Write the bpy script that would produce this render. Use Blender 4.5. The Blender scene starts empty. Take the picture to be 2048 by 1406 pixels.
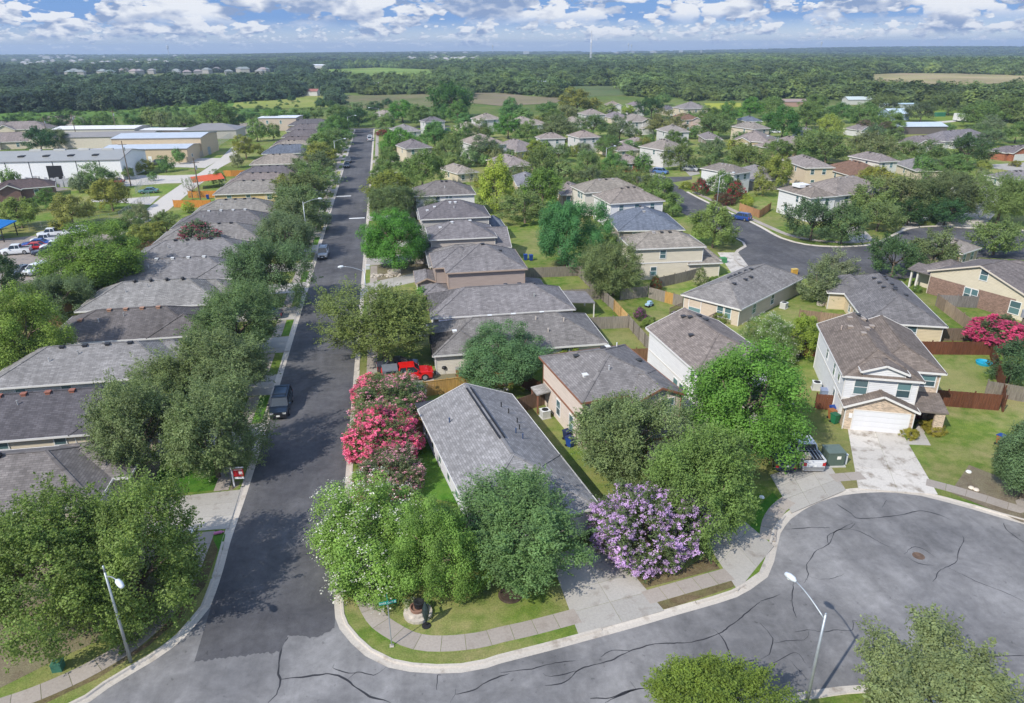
import bpy, math, random
import numpy as np
from mathutils import Vector, Matrix
SC = bpy.context.scene
# ------------------------------------------------------------------ camera
F, CX, CY, EYE = 1420., 1024., 703., 34.5
_p = math.atan((CY-93.)/F); _r = math.radians(.36); _w = math.radians(9.56)
cf = (math.sin(_w)*math.cos(_p), math.cos(_w)*math.cos(_p), -math.sin(_p))
_R = (math.cos(_w), -math.sin(_w), 0.)
_U = (_R[1]*cf[2]-_R[2]*cf[1], _R[2]*cf[0]-_R[0]*cf[2], _R[0]*cf[1]-_R[1]*cf[0])
_c, _s = math.cos(_r), math.sin(_r)
cr = tuple(_c*_R[i]-_s*_U[i] for i in range(3)); cu = tuple(_s*_R[i]+_c*_U[i] for i in range(3))
cam = bpy.data.objects.new('camera', bpy.data.cameras.new('camera')); SC.collection.objects.link(cam)
cam.matrix_world = Matrix(((cr[0], cu[0], -cf[0], 0), (cr[1], cu[1], -cf[1], 0), (cr[2], cu[2], -cf[2], EYE), (0, 0, 0, 1)))
cam.data.sensor_width = 36; cam.data.lens = F/2048*36; cam.data.clip_end = 40000; cam.data.clip_start = .5
SC.camera = cam
# ------------------------------------------------------------------ sky, sun, exposure
SUN_EL = 42.; SX, SY = .80, .60            # shadows fall towards (+SX, +SY)
W = bpy.data.worlds.new('World'); SC.world = W; W.use_nodes = True
def world_nodes():
    nt = W.node_tree; N = nt.nodes; L = nt.links; N.clear()
    out = N.new('ShaderNodeOutputWorld'); bg = N.new('ShaderNodeBackground'); bg.inputs[1].default_value = .15
    L.new(bg.outputs[0], out.inputs[0])
    sky = N.new('ShaderNodeTexSky'); sky.sky_type = 'NISHITA'; sky.sun_disc = False
    sky.sun_elevation = math.radians(SUN_EL); sky.sun_rotation = math.atan2(-SX, -SY) % (2*math.pi)
    sky.altitude = 200; sky.air_density = 1.0; sky.dust_density = .6; sky.ozone_density = 1.6
    tc = N.new('ShaderNodeTexCoord')
    sep = N.new('ShaderNodeSeparateXYZ'); L.new(tc.outputs['Generated'], sep.inputs[0])
    def M(op, a, b=None, c=None, cl=False):
        n = N.new('ShaderNodeMath'); n.operation = op; n.use_clamp = cl
        for i, v in enumerate((a, b, c)):
            if v is None: continue
            if isinstance(v, (int, float)): n.inputs[i].default_value = v
            else: L.new(v, n.inputs[i])
        return n.outputs[0]
    def ramp(v, a, b):
        n = N.new('ShaderNodeMapRange'); n.interpolation_type = 'SMOOTHSTEP'; L.new(v, n.inputs[0])
        n.inputs[1].default_value = a; n.inputs[2].default_value = b; return n.outputs[0]
    z = sep.outputs[2]
    def noise(A, B, off, dz=0., dx=0., det=6, rough=.55):
        cb = N.new('ShaderNodeCombineXYZ')
        L.new(M('MULTIPLY_ADD', sep.outputs[0], A, off+dx), cb.inputs[0]); L.new(M('MULTIPLY', sep.outputs[1], A), cb.inputs[1])
        L.new(M('MULTIPLY_ADD', z, B, dz*B+off*.37), cb.inputs[2])
        n = N.new('ShaderNodeTexNoise'); n.noise_dimensions = '3D'
        n.inputs['Scale'].default_value = 1; n.inputs['Detail'].default_value = det; n.inputs['Roughness'].default_value = rough
        L.new(cb.outputs[0], n.inputs['Vector'])
        v = N.new('ShaderNodeTexNoise'); v.inputs['Scale'].default_value = 2.3; v.inputs['Detail'].default_value = 3; v.inputs['Roughness'].default_value = .5; L.new(cb.outputs[0], v.inputs['Vector'])
        return M('MULTIPLY_ADD', M('SUBTRACT', M('ABSOLUTE', M('SUBTRACT', v.outputs[0], .5)), .06), .75, n.outputs[0])
    def layer(A, B, off, lo, hi, sh, amp):
        d = noise(A, B, off); e = noise(A, B, off, dz=sh, dx=.12)
        a = ramp(d, lo, hi)
        lit = M('SUBTRACT', M('MULTIPLY_ADD', M('SUBTRACT', d, e), amp, .54), M('MULTIPLY', M('SUBTRACT', d, .52), 2.2), cl=True)
        return a, lit
    # overhead plane-projected cloud field
    def over():
        zz = M('MAXIMUM', z, .05)
        cb = N.new('ShaderNodeCombineXYZ'); L.new(M('DIVIDE', sep.outputs[0], zz), cb.inputs[0]); L.new(M('DIVIDE', sep.outputs[1], zz), cb.inputs[1])
        n = N.new('ShaderNodeTexNoise'); n.inputs['Scale'].default_value = 1.1; n.inputs['Detail'].default_value = 7; n.inputs['Roughness'].default_value = .56
        L.new(cb.outputs[0], n.inputs['Vector']); return ramp(n.outputs[0], .50, .60), M('MULTIPLY_ADD', n.outputs[0], -2.2, 2.1, cl=True)
    l0 = layer(7.5, 17, 3.1, .455, .49, .0150, 6.5)     # tall cumulus near the top of the frame
    l1 = layer(17, 40, 9.7, .50, .535, .0065, 6.5)    # middle distance
    l2 = layer(36, 95, 5.3, .53, .57, .0028, 6.)    # small ones over the horizon
    lo_ = over()
    def msk(a, b, v): return M('MULTIPLY', v, ramp(z, a, b))
    def inv(v): return M('SUBTRACT', 1, v)
    a0 = M('MULTIPLY', l0[0], ramp(z, .020, .040)); a0 = M('MULTIPLY', a0, inv(ramp(z, .16, .24)))
    a1 = M('MULTIPLY', M('MULTIPLY', l1[0], ramp(z, .006, .016)), inv(ramp(z, .045, .07)))
    a2 = M('MULTIPLY', M('MULTIPLY', M('MULTIPLY', l2[0], ramp(z, -.003, .003)), inv(ramp(z, .018, .03))), .8)
    ao = M('MULTIPLY', M('MULTIPLY', lo_[0], ramp(z, .13, .25)), .8)
    def mix(f, a, b):
        n = N.new('ShaderNodeMix'); n.data_type = 'RGBA'
        if isinstance(f, float): n.inputs[0].default_value = f
        else: L.new(f, n.inputs[0])
        for i, v in ((6, a), (7, b)):
            if isinstance(v, tuple): n.inputs[i].default_value = (*v, 1)
            else: L.new(v, n.inputs[i])
        return n.outputs[2]
    col = sky.outputs[0]
    # thin pale air low over the land
    col = mix(M('MULTIPLY', inv(ramp(z, -.01, .04)), .8), col, (1.45, 2.2, 3.75))
    col = mix(M('MULTIPLY', ramp(z, -.005, .035), .93), col, (.72, 1.6, 3.5))
    dark, lite = (1.4, 1.9, 3.0), (4.3, 4.45, 4.75)
    for a, lit in ((ao, lo_[1]), (a2, l2[1]), (a1, l1[1]), (a0, l0[1])):
        col = mix(a, col, mix(lit, dark, lite) if a is not ao else mix(lit, (4., 4.6, 6.), (9., 9.3, 9.8)))
    L.new(col, bg.inputs[0])
world_nodes()
sun = bpy.data.objects.new('sun', bpy.data.lights.new('sun', 'SUN')); SC.collection.objects.link(sun)
sun.data.energy = 3.55; sun.data.angle = math.radians(.53); sun.data.color = (1, .95, .86)
_e = math.radians(SUN_EL)
sun.rotation_euler = Vector((SX*math.cos(_e), SY*math.cos(_e), -math.sin(_e))).to_track_quat('-Z', 'Y').to_euler()
sun.location = (-40, -30, 60)
SC.view_settings.view_transform = 'Standard'; SC.view_settings.look = 'None'; SC.view_settings.gamma = 1
SC.view_settings.use_curve_mapping = False; SC.view_settings.exposure = .42
SC.cycles.max_bounces = 5; SC.cycles.diffuse_bounces = 3; SC.cycles.glossy_bounces = 2; SC.cycles.transmission_bounces = 3
SC.cycles.volume_bounces = 0; SC.cycles.transparent_max_bounces = 6; SC.cycles.use_adaptive_sampling = True
SC.cycles.caustics_reflective = False; SC.cycles.caustics_refractive = False; SC.cycles.use_denoising = True
SC.cycles.sample_clamp_indirect = 4

# ------------------------------------------------------------------ helpers
def ray(x, y):
    a = (x-CX)/F; b = -(y-CY)/F
    return [cf[i]+a*cr[i]+b*cu[i] for i in range(3)]
def G(x, y, z=0.):                          # where a photo pixel meets the plane at height z
    d = ray(x, y); t = (z-EYE)/d[2]
    return (d[0]*t, d[1]*t)
def P(X, Y, Z=0.):
    v = (X, Y, Z-EYE); dot = lambda a: sum(a[i]*v[i] for i in range(3)); k = dot(cf)
    if k < 1: return (-9999, -9999)
    return (CX+F*dot(cr)/k, CY-F*dot(cu)/k)
def depth(X, Y, Z=0.): return sum(cf[i]*(X, Y, Z-EYE)[i] for i in range(3))
COL = SC.collection
def link(o, parent=None, loc=None, rz=None):
    COL.objects.link(o)
    if parent is not None: o.parent = parent
    if loc is not None: o.location = loc
    if rz is not None: o.rotation_euler = (0, 0, rz)
    return o
def tag(o, label=None, cat=None, group=None, kind=None):
    for k, v in (('label', label), ('category', cat), ('group', group), ('kind', kind)):
        if v: o[k] = v
    return o
def empty(name, loc, rz=0., label=None, cat=None, group=None):
    o = bpy.data.objects.new(name, None); o.empty_display_size = .3
    link(o, None, loc, rz); return tag(o, label, cat, group)
class MB:
    def __init__(s): s.v = []; s.f = []; s.m = []; s.uv = {}
    def face(s, pts, m=0, uv=None):
        i = len(s.v); s.v += [tuple(p) for p in pts]; s.f.append(tuple(range(i, i+len(pts)))); s.m.append(m)
        if uv: s.uv[len(s.f)-1] = uv
    def box(s, x0, y0, z0, x1, y1, z1, m=0, bottom=True):
        i = len(s.v)
        s.v += [(x0, y0, z0), (x1, y0, z0), (x1, y1, z0), (x0, y1, z0), (x0, y0, z1), (x1, y0, z1), (x1, y1, z1), (x0, y1, z1)]
        fs = [(4, 5, 6, 7), (0, 1, 5, 4), (1, 2, 6, 5), (2, 3, 7, 6), (3, 0, 4, 7)] + ([(3, 2, 1, 0)] if bottom else [])
        for f in fs: s.f.append(tuple(i+k for k in f)); s.m.append(m)
    def bar(s, a, b, w, h, m=0):             # box along a segment
        a = Vector(a); b = Vector(b); d = (b-a).normalized(); up = Vector((0, 0, 1))
        if abs(d.z) > .95: up = Vector((0, 1, 0))
        x = d.cross(up).normalized()*w/2; y = x.cross(d).normalized()*h/2; i = len(s.v)
        for p in (a, b):
            for q in (-x-y, x-y, x+y, -x+y): s.v.append(tuple(p+q))
        for f in ((3, 2, 1, 0), (4, 5, 6, 7), (0, 1, 5, 4), (1, 2, 6, 5), (2, 3, 7, 6), (3, 0, 4, 7)): s.f.append(tuple(i+k for k in f)); s.m.append(m)
    def tube(s, pts, rad, n=8, m=0, cap=True):
        i0 = len(s.v); P_ = [Vector(p) for p in pts]
        for k, p in enumerate(P_):
            d = (P_[min(k+1, len(P_)-1)]-P_[max(k-1, 0)]).normalized()
            up = Vector((0, 0, 1)) if abs(d.z) < .9 else Vector((1, 0, 0))
            x = d.cross(up).normalized(); y = x.cross(d); r = rad[k] if isinstance(rad, (list, tuple)) else rad
            for j in range(n):
                t = 2*math.pi*j/n; s.v.append(tuple(p+x*math.cos(t)*r+y*math.sin(t)*r))
        for k in range(len(P_)-1):
            for j in range(n):
                a = i0+k*n+j; b = i0+k*n+(j+1) % n; s.f.append((a, b, b+n, a+n)); s.m.append(m)
        if cap:
            s.f.append(tuple(i0+j for j in reversed(range(n)))); s.m.append(m)
            e = i0+(len(P_)-1)*n; s.f.append(tuple(e+j for j in range(n))); s.m.append(m)
    def lathe(s, prof, n=16, m=0, c=(0, 0)):
        i0 = len(s.v)
        for r, z in prof:
            for j in range(n):
                t = 2*math.pi*j/n; s.v.append((c[0]+r*math.cos(t), c[1]+r*math.sin(t), z))
        for k in range(len(prof)-1):
            for j in range(n):
                a = i0+k*n+j; b = i0+k*n+(j+1) % n; s.f.append((a, b, b+n, a+n)); s.m.append(m)
        e = i0+(len(prof)-1)*n; s.f.append(tuple(e+j for j in range(n))); s.m.append(m)
    def mesh(s, name, mats, smooth=False):
        me = bpy.data.meshes.new(name); me.from_pydata(s.v, [], s.f)
        for m in (mats if isinstance(mats, (list, tuple)) else [mats]): me.materials.append(m)
        if len(me.materials) > 1: me.polygons.foreach_set('material_index', s.m)
        if s.uv:
            ul = me.uv_layers.new(name='UVMap')
            for k, uvs in s.uv.items():
                for li, u in zip(me.polygons[k].loop_indices, uvs): ul.data[li].uv = u
        if smooth: me.polygons.foreach_set('use_smooth', [True]*len(me.polygons))
        me.update(); return me
    def build(s, name, mats, parent=None, loc=None, rz=None, smooth=False):
        return link(bpy.data.objects.new(name, s.mesh(name, mats, smooth)), parent, loc, rz)
def inst(name, me, parent=None, loc=None, rz=None, color=None, scale=None):
    o = bpy.data.objects.new(name, me); link(o, parent, loc, rz)
    if color: o.color = (*color, 1)
    if scale: o.scale = scale
    return o
def copy_tree(o, parent=None):
    c = o.copy(); COL.objects.link(c); c.parent = parent
    for ch in o.children: copy_tree(ch, c)
    return c
def smooth_path(pts, step=1.0):
    pts = [Vector((*p[:2], 0)) for p in pts]; out = []
    for i in range(len(pts)-1):
        p0 = pts[max(i-1, 0)]; p1 = pts[i]; p2 = pts[i+1]; p3 = pts[min(i+2, len(pts)-1)]
        n = max(1, int((p2-p1).length/step))
        for k in range(n):
            t = k/n; out.append(.5*((2*p1)+(-p0+p2)*t+(2*p0-5*p1+4*p2-p3)*t*t+(-p0+3*p1-3*p2+p3)*t*t*t))
    out.append(pts[-1]); return [(p.x, p.y) for p in out]
def offset(path, d):
    out = []
    for i, p in enumerate(path):
        a = path[max(i-1, 0)]; b = path[min(i+1, len(path)-1)]
        dx, dy = b[0]-a[0], b[1]-a[1]; l = math.hypot(dx, dy) or 1
        out.append((p[0]-dy/l*d, p[1]+dx/l*d))
    return out
def pl(*px, z=0.): return [G(px[i], px[i+1], z) for i in range(0, len(px), 2)]
def tile(x0, y0, s, *uv): return [(x0+uv[i]/s, y0+uv[i+1]/s) for i in range(0, len(uv), 2)]
def inpoly(x, y, poly):
    c = False; j = len(poly)-1
    for i in range(len(poly)):
        xi, yi = poly[i]; xj, yj = poly[j]
        if (yi > y) != (yj > y) and x < (xj-xi)*(y-yi)/(yj-yi)+xi: c = not c
        j = i
    return c

# ------------------------------------------------------------------ materials
class NM:
    def __init__(s, name, rough=.9, spec=.2):
        s.mat = bpy.data.materials.new(name); s.mat.use_nodes = True; s.nt = s.mat.node_tree; s.N = s.nt.nodes; s.L = s.nt.links
        s.b = s.N['Principled BSDF']; s.b.inputs['Roughness'].default_value = rough; s.b.inputs['Specular IOR Level'].default_value = spec
    def n(s, t, **kw):
        x = s.N.new(t)
        for k, v in kw.items(): setattr(x, k, v)
        return x
    def co(s, kind='pos', scale=None):
        if kind == 'pos': o = s.n('ShaderNodeNewGeometry').outputs['Position']
        elif kind == 'uv': o = s.n('ShaderNodeTexCoord').outputs['UV']
        else: o = s.n('ShaderNodeTexCoord').outputs['Object']
        if scale:
            m = s.n('ShaderNodeMapping'); s.L.new(o, m.inputs[0]); m.inputs['Scale'].default_value = scale; o = m.outputs[0]
        return o
    def noise(s, co, scale, det=4, rough=.55, dist=0):
        x = s.n('ShaderNodeTexNoise'); s.L.new(co, x.inputs['Vector']); x.inputs['Scale'].default_value = scale
        x.inputs['Detail'].default_value = det; x.inputs['Roughness'].default_value = rough; x.inputs['Distortion'].default_value = dist
        return x.outputs[0]
    def rng(s, v, a, b, c=0., d=1.):
        x = s.n('ShaderNodeMapRange'); s.L.new(v, x.inputs[0])
        for i, q in enumerate((a, b, c, d)): x.inputs[i+1].default_value = q
        return x.outputs[0]
    def mix(s, f, a, b, mode='MIX'):
        x = s.n('ShaderNodeMix', data_type='RGBA', blend_type=mode)
        for i, v in ((0, f), (6, a), (7, b)):
            if isinstance(v, (int, float)): x.inputs[i].default_value = v
            elif isinstance(v, tuple): x.inputs[i].default_value = (*v, 1)
            else: s.L.new(v, x.inputs[i])
        return x.outputs[2]
    def mul(s, c, v):                      # colour times scalar
        x = s.n('ShaderNodeVectorMath', operation='SCALE')
        if isinstance(c, tuple): x.inputs[0].default_value = c
        else: s.L.new(c, x.inputs[0])
        s.L.new(v, x.inputs['Scale']); return x.outputs[0]
    def math(s, op, a, b=None):
        x = s.n('ShaderNodeMath', operation=op)
        for i, v in enumerate((a, b)):
            if v is None: continue
            if isinstance(v, (int, float)): x.inputs[i].default_value = v
            else: s.L.new(v, x.inputs[i])
        return x.outputs[0]
    def ocol(s): return s.n('ShaderNodeObjectInfo').outputs['Color']
    def out(s, c, h=None, bs=.3, bd=.02):
        if isinstance(c, tuple): s.b.inputs['Base Color'].default_value = (*c, 1)
        else: s.L.new(c, s.b.inputs['Base Color'])
        if h is not None:
            x = s.n('ShaderNodeBump'); x.inputs['Strength'].default_value = bs; x.inputs['Distance'].default_value = bd
            s.L.new(h, x.inputs['Height']); s.L.new(x.outputs[0], s.b.inputs['Normal'])
        return s.mat
def plain(name, c, rough=.6, spec=.3, metal=0., var=.12):
    m = NM(name, rough, spec); m.b.inputs['Metallic'].default_value = metal
    n = m.noise(m.co('obj'), 3.1, 4); return m.out(m.mul(c, m.rng(n, .25, .75, 1-var, 1+var)))
def objcol(name, rough=.6, spec=.3, var=.1, sc=2., metal=0., coat=0.):
    m = NM(name, rough, spec); m.b.inputs['Metallic'].default_value = metal; m.b.inputs['Coat Weight'].default_value = coat
    n = m.noise(m.co('obj'), sc, 4); return m.out(m.mul(m.ocol(), m.rng(n, .25, .75, 1-var, 1+var)))
def mk_roof():
    m = NM('shingles', .92, .15); uv = m.co('uv')
    br = m.n('ShaderNodeTexBrick'); m.L.new(uv, br.inputs['Vector']); br.offset = .5
    br.inputs['Color1'].default_value = (.80, .80, .80, 1); br.inputs['Color2'].default_value = (1.2, 1.2, 1.2, 1); br.inputs['Mortar'].default_value = (.66, .66, .66, 1)
    br.inputs['Scale'].default_value = 1; br.inputs['Mortar Size'].default_value = .02; br.inputs['Brick Width'].default_value = .5; br.inputs['Row Height'].default_value = .21
    n1 = m.noise(uv, 1.4, 5, .6); n2 = m.noise(m.co('uv', (1.1, .12, 1)), 1.6, 4)
    n3 = m.noise(m.co('pos'), .22, 3); c = m.mix(1., m.ocol(), br.outputs['Color'], 'MULTIPLY')
    c = m.mix(1., c, (1.07, 1.045, 1.02), 'MULTIPLY'); c = m.mul(c, m.rng(n1, .3, .7, .88, 1.10)); c = m.mul(c, m.rng(n2, .32, .68, .82, 1.10)); c = m.mul(c, m.rng(n3, .3, .7, .9, 1.1))
    return m.out(c, br.outputs['Color'], .3, .015)
def mk_siding():
    m = NM('lap_siding', .6, .25); sp = m.n('ShaderNodeSeparateXYZ'); m.L.new(m.co('obj'), sp.inputs[0])
    h = m.math('FRACT', m.math('DIVIDE', sp.outputs[2], .19)); n = m.noise(m.co('obj', (.6, .6, 3)), 1.3, 4)
    c = m.mul(m.ocol(), m.rng(n, .25, .75, .91, 1.06)); c = m.mul(c, m.rng(h, .0, .14, .70, 1.))  # shadow line of each lap is painted into the colour
    return m.out(c, h, .9, -.03)
def mk_brick():
    m = NM('brickwork', .85, .15); o = m.co('obj'); sp = m.n('ShaderNodeSeparateXYZ'); m.L.new(o, sp.inputs[0])
    cb = m.n('ShaderNodeCombineXYZ'); m.L.new(m.math('ADD', sp.outputs[0], sp.outputs[1]), cb.inputs[0]); m.L.new(sp.outputs[2], cb.inputs[1])
    br = m.n('ShaderNodeTexBrick'); m.L.new(cb.outputs[0], br.inputs['Vector']); br.inputs['Scale'].default_value = 1
    br.inputs['Color1'].default_value = (.6, .6, .6, 1); br.inputs['Color2'].default_value = (1.35, 1.3, 1.25, 1); br.inputs['Mortar'].default_value = (1.5, 1.5, 1.45, 1)
    br.inputs['Brick Width'].default_value = .26; br.inputs['Row Height'].default_value = .09; br.inputs['Mortar Size'].default_value = .012
    c = m.mix(1., m.ocol(), br.outputs['Color'], 'MULTIPLY'); n = m.noise(o, 1.1, 4)
    return m.out(m.mul(c, m.rng(n, .3, .7, .88, 1.12)), br.outputs['Fac'], .4, -.01)
def mk_leaf(name, trans=.28, var=.26, hue=.3, big=0., tt=(1.15, 1.3, .55)):
    m = NM(name, .55, .25); at = m.n('ShaderNodeAttribute', attribute_name='lv'); lv = at.outputs['Fac']
    p = m.co('pos'); n1 = m.noise(p, .55, 3, .6); n2 = m.noise(p, .035, 3)
    c = m.mul(m.ocol(), m.rng(lv, 0, 1, 1-var, 1+var))
    if big: rd = m.n('ShaderNodeObjectInfo').outputs['Random']; c = m.mul(c, m.rng(rd, 0, 1, .7, 1.35)); c = m.mix(m.rng(m.math('FRACT', m.math('MULTIPLY', rd, 7.3)), .5, 1, 0, .6), c, m.mix(1., c, (1.3, 1.12, .8), 'MULTIPLY'))
    c = m.mul(c, m.rng(n1, .32, .68, .74, 1.30))
    if big: n3 = m.noise(m.co('pos', (.35, 1, 1)), .0045, 4, .6); c = m.mul(c, m.rng(n3, .36, .64, 1-big, 1+big))
    c = m.mix(m.rng(n2, .35, .65, 0, hue), c, m.mix(1., c, (1.18, 1.05, .72), 'MULTIPLY'))
    m.out(c); tr = m.n('ShaderNodeBsdfTranslucent'); m.L.new(m.mix(1., c, tt, 'MULTIPLY'), tr.inputs[0])
    mx = m.n('ShaderNodeMixShader'); mx.inputs[0].default_value = trans; m.L.new(m.b.outputs[0], mx.inputs[1]); m.L.new(tr.outputs[0], mx.inputs[2])
    m.L.new(mx.outputs[0], m.N['Material Output'].inputs[0]); return m.mat
def mk_grass(name, g1, g2, dry, amt=.45, sc=1.):
    m = NM(name, .95, .1); p = m.co('pos')
    a = m.noise(p, .09*sc, 5, .62); b = m.noise(p, .9*sc, 5, .65); d = m.noise(p, 9., 4, .7); e = m.noise(p, .03*sc, 4, .6, .5)
    c = m.mix(m.rng(b, .35, .65), g1, g2); c = m.mix(m.rng(m.math('ADD', a, m.math('MULTIPLY', b, .35)), (.58), (.80), 0, amt), c, dry)
    c = m.mul(c, m.rng(d, .25, .75, .62, 1.38)); c = m.mul(c, m.rng(e, .3, .7, .72, 1.25))
    return m.out(c, d, .6, .06)
def mk_asphalt(name, base, lite, wear, specks=.1):
    m = NM(name, .93, .12); p = m.co('pos'); a = m.noise(p, .12, 5, .6, .4); b = m.noise(p, 1.6, 5, .7); g = m.noise(p, 28., 3, .8)
    st = m.noise(m.co('pos', (.9, .05, 1)), 1., 4, .6); c = m.mix(m.rng(a, .35, .7, 0, wear), base, lite)
    q = m.noise(p, .33, 6, .7, 1.2); c = m.mul(c, m.rng(q, .30, .70, .80, 1.20)); sp = m.noise(p, 2.3, 2, .5); c = m.mul(c, m.rng(sp, .68, .74, 1., .72))
    c = m.mul(c, m.rng(b, .3, .7, .86, 1.14)); c = m.mul(c, m.rng(st, .3, .7, .9, 1.1)); c = m.mul(c, m.rng(g, .2, .8, 1-specks*3, 1+specks*3))
    return m.out(c, g, .4, .01)
def mk_conc(name, base, dirt=(.16, .12, .09), amt=.5, thr=.55):
    m = NM(name, .88, .2); p = m.co('pos'); a = m.noise(p, .8, 6, .68); b = m.noise(p, 7, 5, .7); n = m.n('ShaderNodeObjectInfo').outputs['Random']
    c = m.mix(m.rng(a, thr, thr+.16, 0, amt), base, dirt); c = m.mul(c, m.rng(b, .25, .75, .85, 1.13)); c = m.mul(c, m.rng(n, 0, 1, .90, 1.08))
    return m.out(c, b, .2, .01)
def mk_wood(name, sc=1.):
    m = NM(name, .85, .15); o = m.co('obj', (7., 7., .9)); n = m.noise(o, 1., 4, .6); r = m.n('ShaderNodeObjectInfo').outputs['Random']
    c = m.mul(m.ocol(), m.rng(n, .3, .7, .72, 1.25)); c = m.mul(c, m.rng(r, 0, 1, .88, 1.12)); return m.out(c, n, .3, .01)
M = dict(
    roof=mk_roof(), siding=mk_siding(), brick=mk_brick(), leaf=mk_leaf('leaves'), leaf2=mk_leaf('woodland_leaves', .2, .30, .5, .5), petal=mk_leaf('petals', .35, .22, 0., tt=(1., .95, 1.05)),
    lawn=mk_grass('lawn_grass', (.105, .165, .028), (.165, .215, .042), (.30, .26, .12), .85),
    lush=mk_grass('lush_grass', (.050, .150, .016), (.085, .205, .024), (.15, .22, .05), .5),
    yard=mk_grass('yard_grass', (.10, .175, .028), (.165, .23, .042), (.29, .26, .11), .75),
    dirt=mk_grass('bare_earth', (.17, .135, .095), (.25, .205, .15), (.20, .20, .10), .6),
    mulch=mk_grass('dry_litter', (.12, .085, .05), (.19, .145, .085), (.09, .11, .03), .45, 3.),
    land=mk_grass('rough_grass', (.085, .14, .032), (.13, .185, .04), (.21, .20, .075), .6, .25),
    road_new=mk_asphalt('new_asphalt', (.078, .077, .084), (.135, .132, .134), .9),
    road_old=mk_asphalt('old_asphalt', (.145, .142, .145), (.28, .27, .265), .95, .05),
    conc=mk_conc('concrete', (.40, .375, .34)), walk=mk_conc('pavement_concrete', (.36, .315, .275), amt=.35),
    stained=mk_conc('stained_concrete', (.56, .52, .47), (.17, .13, .09), .75, .50), kerb=mk_conc('kerb_concrete', (.52, .47, .41), (.20, .15, .11), .6, .54),
    lot=mk_conc('lot_surface', (.30, .255, .22), (.16, .15, .15), .5, .45), gravel_road=mk_conc('pale_road', (.55, .51, .46), (.40, .36, .30), .4),
    seal=plain('crack_sealant', (.035, .034, .038), .6), white=objcol('painted_trim', .5, .3, .04), wood=mk_wood('fence_wood'),
    bark=plain('bark', (.17, .13, .10), .95, .1, var=.3), metal=plain('galvanised_steel', (.42, .45, .48), .45, .5, .55), paint=objcol('car_paint', .28, .5, .03, 1., 0., .6),
    glass=plain('dark_glass', (.025, .035, .045), .08, .7), tyre=plain('tyre_rubber', (.02, .02, .021), .85), rim=plain('wheel_rim', (.38, .39, .40), .35, .5, .7),
    black=plain('black_plastic', (.022, .022, .024), .5), lampred=plain('red_lens', (.42, .02, .02), .2, .6), lampwhite=plain('clear_lens', (.75, .76, .74), .15, .6),
    any=objcol('painted_surface', .55, .3, .08), metalroof=objcol('metal_roofing', .45, .4, .06, .4), soil=plain('ringed_soil', (.06, .042, .03), .95, var=.4),
    stone=plain('pale_stone', (.45, .40, .34), .85, var=.3),
)
def mk_pane():
    m = NM('window_glass', .08, .7); o = m.n('ShaderNodeObjectInfo'); c = m.mix(m.rng(o.outputs['Random'], .2, .9), (.05, .085, .10), (.13, .24, .25))
    return m.out(c)
M['pane'] = mk_pane()
# ------------------------------------------------------------------ house kit
WHITE = (.60, .59, .575); CREAM = (.62, .54, .42); TAN = (.50, .40, .27); BEIGE = (.58, .50, .42); TAUPE = (.36, .31, .27); GREYW = (.42, .40, .38)
BRICK = (.24, .165, .13); RBRICK = (.30, .12, .07); PBRICK = (.46, .37, .29)
ROOF_G = (.215, .205, .205); ROOF_D = (.120, .115, .125); ROOF_B = (.200, .172, .150); ROOF_T = (.27, .24, .21); ROOF_BL = (.125, .145, .185); ROOF_BR = (.17, .105, .075)
_cache = {}
def pane_mesh(w, h):
    k = ('p', round(w, 2), round(h, 2))
    if k not in _cache:
        b = MB(); b.box(-w/2, -.012, -h/2, w/2, .012, h/2); _cache[k] = b.mesh('pane', M['pane'])
    return _cache[k]
def frame_mesh(w, h):
    k = ('f', round(w, 2), round(h, 2))
    if k not in _cache:
        b = MB(); t = .09
        b.box(-w/2-t, -.06, -h/2-t, -w/2, .0, h/2+t); b.box(w/2, -.06, -h/2-t, w/2+t, .0, h/2+t)
        b.box(-w/2, -.06, h/2, w/2, .0, h/2+t); b.box(-w/2, -.07, -h/2-t, w/2, .0, -h/2); b.box(-w/2, -.05, -.03, w/2, -.012, .03)
        _cache[k] = b.mesh('window', M['white'])
    return _cache[k]
def vent_mesh(kind):
    k = ('v', kind)
    if k not in _cache:
        b = MB()
        if kind == 'pipe': b.tube([(0, 0, -.1), (0, 0, .42)], .06, 8); b.tube([(0, 0, .42), (0, 0, .46)], .08, 8)
        elif kind == 'turbine': b.lathe([(.16, -.1), (.16, .12), (.24, .16), (.27, .28), (.2, .4), (.05, .44)], 12)
        else: b.box(-.2, -.2, -.1, .2, .2, .12); b.box(-.26, -.26, .12, .26, .26, .2)
        _cache[k] = b.mesh('roof_vent', M['any'])
    return _cache[k]
LAND = []                                   # (px, py, nick) landmarks for tree labels
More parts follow.
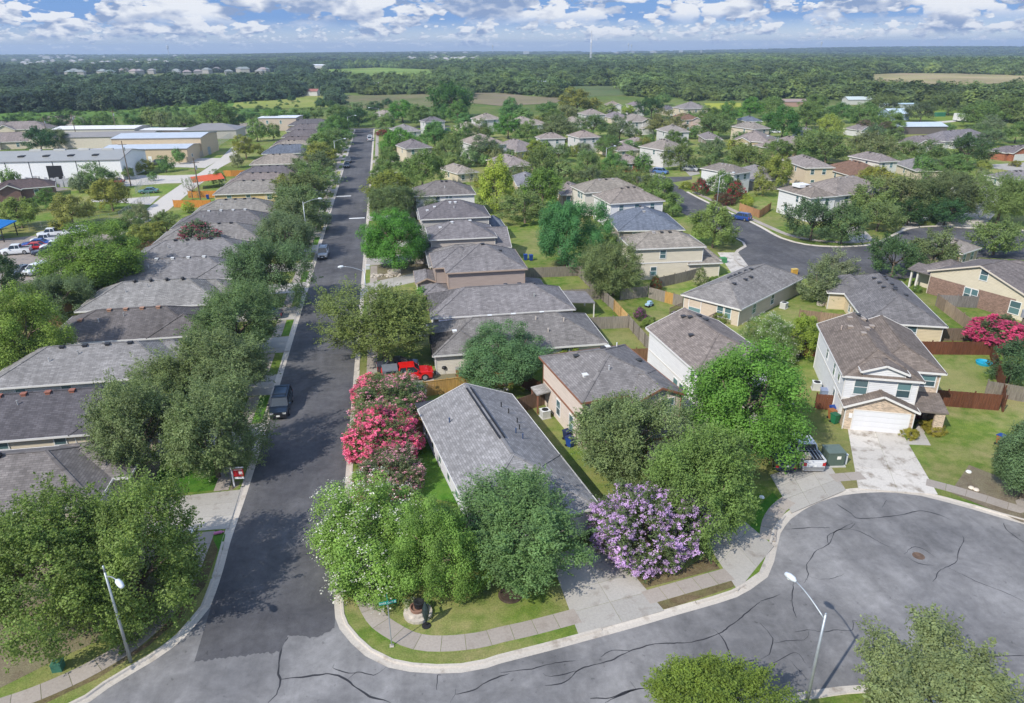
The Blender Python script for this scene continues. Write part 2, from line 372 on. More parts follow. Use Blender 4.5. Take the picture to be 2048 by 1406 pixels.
class House:
    def __init__(s, label, nick, org, ang, wall=WHITE, roof=ROOF_G, trim=(.70, .68, .65), group=None, name='house', cat='house', kind='siding'):
        s.root = empty(name, (org[0], org[1], 0), ang, label, cat, group); s.org = org; s.ang = ang
        s.wall, s.roofc, s.trim, s.kind, s.nick = wall, roof, trim, kind, nick; s.blocks = []
    def w(s, x, y):
        c, n = math.cos(s.ang), math.sin(s.ang); return (s.org[0]+c*x-n*y, s.org[1]+n*x+c*y)
    def block(s, x0, y0, x1, y1, h=2.75, axis='x', pitch=.45, ends='hh', oh=.38, z0=0., wall=None, kind=None, roof=None, walls=True, band=False, wr=None, trim=None):
        T = (lambda a, b, z: (a, b, z)) if axis == 'x' else (lambda a, b, z: (b, a, z))
        a0, a1, b0, b1 = (x0, x1, y0, y1) if axis == 'x' else (y0, y1, x0, x1)
        half = (b1-b0)/2+oh; ze = h-oh*pitch; zr = ze+half*pitch; bm = (b0+b1)/2
        A0, A1, B0, B1 = a0-oh, a1+oh, b0-oh, b1+oh
        r0 = A0+half if ends[0] == 'h' else A0; r1 = A1-half if ends[1] == 'h' else A1
        if r0 > r1: r0 = r1 = (r0+r1)/2
        sl = math.hypot(1, pitch); b = MB()
        def fc(pts, uvs):
            b.face([T(*p) for p in (pts if axis == 'x' else pts[::-1])], 0, uvs if axis == 'x' else uvs[::-1])
            low = [T(p[0], p[1], p[2]-.13) for p in pts]; b.face(low[::-1] if axis == 'x' else low, 1)
        H = half*sl; o = s.org[0]+s.org[1]*.7
        fc([(A0, B0, ze), (A1, B0, ze), (r1, bm, zr), (r0, bm, zr)], [(A0+o, 0), (A1+o, 0), (r1+o, H), (r0+o, H)])
        fc([(A1, B1, ze), (A0, B1, ze), (r0, bm, zr), (r1, bm, zr)], [(A1+o+3, 0), (A0+o+3, 0), (r0+o+3, H), (r1+o+3, H)])
        if ends[0] == 'h': fc([(A0, B1, ze), (A0, B0, ze), (r0, bm, zr)], [(B1+o, 0), (B0+o, 0), (bm+o, H)])
        if ends[1] == 'h': fc([(A1, B0, ze), (A1, B1, ze), (r1, bm, zr)], [(B0+o, 0), (B1+o, 0), (bm+o, H)])
        for q in [((r0, bm, zr), (r1, bm, zr))]*(r1-r0 > .2) + ([((A0, B0, ze), (r0, bm, zr)), ((A0, B1, ze), (r0, bm, zr))] if ends[0] == 'h' else []) + ([((A1, B0, ze), (r1, bm, zr)), ((A1, B1, ze), (r1, bm, zr))] if ends[1] == 'h' else []):
            b.bar(T(*q[0]), T(*q[1]), .26, .05, 0)
        ro = b.build('roof', [M['roof'], M['white']], s.root); ro.color = (*(roof or s.roofc), 1)
        fb = MB(); e = .02
        segs = [((A0, B0-e, ze), (A1, B0-e, ze)), ((A0, B1+e, ze), (A1, B1+e, ze))]
        for k, AA in ((0, A0-e), (1, A1+e)):
            if ends[k] == 'h': segs.append(((AA, B0, ze), (AA, B1, ze)))
            else: segs += [((AA, B0, ze), (AA, bm, zr)), ((AA, B1, ze), (AA, bm, zr))]
        for p, q in segs: fb.bar(T(p[0], p[1], p[2]-.07), T(q[0], q[1], q[2]-.07), .05, .2)
        f = fb.build('fascia', M['white'], s.root); f.color = (*(trim or s.trim), 1)
        if walls:
            wb = MB(); zt = h-.02
            for k, p in enumerate((((x0, y0), (x1, y0)), ((x1, y0), (x1, y1)), ((x1, y1), (x0, y1)), ((x0, y1), (x0, y0)))):
                (ax, ay), (bx, by) = p; wb.face([(ax, ay, z0), (bx, by, z0), (bx, by, zt), (ax, ay, zt)])
            gz = zt+(b1-b0)/2*pitch-.02
            if ends[0] == 'g': wb.face([T(a0, b0, zt), T(a0, b1, zt), T(a0, bm, gz)])
            if ends[1] == 'g': wb.face([T(a1, b0, zt), T(a1, b1, zt), T(a1, bm, gz)])
            wo = wb.build('wall', M[kind or s.kind], s.root); wo.color = (*(wall or s.wall), 1)
            if 'cb' not in _cache: q_ = MB(); q_.box(-.045, -.045, 0, .045, .045, 1); _cache['cb'] = q_.mesh('corner_board', M['white'])
            if depth(*s.org) < 170:
                for cx_, cy_ in ((x0, y0), (x1, y0), (x1, y1), (x0, y1)): inst('corner_board', _cache['cb'], s.root, (cx_, cy_, z0), 0, trim or s.trim, (1, 1, zt-.05-z0))
            if band and h > 4:
                for (ax, ay), (bx, by) in (((x0, y0-.02), (x1, y0-.02)), ((x1+.02, y0), (x1+.02, y1)), ((x0-.02, y0), (x0-.02, y1))): tb = MB(); tb.bar((ax, ay, 2.85), (bx, by, 2.85), .06, .2); t_ = tb.build('trim_band', M['white'], s.root); t_.color = (*(trim or s.trim), 1)
        s.blocks.append(dict(x0=x0, y0=y0, x1=x1, y1=y1, h=h, axis=axis, A=(A0, A1), B=(B0, B1), ze=ze, zr=zr, p=pitch, ends=ends, roof=ro))
        LASTB = s.blocks[-1]; return LASTB
    def rz(s, b, x, y):
        a, c = (x, y) if b['axis'] == 'x' else (y, x)
        d = min(c-b['B'][0], b['B'][1]-c)
        if b['ends'][0] == 'h': d = min(d, a-b['A'][0])
        if b['ends'][1] == 'h': d = min(d, b['A'][1]-a)
        return b['ze']+d*b['p']
    def vent(s, bi, x, y, kind='box', col=(.05, .05, .055)):
        b = s.blocks[bi]; inst('roof_vent', vent_mesh(kind), b['roof'], (x, y, s.rz(b, x, y)), 0, col)
    def win(s, bi, side, u, zc, w=.9, h=1.4, tcol=None, halves=2):
        b = s.blocks[bi]; x0, y0, x1, y1 = b['x0'], b['y0'], b['x1'], b['y1']
        x, y, r = {'s': (x0+u, y0, 0), 'n': (x1-u, y1, math.pi), 'w': (x0, y0+u, -math.pi/2), 'e': (x1, y0+u, math.pi/2)}[side]
        f = inst('window', frame_mesh(w, h), s.root, (x, y, zc), r, tcol or (.72, .72, .71))
        for k in range(halves): inst('pane', pane_mesh(w-.02, h/2-.06), f, (0, -.022, (k-.5)*(h/2)))
    def garage(s, bi, side, u, w=4.8, h=2.15, col=(.66, .65, .63)):
        b = s.blocks[bi]; x0, y0, x1, y1 = b['x0'], b['y0'], b['x1'], b['y1']
        x, y, r = {'s': (x0+u, y0, 0), 'w': (x0, y0+u, -math.pi/2), 'e': (x1, y0+u, math.pi/2), 'n': (x1-u, y1, math.pi)}[side]
        k = ('g', w, h)
        if k not in _cache:
            m = MB(); t = .1; m.box(-w/2-t, -.06, 0, -w/2, 0, h+t); m.box(w/2, -.06, 0, w/2+t, 0, h+t); m.box(-w/2, -.06, h, w/2, 0, h+t)
            p = MB(); hh = h/4; p.box(-w/2, -.02, .008, w/2, -.003, hh-.008)
            for q in range(4): p.box(-w/2+.12+q*w/4, -.032, .09, -w/2+w/4-.12+q*w/4, -.02, hh-.09)
            _cache[k] = (m.mesh('garage_door', M['white']), p.mesh('door_panel', M['white']))
        g = inst('garage_door', _cache[k][0], s.root, (x, y, 0), r, s.trim)
        for q in range(4): inst('door_panel', _cache[k][1], g, (0, 0, q*h/4), 0, col)
    def door(s, bi, side, u, col=(.16, .05, .04)):
        b = s.blocks[bi]; x0, y0, x1, y1 = b['x0'], b['y0'], b['x1'], b['y1']
        x, y, r = {'s': (x0+u, y0, 0), 'w': (x0, y0+u, -math.pi/2), 'e': (x1, y0+u, math.pi/2), 'n': (x1-u, y1, math.pi)}[side]
        m = MB(); m.box(-.48, -.05, 0, .48, -.004, 2.1); m.box(-.3, -.065, .2, .3, -.05, .9); m.box(-.3, -.065, 1.1, .3, -.05, 1.9)
        d = m.build('door', M['any'], s.root, (x, y, .05), r); d.color = (*col, 1)
        k = MB(); k.box(.34, -.1, .98, .4, -.065, 1.06); k.build('handle', M['metal'], d)
    def shed_roof(s, x0, y0, x1, y1, zl, zh, hi='n', name='porch_roof', roof=None, posts=True, metal=False, trim=None):
        z = {'n': (zl, zl, zh, zh), 's': (zh, zh, zl, zl), 'e': (zl, zh, zh, zl), 'w': (zh, zl, zl, zh)}[hi]
        b = MB(); c = [(x0, y0), (x1, y0), (x1, y1), (x0, y1)]
        b.face([(c[i][0], c[i][1], z[i]) for i in range(4)], 0, [(p[0], p[1]) for p in c])
        b.face([(c[i][0], c[i][1], z[i]-.14) for i in (3, 2, 1, 0)], 1)
        for i in range(4):
            j = (i+1) % 4; b.face([(*c[i], z[i]-.14), (*c[j], z[j]-.14), (*c[j], z[j]), (*c[i], z[i])], 1)
        o = b.build(name, [M['metalroof'] if metal else M['roof'], M['white']], s.root); o.color = (*(roof or s.roofc), 1)
        if posts:
            cc = [(i, c[i]) for i in range(4) if z[i] <= min(z)+.01]
            for i, (px, py) in cc:
                q = MB(); ux = .12 if px == x0 else -.12; uy = .12 if py == y0 else -.12
                q.box(px+ux-.07, py+uy-.07, 0, px+ux+.07, py+uy+.07, z[i]-.14); po = q.build('porch_post', M['white'], s.root); po.color = (*(trim or s.trim), 1)
        return o
    def done(s, zz=2.5):
        b = s.blocks[0]; c = s.w((b['x0']+b['x1'])/2, (b['y0']+b['y1'])/2); p = P(c[0], c[1], zz); LAND.append((p[0], p[1], s.nick)); return s
def frame_from(Mp, Rp, Lp=None, z=2.58, oh=.38, dep=10.):
    """wall-corner origin, angle, width, depth from eave corners seen in the photograph"""
    m = Vector(G(*Mp, z)); r = Vector(G(*Rp, z)); ex = (r-m)
    if Lp:
        l = Vector(G(*Lp, z)); ey = l-m
        a = math.atan2(ex.y, ex.x); b = math.atan2(ey.y, ey.x)-math.pi/2; wa, wb = ex.length, ey.length
        b = a+((b-a+math.pi) % (2*math.pi)-math.pi); ang = (a*wa+b*wb)/(wa+wb); D = wb
    else: ang = math.atan2(ex.y, ex.x); D = dep
    Wd = ex.length; c, n = math.cos(ang), math.sin(ang)
    return (m.x+oh*(c-n), m.y+oh*(n+c)), ang, Wd-2*oh, D-2*oh

# ------------------------------------------------------------------ foliage kit
def leaf_mesh(name, P_, N_, T_, ls, lw, lv, mat):
    n = len(P_); T = T_/np.linalg.norm(T_, axis=1, keepdims=True); B = np.cross(N_, T); B /= (np.linalg.norm(B, axis=1, keepdims=True)+1e-9)
    ls = ls.reshape(-1, 1); lw = lw.reshape(-1, 1)
    V = np.empty((n, 4, 3), np.float32); V[:, 0] = P_-T*ls; V[:, 1] = P_+B*lw-T*ls*.1; V[:, 2] = P_+T*ls; V[:, 3] = P_-B*lw-T*ls*.1
    me = bpy.data.meshes.new(name); me.vertices.add(n*4); me.loops.add(n*4); me.polygons.add(n)
    me.vertices.foreach_set('co', V.ravel()); me.loops.foreach_set('vertex_index', np.arange(n*4, dtype=np.int32))
    me.polygons.foreach_set('loop_start', np.arange(0, n*4, 4, dtype=np.int32)); me.polygons.foreach_set('loop_total', np.full(n, 4, np.int32))
    me.materials.append(mat); a = me.attributes.new('lv', 'FLOAT', 'FACE'); a.data.foreach_set('value', lv.astype(np.float32)); me.update(calc_edges=True); return me
def unit(v): return v/(np.linalg.norm(v, axis=1, keepdims=True)+1e-9)
CLUST = {}
def crown(name, seed, ncl, npc, ls, style='oak', mat='leaf', flat=-.55, cs=(.15, .30)):
    rs = np.random.RandomState(seed); d = unit(rs.normal(size=(ncl*5, 3))); d = d[d[:, 2] > flat][:ncl]; ncl = len(d)
    lob = unit(rs.normal(size=(9, 3))*[1, 1, .7]); amp = rs.uniform(.1, .42, 9)
    R_ = .60+(np.exp((d@lob.T-1)*7)*amp).sum(1); R_ = R_*np.where(d[:, 2] < 0, 1+.12*d[:, 2], 1)
    t = rs.uniform(.12, 1, ncl)**.30; c = d*(R_*t)[:, None]; cs_ = rs.uniform(cs[0], cs[1], ncl)*(1.15-.3*t)
    if style == 'cone': c[:, 2] = c[:, 2]*1.05; k = 1-.45*np.clip(c[:, 2], 0, 1); c[:, 0] *= k; c[:, 1] *= k
    ci = np.repeat(np.arange(ncl), npc); e = unit(rs.normal(size=(ncl*npc, 3))+.55*d[ci]+[0, 0, .25])
    rad = cs_[ci]*rs.uniform(.35, 1.06, ncl*npc)
    Pp = c[ci]+e*rad[:, None]
    if style in ('oak', 'spray'):            # upright straggly sprays
        nsp = ncl*5; si = rs.randint(0, ncl, nsp); se = unit(rs.normal(size=(nsp, 3))*.6+d[si]+[0, 0, .45]); sid = rs.randint(0, nsp, ncl*npc)
        use = rs.rand(ncl*npc) < (.38 if style == 'oak' else .6); L = rs.rand(ncl*npc)
        sp = c[si[sid]]+se[sid]*(cs_[si[sid]]*(.5+1.2*L))[:, None]+rs.normal(size=(ncl*npc, 3))*(.028*(1.25-L))[:, None]
        Pp[use] = sp[use]; e[use] = unit(se[sid][use]*.5+rs.normal(size=(use.sum(), 3)))
        ci = np.where(use, si[sid], ci)
    if style == 'solid': e = unit(Pp*[1, 1, 1.2]*.8+e*.55)
    N_ = unit(e+rs.normal(size=Pp.shape)*(.22 if style == 'solid' else .34)+[0, 0, .3]); T_ = np.cross(N_, rs.normal(size=Pp.shape))
    q = np.percentile(np.hypot(Pp[:, 0], Pp[:, 1]), 92); Pp[:, :2] /= q; zlo, zhi = np.percentile(Pp[:, 2], [.5, 99]); Pp[:, 2] = (Pp[:, 2]-(zlo+zhi)/2)/((zhi-zlo)/2)
    cv = rs.rand(ncl); lv = np.clip(.55*rs.rand(len(Pp))+.45*cv[ci], 0, 1)
    s_ = ls*rs.uniform(.6, 1.25, len(Pp)); me = leaf_mesh(name, Pp, N_, T_, s_*.5, s_*.33, lv, M[mat])
    c2 = c.copy(); c2[:, :2] /= q; c2[:, 2] = (c2[:, 2]-(zlo+zhi)/2)/((zhi-zlo)/2); CLUST[name] = (c2, d, cs_/q); return me
def blossom(name, src, seed, frac, n, ls, side=None, up=-.2, spike=.1):
    """panicles of petals on the outer, upper clusters of crown src"""
    rs = np.random.RandomState(seed); c, d, cs_ = CLUST[src]; k = rs.rand(len(c)) < frac; k &= (d[:, 2] > up) & (np.linalg.norm(c, axis=1) > .45)
    if side is not None: k &= (d@np.array(side) > -.1)
    idx = np.where(k)[0]; npan = len(idx)*7; pi = rs.choice(idx, npan); pe = unit(rs.normal(size=(npan, 3))*.75+d[pi]+[0, 0, .35])
    pc = c[pi]+pe*(cs_[pi]*1.02)[:, None]; m = n//npan+1; qi = np.repeat(np.arange(npan), m); L = rs.rand(len(qi))
    Pp = pc[qi]+pe[qi]*(L*spike)[:, None]+rs.normal(size=(len(qi), 3))*(.030*(1.2-.7*L))[:, None]
    N_ = unit(rs.normal(size=Pp.shape)+pe[qi]*.6); T_ = np.cross(N_, rs.normal(size=Pp.shape)); s_ = ls*rs.uniform(.6, 1.2, len(Pp))
    return leaf_mesh(name, Pp, N_, T_, s_*.5, s_*.42, np.clip(.5*rs.rand(len(Pp))+.5*rs.rand(npan)[qi], 0, 1), M['petal'])
def trunk_mesh(name, seed, multi=False):
    rs = random.Random(seed); b = MB(); n = 3 if multi else 1
    for k in range(n):
        ox, oy = (rs.uniform(-.06, .06), rs.uniform(-.06, .06)) if multi else (0, 0); th = .022 if multi else .048
        ang = rs.uniform(0, 6.28); lean = .18 if multi else .04
        top = (ox+math.cos(ang)*lean, oy+math.sin(ang)*lean, .62)
        b.tube([(ox, oy, -.02), (ox, oy, .02), (ox*.9+top[0]*.1, oy*.9+top[1]*.1, .3), top], [th*1.5, th*1.1, th*.9, th*.75], 9)
        for j in range(3 if multi else 6):
            a = ang+j*6.28/(3 if multi else 6)+rs.uniform(-.4, .4); r1 = rs.uniform(.22, .34); r2 = rs.uniform(.5, .74); z1 = rs.uniform(.74, .9); z2 = rs.uniform(.95, 1.3)
            s0 = tuple(top[i]*.97 for i in range(3)) if j % 2 else (top[0]*.8, top[1]*.8, .50)
            m1 = (top[0]+math.cos(a)*r1, top[1]+math.sin(a)*r1, z1); m2 = (top[0]+math.cos(a+.2)*r2, top[1]+math.sin(a+.2)*r2, z2)
            b.tube([s0, m1, m2], [th*.6, th*.36, th*.12], 6)
            a2 = a+rs.choice((-.7, .7)); b.tube([m1, (m1[0]+math.cos(a2)*.28, m1[1]+math.sin(a2)*.28, z1+.3)], [th*.3, th*.1], 5)
    return b.mesh(name, M['bark'], True)
CR = {}
for k, sd in (('a', 11), ('b', 23), ('c', 37)):
    CR['oak_n'+k] = crown('oak_near_'+k, sd, 170, 400, .038, 'oak', cs=(.15, .27)); CR['oak_m'+k] = crown('oak_mid_'+k, sd+1, 85, 150, .070, 'oak', cs=(.15, .28))
for k, sd in (('a', 51), ('b', 67)):
    CR['elm_n'+k] = crown('elm_near_'+k, sd, 165, 380, .040, 'round', cs=(.14, .26)); CR['elm_m'+k] = crown('elm_mid_'+k, sd+1, 80, 145, .074, 'round', cs=(.15, .27))
CR['myr_na'] = crown('myrtle_near_a', 81, 200, 200, .044, 'spray', flat=-.35, cs=(.12, .24)); CR['myr_ma'] = crown('myrtle_mid_a', 83, 100, 75, .09, 'spray', flat=-.35, cs=(.14, .24))
CR['sparse'] = crown('sparse_crown', 91, 60, 60, .055, 'spray', cs=(.10, .2)); CR['cone_m'] = crown('cone_mid', 95, 90, 80, .066, 'cone', cs=(.14, .24))
for k, sd in (('a', 101), ('b', 113), ('c', 127)): CR['far_'+k] = crown('far_crown_'+k, sd, 56, 46, .15, 'solid', 'leaf', cs=(.2, .36))
CR['wood_a'] = crown('woodland_crown', 131, 50, 36, .20, 'solid', 'leaf2', cs=(.2, .38))
BL = {}
BL['pink'] = blossom('pink_blossom', 'myrtle_near_a', 5, 1., 30000, .060, up=-.5); BL['purple'] = blossom('purple_blossom', 'myrtle_near_a', 6, 1., 38000, .041, up=-.6, spike=.08)
BL['few'] = blossom('sparse_blossom', 'myrtle_near_a', 7, .55, 6000, .050); BL['white'] = blossom('white_blossom', 'elm_near_a', 8, .9, 4200, .032, up=-.4, spike=.06)
BL['mid'] = blossom('mid_blossom', 'myrtle_mid_a', 9, .8, 2200, .085)
BL['midw'] = blossom('mid_white_blossom', 'elm_mid_a', 10, .8, 1300, .06, up=-.3)
TR = [trunk_mesh('trunk_%d' % i, i+3) for i in range(3)]; TRM = trunk_mesh('multi_trunk', 9, True)
OAK = (.084, .112, .044); OAKG = (.080, .108, .052); OLIVE = (.092, .128, .044); BRT = (.058, .132, .022); LIME = (.17, .215, .026); MID = (.076, .120, .034)
DARK = (.030, .062, .022); YEL = (.115, .155, .026); GRN = (.060, .115, .030); PALE = (.105, .125, .070)
TREES = []
trng = random.Random(77)
def tree(px, py, rx, ry, sp='oak', col=None, label=None, clear=None, name=None, cat='tree', group=None, fl=None, flc=None, z=None, mesh=None, noise=True):
    base = dict(oak=OAK, elm=MID, bright=BRT, lime=LIME, dark=DARK, olive=OLIVE, yel=YEL, grn=GRN, pale=PALE, myr=OAKG, cone=MID, bush=MID, sparse=PALE, oakg=OAKG)[sp]
    col = col or base
    if noise: k = trng.uniform(.88, 1.14); h = trng.uniform(-.08, .08); col = (col[0]*k*(1+h), col[1]*k, col[2]*k*(1-h))
    col = tuple(q*(2.05-.4*(q > .14)) for q in col); zc = 3.
    for _ in range(6):
        X, Y = G(px, py, zc); D = depth(X, Y, zc); r = rx*D/F; v = ry*D/F; ph = math.atan2(EYE-zc, math.hypot(X, Y))
        rz = math.sqrt(max((v*v-(r*math.sin(ph))**2)/math.cos(ph)**2, 0)); rz = min(max(rz*.9, .50*r), 1.35*r)
        cl = clear if clear is not None else (0.05 if sp == 'bush' else min(2.2, .32*r)); zc = cl+rz*.94
    fam = {'elm': 'elm', 'bright': 'elm', 'lime': 'elm', 'yel': 'elm', 'grn': 'elm', 'bush': 'elm', 'myr': 'myr'}.get(sp, 'oak')
    if mesh: me = CR[mesh]
    elif fl in ('white',): me = CR['elm_na']
    elif sp == 'sparse': me = CR['sparse']
    elif sp == 'cone': me = CR['cone_m']
    elif rx >= 55: me = CR[fam+'_n'+(trng.choice('abc') if fam == 'oak' else trng.choice('ab') if fam == 'elm' else 'a')]
    elif rx >= 23 or fam == 'myr': me = CR[fam+'_m'+(trng.choice('abc') if fam == 'oak' else trng.choice('ab') if fam == 'elm' else 'a')]
    else: me = CR['far_'+trng.choice('abc')]
    if fl == 'midw': me = CR['elm_ma']
    name = name or {'oak': 'oak_tree', 'olive': 'oak_tree', 'oakg': 'oak_tree', 'dark': 'oak_tree', 'myr': 'crape_myrtle', 'bush': 'shrub', 'cone': 'ash_tree', 'sparse': 'young_tree', 'pale': 'ash_tree'}.get(sp, 'elm_tree')
    if sp == 'bush' and cat == 'tree': cat = 'shrub'
    t = empty(name, (X, Y, 0), trng.uniform(0, 6.28)); t['category'] = cat
    if fl in ('pink', 'purple', 'white', 'few'): t.rotation_euler[2] = {'pink': .4, 'purple': 2.1, 'white': 1.1, 'few': 3.3}[fl]
    if zc-rz > .15 or sp != 'bush':
        inst('trunk', TRM if fam == 'myr' else trng.choice(TR), t, (0, 0, 0), 0, None, (r, r, zc*1.02))
    c = inst('crown', me, t, (0, 0, zc), 0, col, (r, r, rz))
    if fl: inst('blossom', BL[fl], c, (0, 0, 0), 0, flc)
    if label: t['label'] = label
    if group: t['group'] = group
    TREES.append(dict(o=t, px=px, py=py, rx=rx, sp=sp, label=label, fl=fl, X=X, Y=Y)); return t

# ------------------------------------------------------------------ fences
WTAN, WGREY, WBRN, WORG = (.44, .26, .085), (.25, .22, .185), (.145, .058, .032), (.50, .215, .05)
def fence_mesh(h, kind):
    k = ('fence', h, kind)
    if k not in _cache:
        b = MB(); n = 17; L = 2.4; rs = random.Random(4)
        if kind == 'link':
            for i in range(13): b.box(i*L/12-.008, -.004, .03, i*L/12+.008, .004, h)
            for z in (h, h*.5, .06): b.bar((0, 0, z), (L, 0, z), .035, .035)
        else:
            for i in range(n):
                d = rs.uniform(-.006, .006); b.box(i*L/n+.006, -.012+d, .04, (i+1)*L/n-.006, .012+d, h+rs.uniform(-.015, .015))
            for z in (.35, h*.52, h-.28): b.bar((0, .035, z), (L, .035, z), .04, .09)
            if kind == 'cap': b.bar((0, 0, h+.03), (L, 0, h+.03), .11, .05)
        _cache[k] = b.mesh('fence_panel', M['metal'] if kind == 'link' else M['wood'])
        p = MB(); hp = h+.08
        if kind == 'link': p.tube([(0, 0, -.05), (0, 0, hp)], .035, 8)
        else: p.box(-.05, .055, -.05, .05, .155, hp); p.box(-.065, .04, hp, .065, .17, hp+.03)
        _cache[k+('post',)] = p.mesh('fence_post', M['metal'] if kind == 'link' else M['wood'])
    return _cache[k], _cache[k+('post',)]
def fence(label, pts, col=WGREY, h=1.8, kind='wood', group=None, z=0.):
    """pts: world points; rails stand on the left of the direction of travel"""
    o = empty('chain_link_fence' if kind == 'link' else 'wooden_fence', (*pts[0], z), 0, label, 'fence', group); pm, pp = fence_mesh(h, kind)
    for i in range(len(pts)-1):
        a = Vector(pts[i]); b = Vector(pts[i+1]); L = (b-a).length; n = max(1, round(L/2.4)); ang = math.atan2((b-a).y, (b-a).x)
        for k in range(n):
            q = a+(b-a)*(k/n)-Vector(pts[0]); v = trng.uniform(.86, 1.12)
            inst('fence_panel', pm, o, (q.x, q.y, 0), ang, tuple(c*v for c in col), (L/n/2.4, 1, 1)); inst('fence_post', pp, o, (q.x, q.y, 0), ang, tuple(c*.8 for c in col))
    q = Vector(pts[-1])-Vector(pts[0]); inst('fence_post', pp, o, (q.x, q.y, 0), ang, tuple(c*.8 for c in col)); return o
# ------------------------------------------------------------------ land
def land():
    rings = [0, 60, 120, 200, 300, 420, 560, 720, 900, 1150, 1450, 1800, 2300, 2900, 3700, 4700, 5600, 6100, 6500]; n = 120; v = [(0, 0, 0)]; f = []
    rs = random.Random(5); ph = [rs.uniform(0, 6.28) for _ in range(6)]
    for r in rings[1:]:
        for j in range(n):
            a = 2*math.pi*j/n; x, y = r*math.sin(a), r*math.cos(a); k = min(max((r-1200)/2500, 0), 1)
            z = k*(6*math.sin(a*5+ph[0]+r/900)+5*math.sin(a*11+ph[1]-r/1500)+4*math.sin(r/700+ph[2]+a*3))-k*6+k*10*max(0, math.sin(a-.1))
            if r > 5600: z -= (r-5600)*.022
            v.append((x, y, z))
    for j in range(n): f.append((0, 1+(j+1) % n, 1+j))
    for k in range(len(rings)-2):
        for j in range(n):
            a = 1+k*n+j; b = 1+k*n+(j+1) % n; f.append((a, b, b+n, a+n))
    me = bpy.data.meshes.new('ground'); me.from_pydata(v, [], f); me.materials.append(M['land']); me.polygons.foreach_set('use_smooth', [True]*len(f))
    o = bpy.data.objects.new('ground', me); link(o); o['kind'] = 'structure'; o['label'] = 'rough green land reaching to the horizon'; return o
land()
def poly(name, pts, z, mat, kind='structure', label=None, parent=None, th=0.):
    b = MB(); P_ = [(p[0], p[1]) for p in pts]
    ar = sum(P_[i][0]*P_[(i+1) % len(P_)][1]-P_[(i+1) % len(P_)][0]*P_[i][1] for i in range(len(P_)))
    if ar < 0: P_ = P_[::-1]
    b.face([(x, y, z) for x, y in P_])
    if th:
        for i in range(len(P_)):
            j = (i+1) % len(P_); b.face([(*P_[i], z-th), (*P_[j], z-th), (*P_[j], z), (*P_[i], z)])
    o = b.build(name, M[mat] if isinstance(mat, str) else mat, parent)
    if parent is None: o['kind'] = kind
    if label: o['label'] = label
    return o
ZL = .10                                     # level of the lawns; the near carriageway lies at 0.01
T1 = lambda *a: tile(500, 1046, 3.906, *a)
T2 = lambda *a: tile(1000, 1046, 3.906, *a)
T3 = lambda *a: tile(1520, 1046, 3.879, *a)
T4 = lambda *a: tile(1520, 680, 3.879, *a)
T0 = lambda *a: tile(0, 1046, 3.906, *a)
def W_(px, z=0.): return [G(x, y, z) for x, y in px]
# kerb lines (edge between asphalt and gutter)
kR = [(-5.65, 345), (-5.65, 250), (-5.65, 150), (-5.65, 80), (-5.68, 50), (-5.7, 42)]+W_(T1(655, 420, 665, 740, 700, 830, 790, 940, 900, 1040, 1080, 1130, 1250, 1165, 1450, 1178, 1650, 1172, 1850, 1135))
kR += W_(T2(0, 1100, 350, 1010, 700, 915, 1060, 815, 1400, 715, 1700, 630, 1850, 580, 1960, 520))+W_(T3(60, 420, 110, 300, 135, 180, 160, 80))
kR += W_(T4(240, 1390, 330, 1325, 470, 1255, 650, 1205, 850, 1185, 1050, 1185, 1250, 1210, 1450, 1260, 1650, 1315, 1850, 1375))
kR += [(48.9, 36), (49.6, 32), (48.6, 27.5), (46, 23.6), (42, 21), (37.5, 20.2), (32.5, 21.6), (28.8, 24.8), (25.8, 26.5), (21.2, 26.8), (12, 26.4), (0, 25.9), (-16, 25.5), (-40, 25.2), (-70, 25)]
kL = [(-13.7, 345), (-13.7, 200), (-13.7, 100), (-13.7, 60)]+W_(T0(1850, 0, 1800, 150, 1740, 380, 1680, 560, 1640, 660, 1560, 760, 1440, 900, 1330, 990, 1200, 1080, 1030, 1180, 850, 1290, 700, 1400))+[(-21.5, 32.1), (-25, 31.6), (-35, 31.4), (-70, 31)]
kR = smooth_path(kR, 1.0); kL = smooth_path(kL, 1.0)
bR = offset(kR, .62); bL = offset(kL, -.62)
# side of offset: kR runs towards the camera with the lawn on its left
nR = next(i for i, p in enumerate(kR) if p[0] > 49.3)
poly('road', [(-70, 8), (75, 8), (75, 50), (-70, 50)], .006, 'road_old', label='old pale grey asphalt of the side street and turning circle')
rg = random.Random(3); edge = []
for x, y in ((-13.9, 35.3), (-8.8, 35.2), (-8.5, 36.5), (-6.7, 35.9), (-5.6, 36.6)): edge.append((x, y))
ragged = []
for i in range(len(edge)-1):
    (ax, ay), (bx, by) = edge[i], edge[i+1]; n = max(2, int(abs(bx-ax)/.12))
    for k in range(n): ragged.append((ax+(bx-ax)*k/n, ay+(by-ay)*k/n+rg.uniform(-.11, .11)))
ragged.append(edge[-1])
main_road = poly('road', ragged+[(-5.6, 50), (-5.6, 337), (-5.6, 344), (30, 344), (30, 337.5+14), (-40, 351), (-40, 344), (-13.8, 344)], .012, 'road_new', label='newly sealed dark asphalt of the long straight street')
# lawns as raised blocks
RB = bR[:nR]+[(52, 30), (52, 20), (420, 20), (420, 346), (-5.0, 346)]
poly('lawn', RB, ZL, 'yard', label='grass plots east of the straight street', th=.1)
poly('lawn', bL+[(-90, 30), (-90, 346)], ZL, 'yard', label='grass plots west of the straight street', th=.1)
SB = [p for p in bR[nR:]]
poly('lawn', SB+[(-70, 2), (80, 2), (80, 20), (52, 20), (52, 30)], ZL-.004, 'lawn', label='grass south of the side street', th=.1)
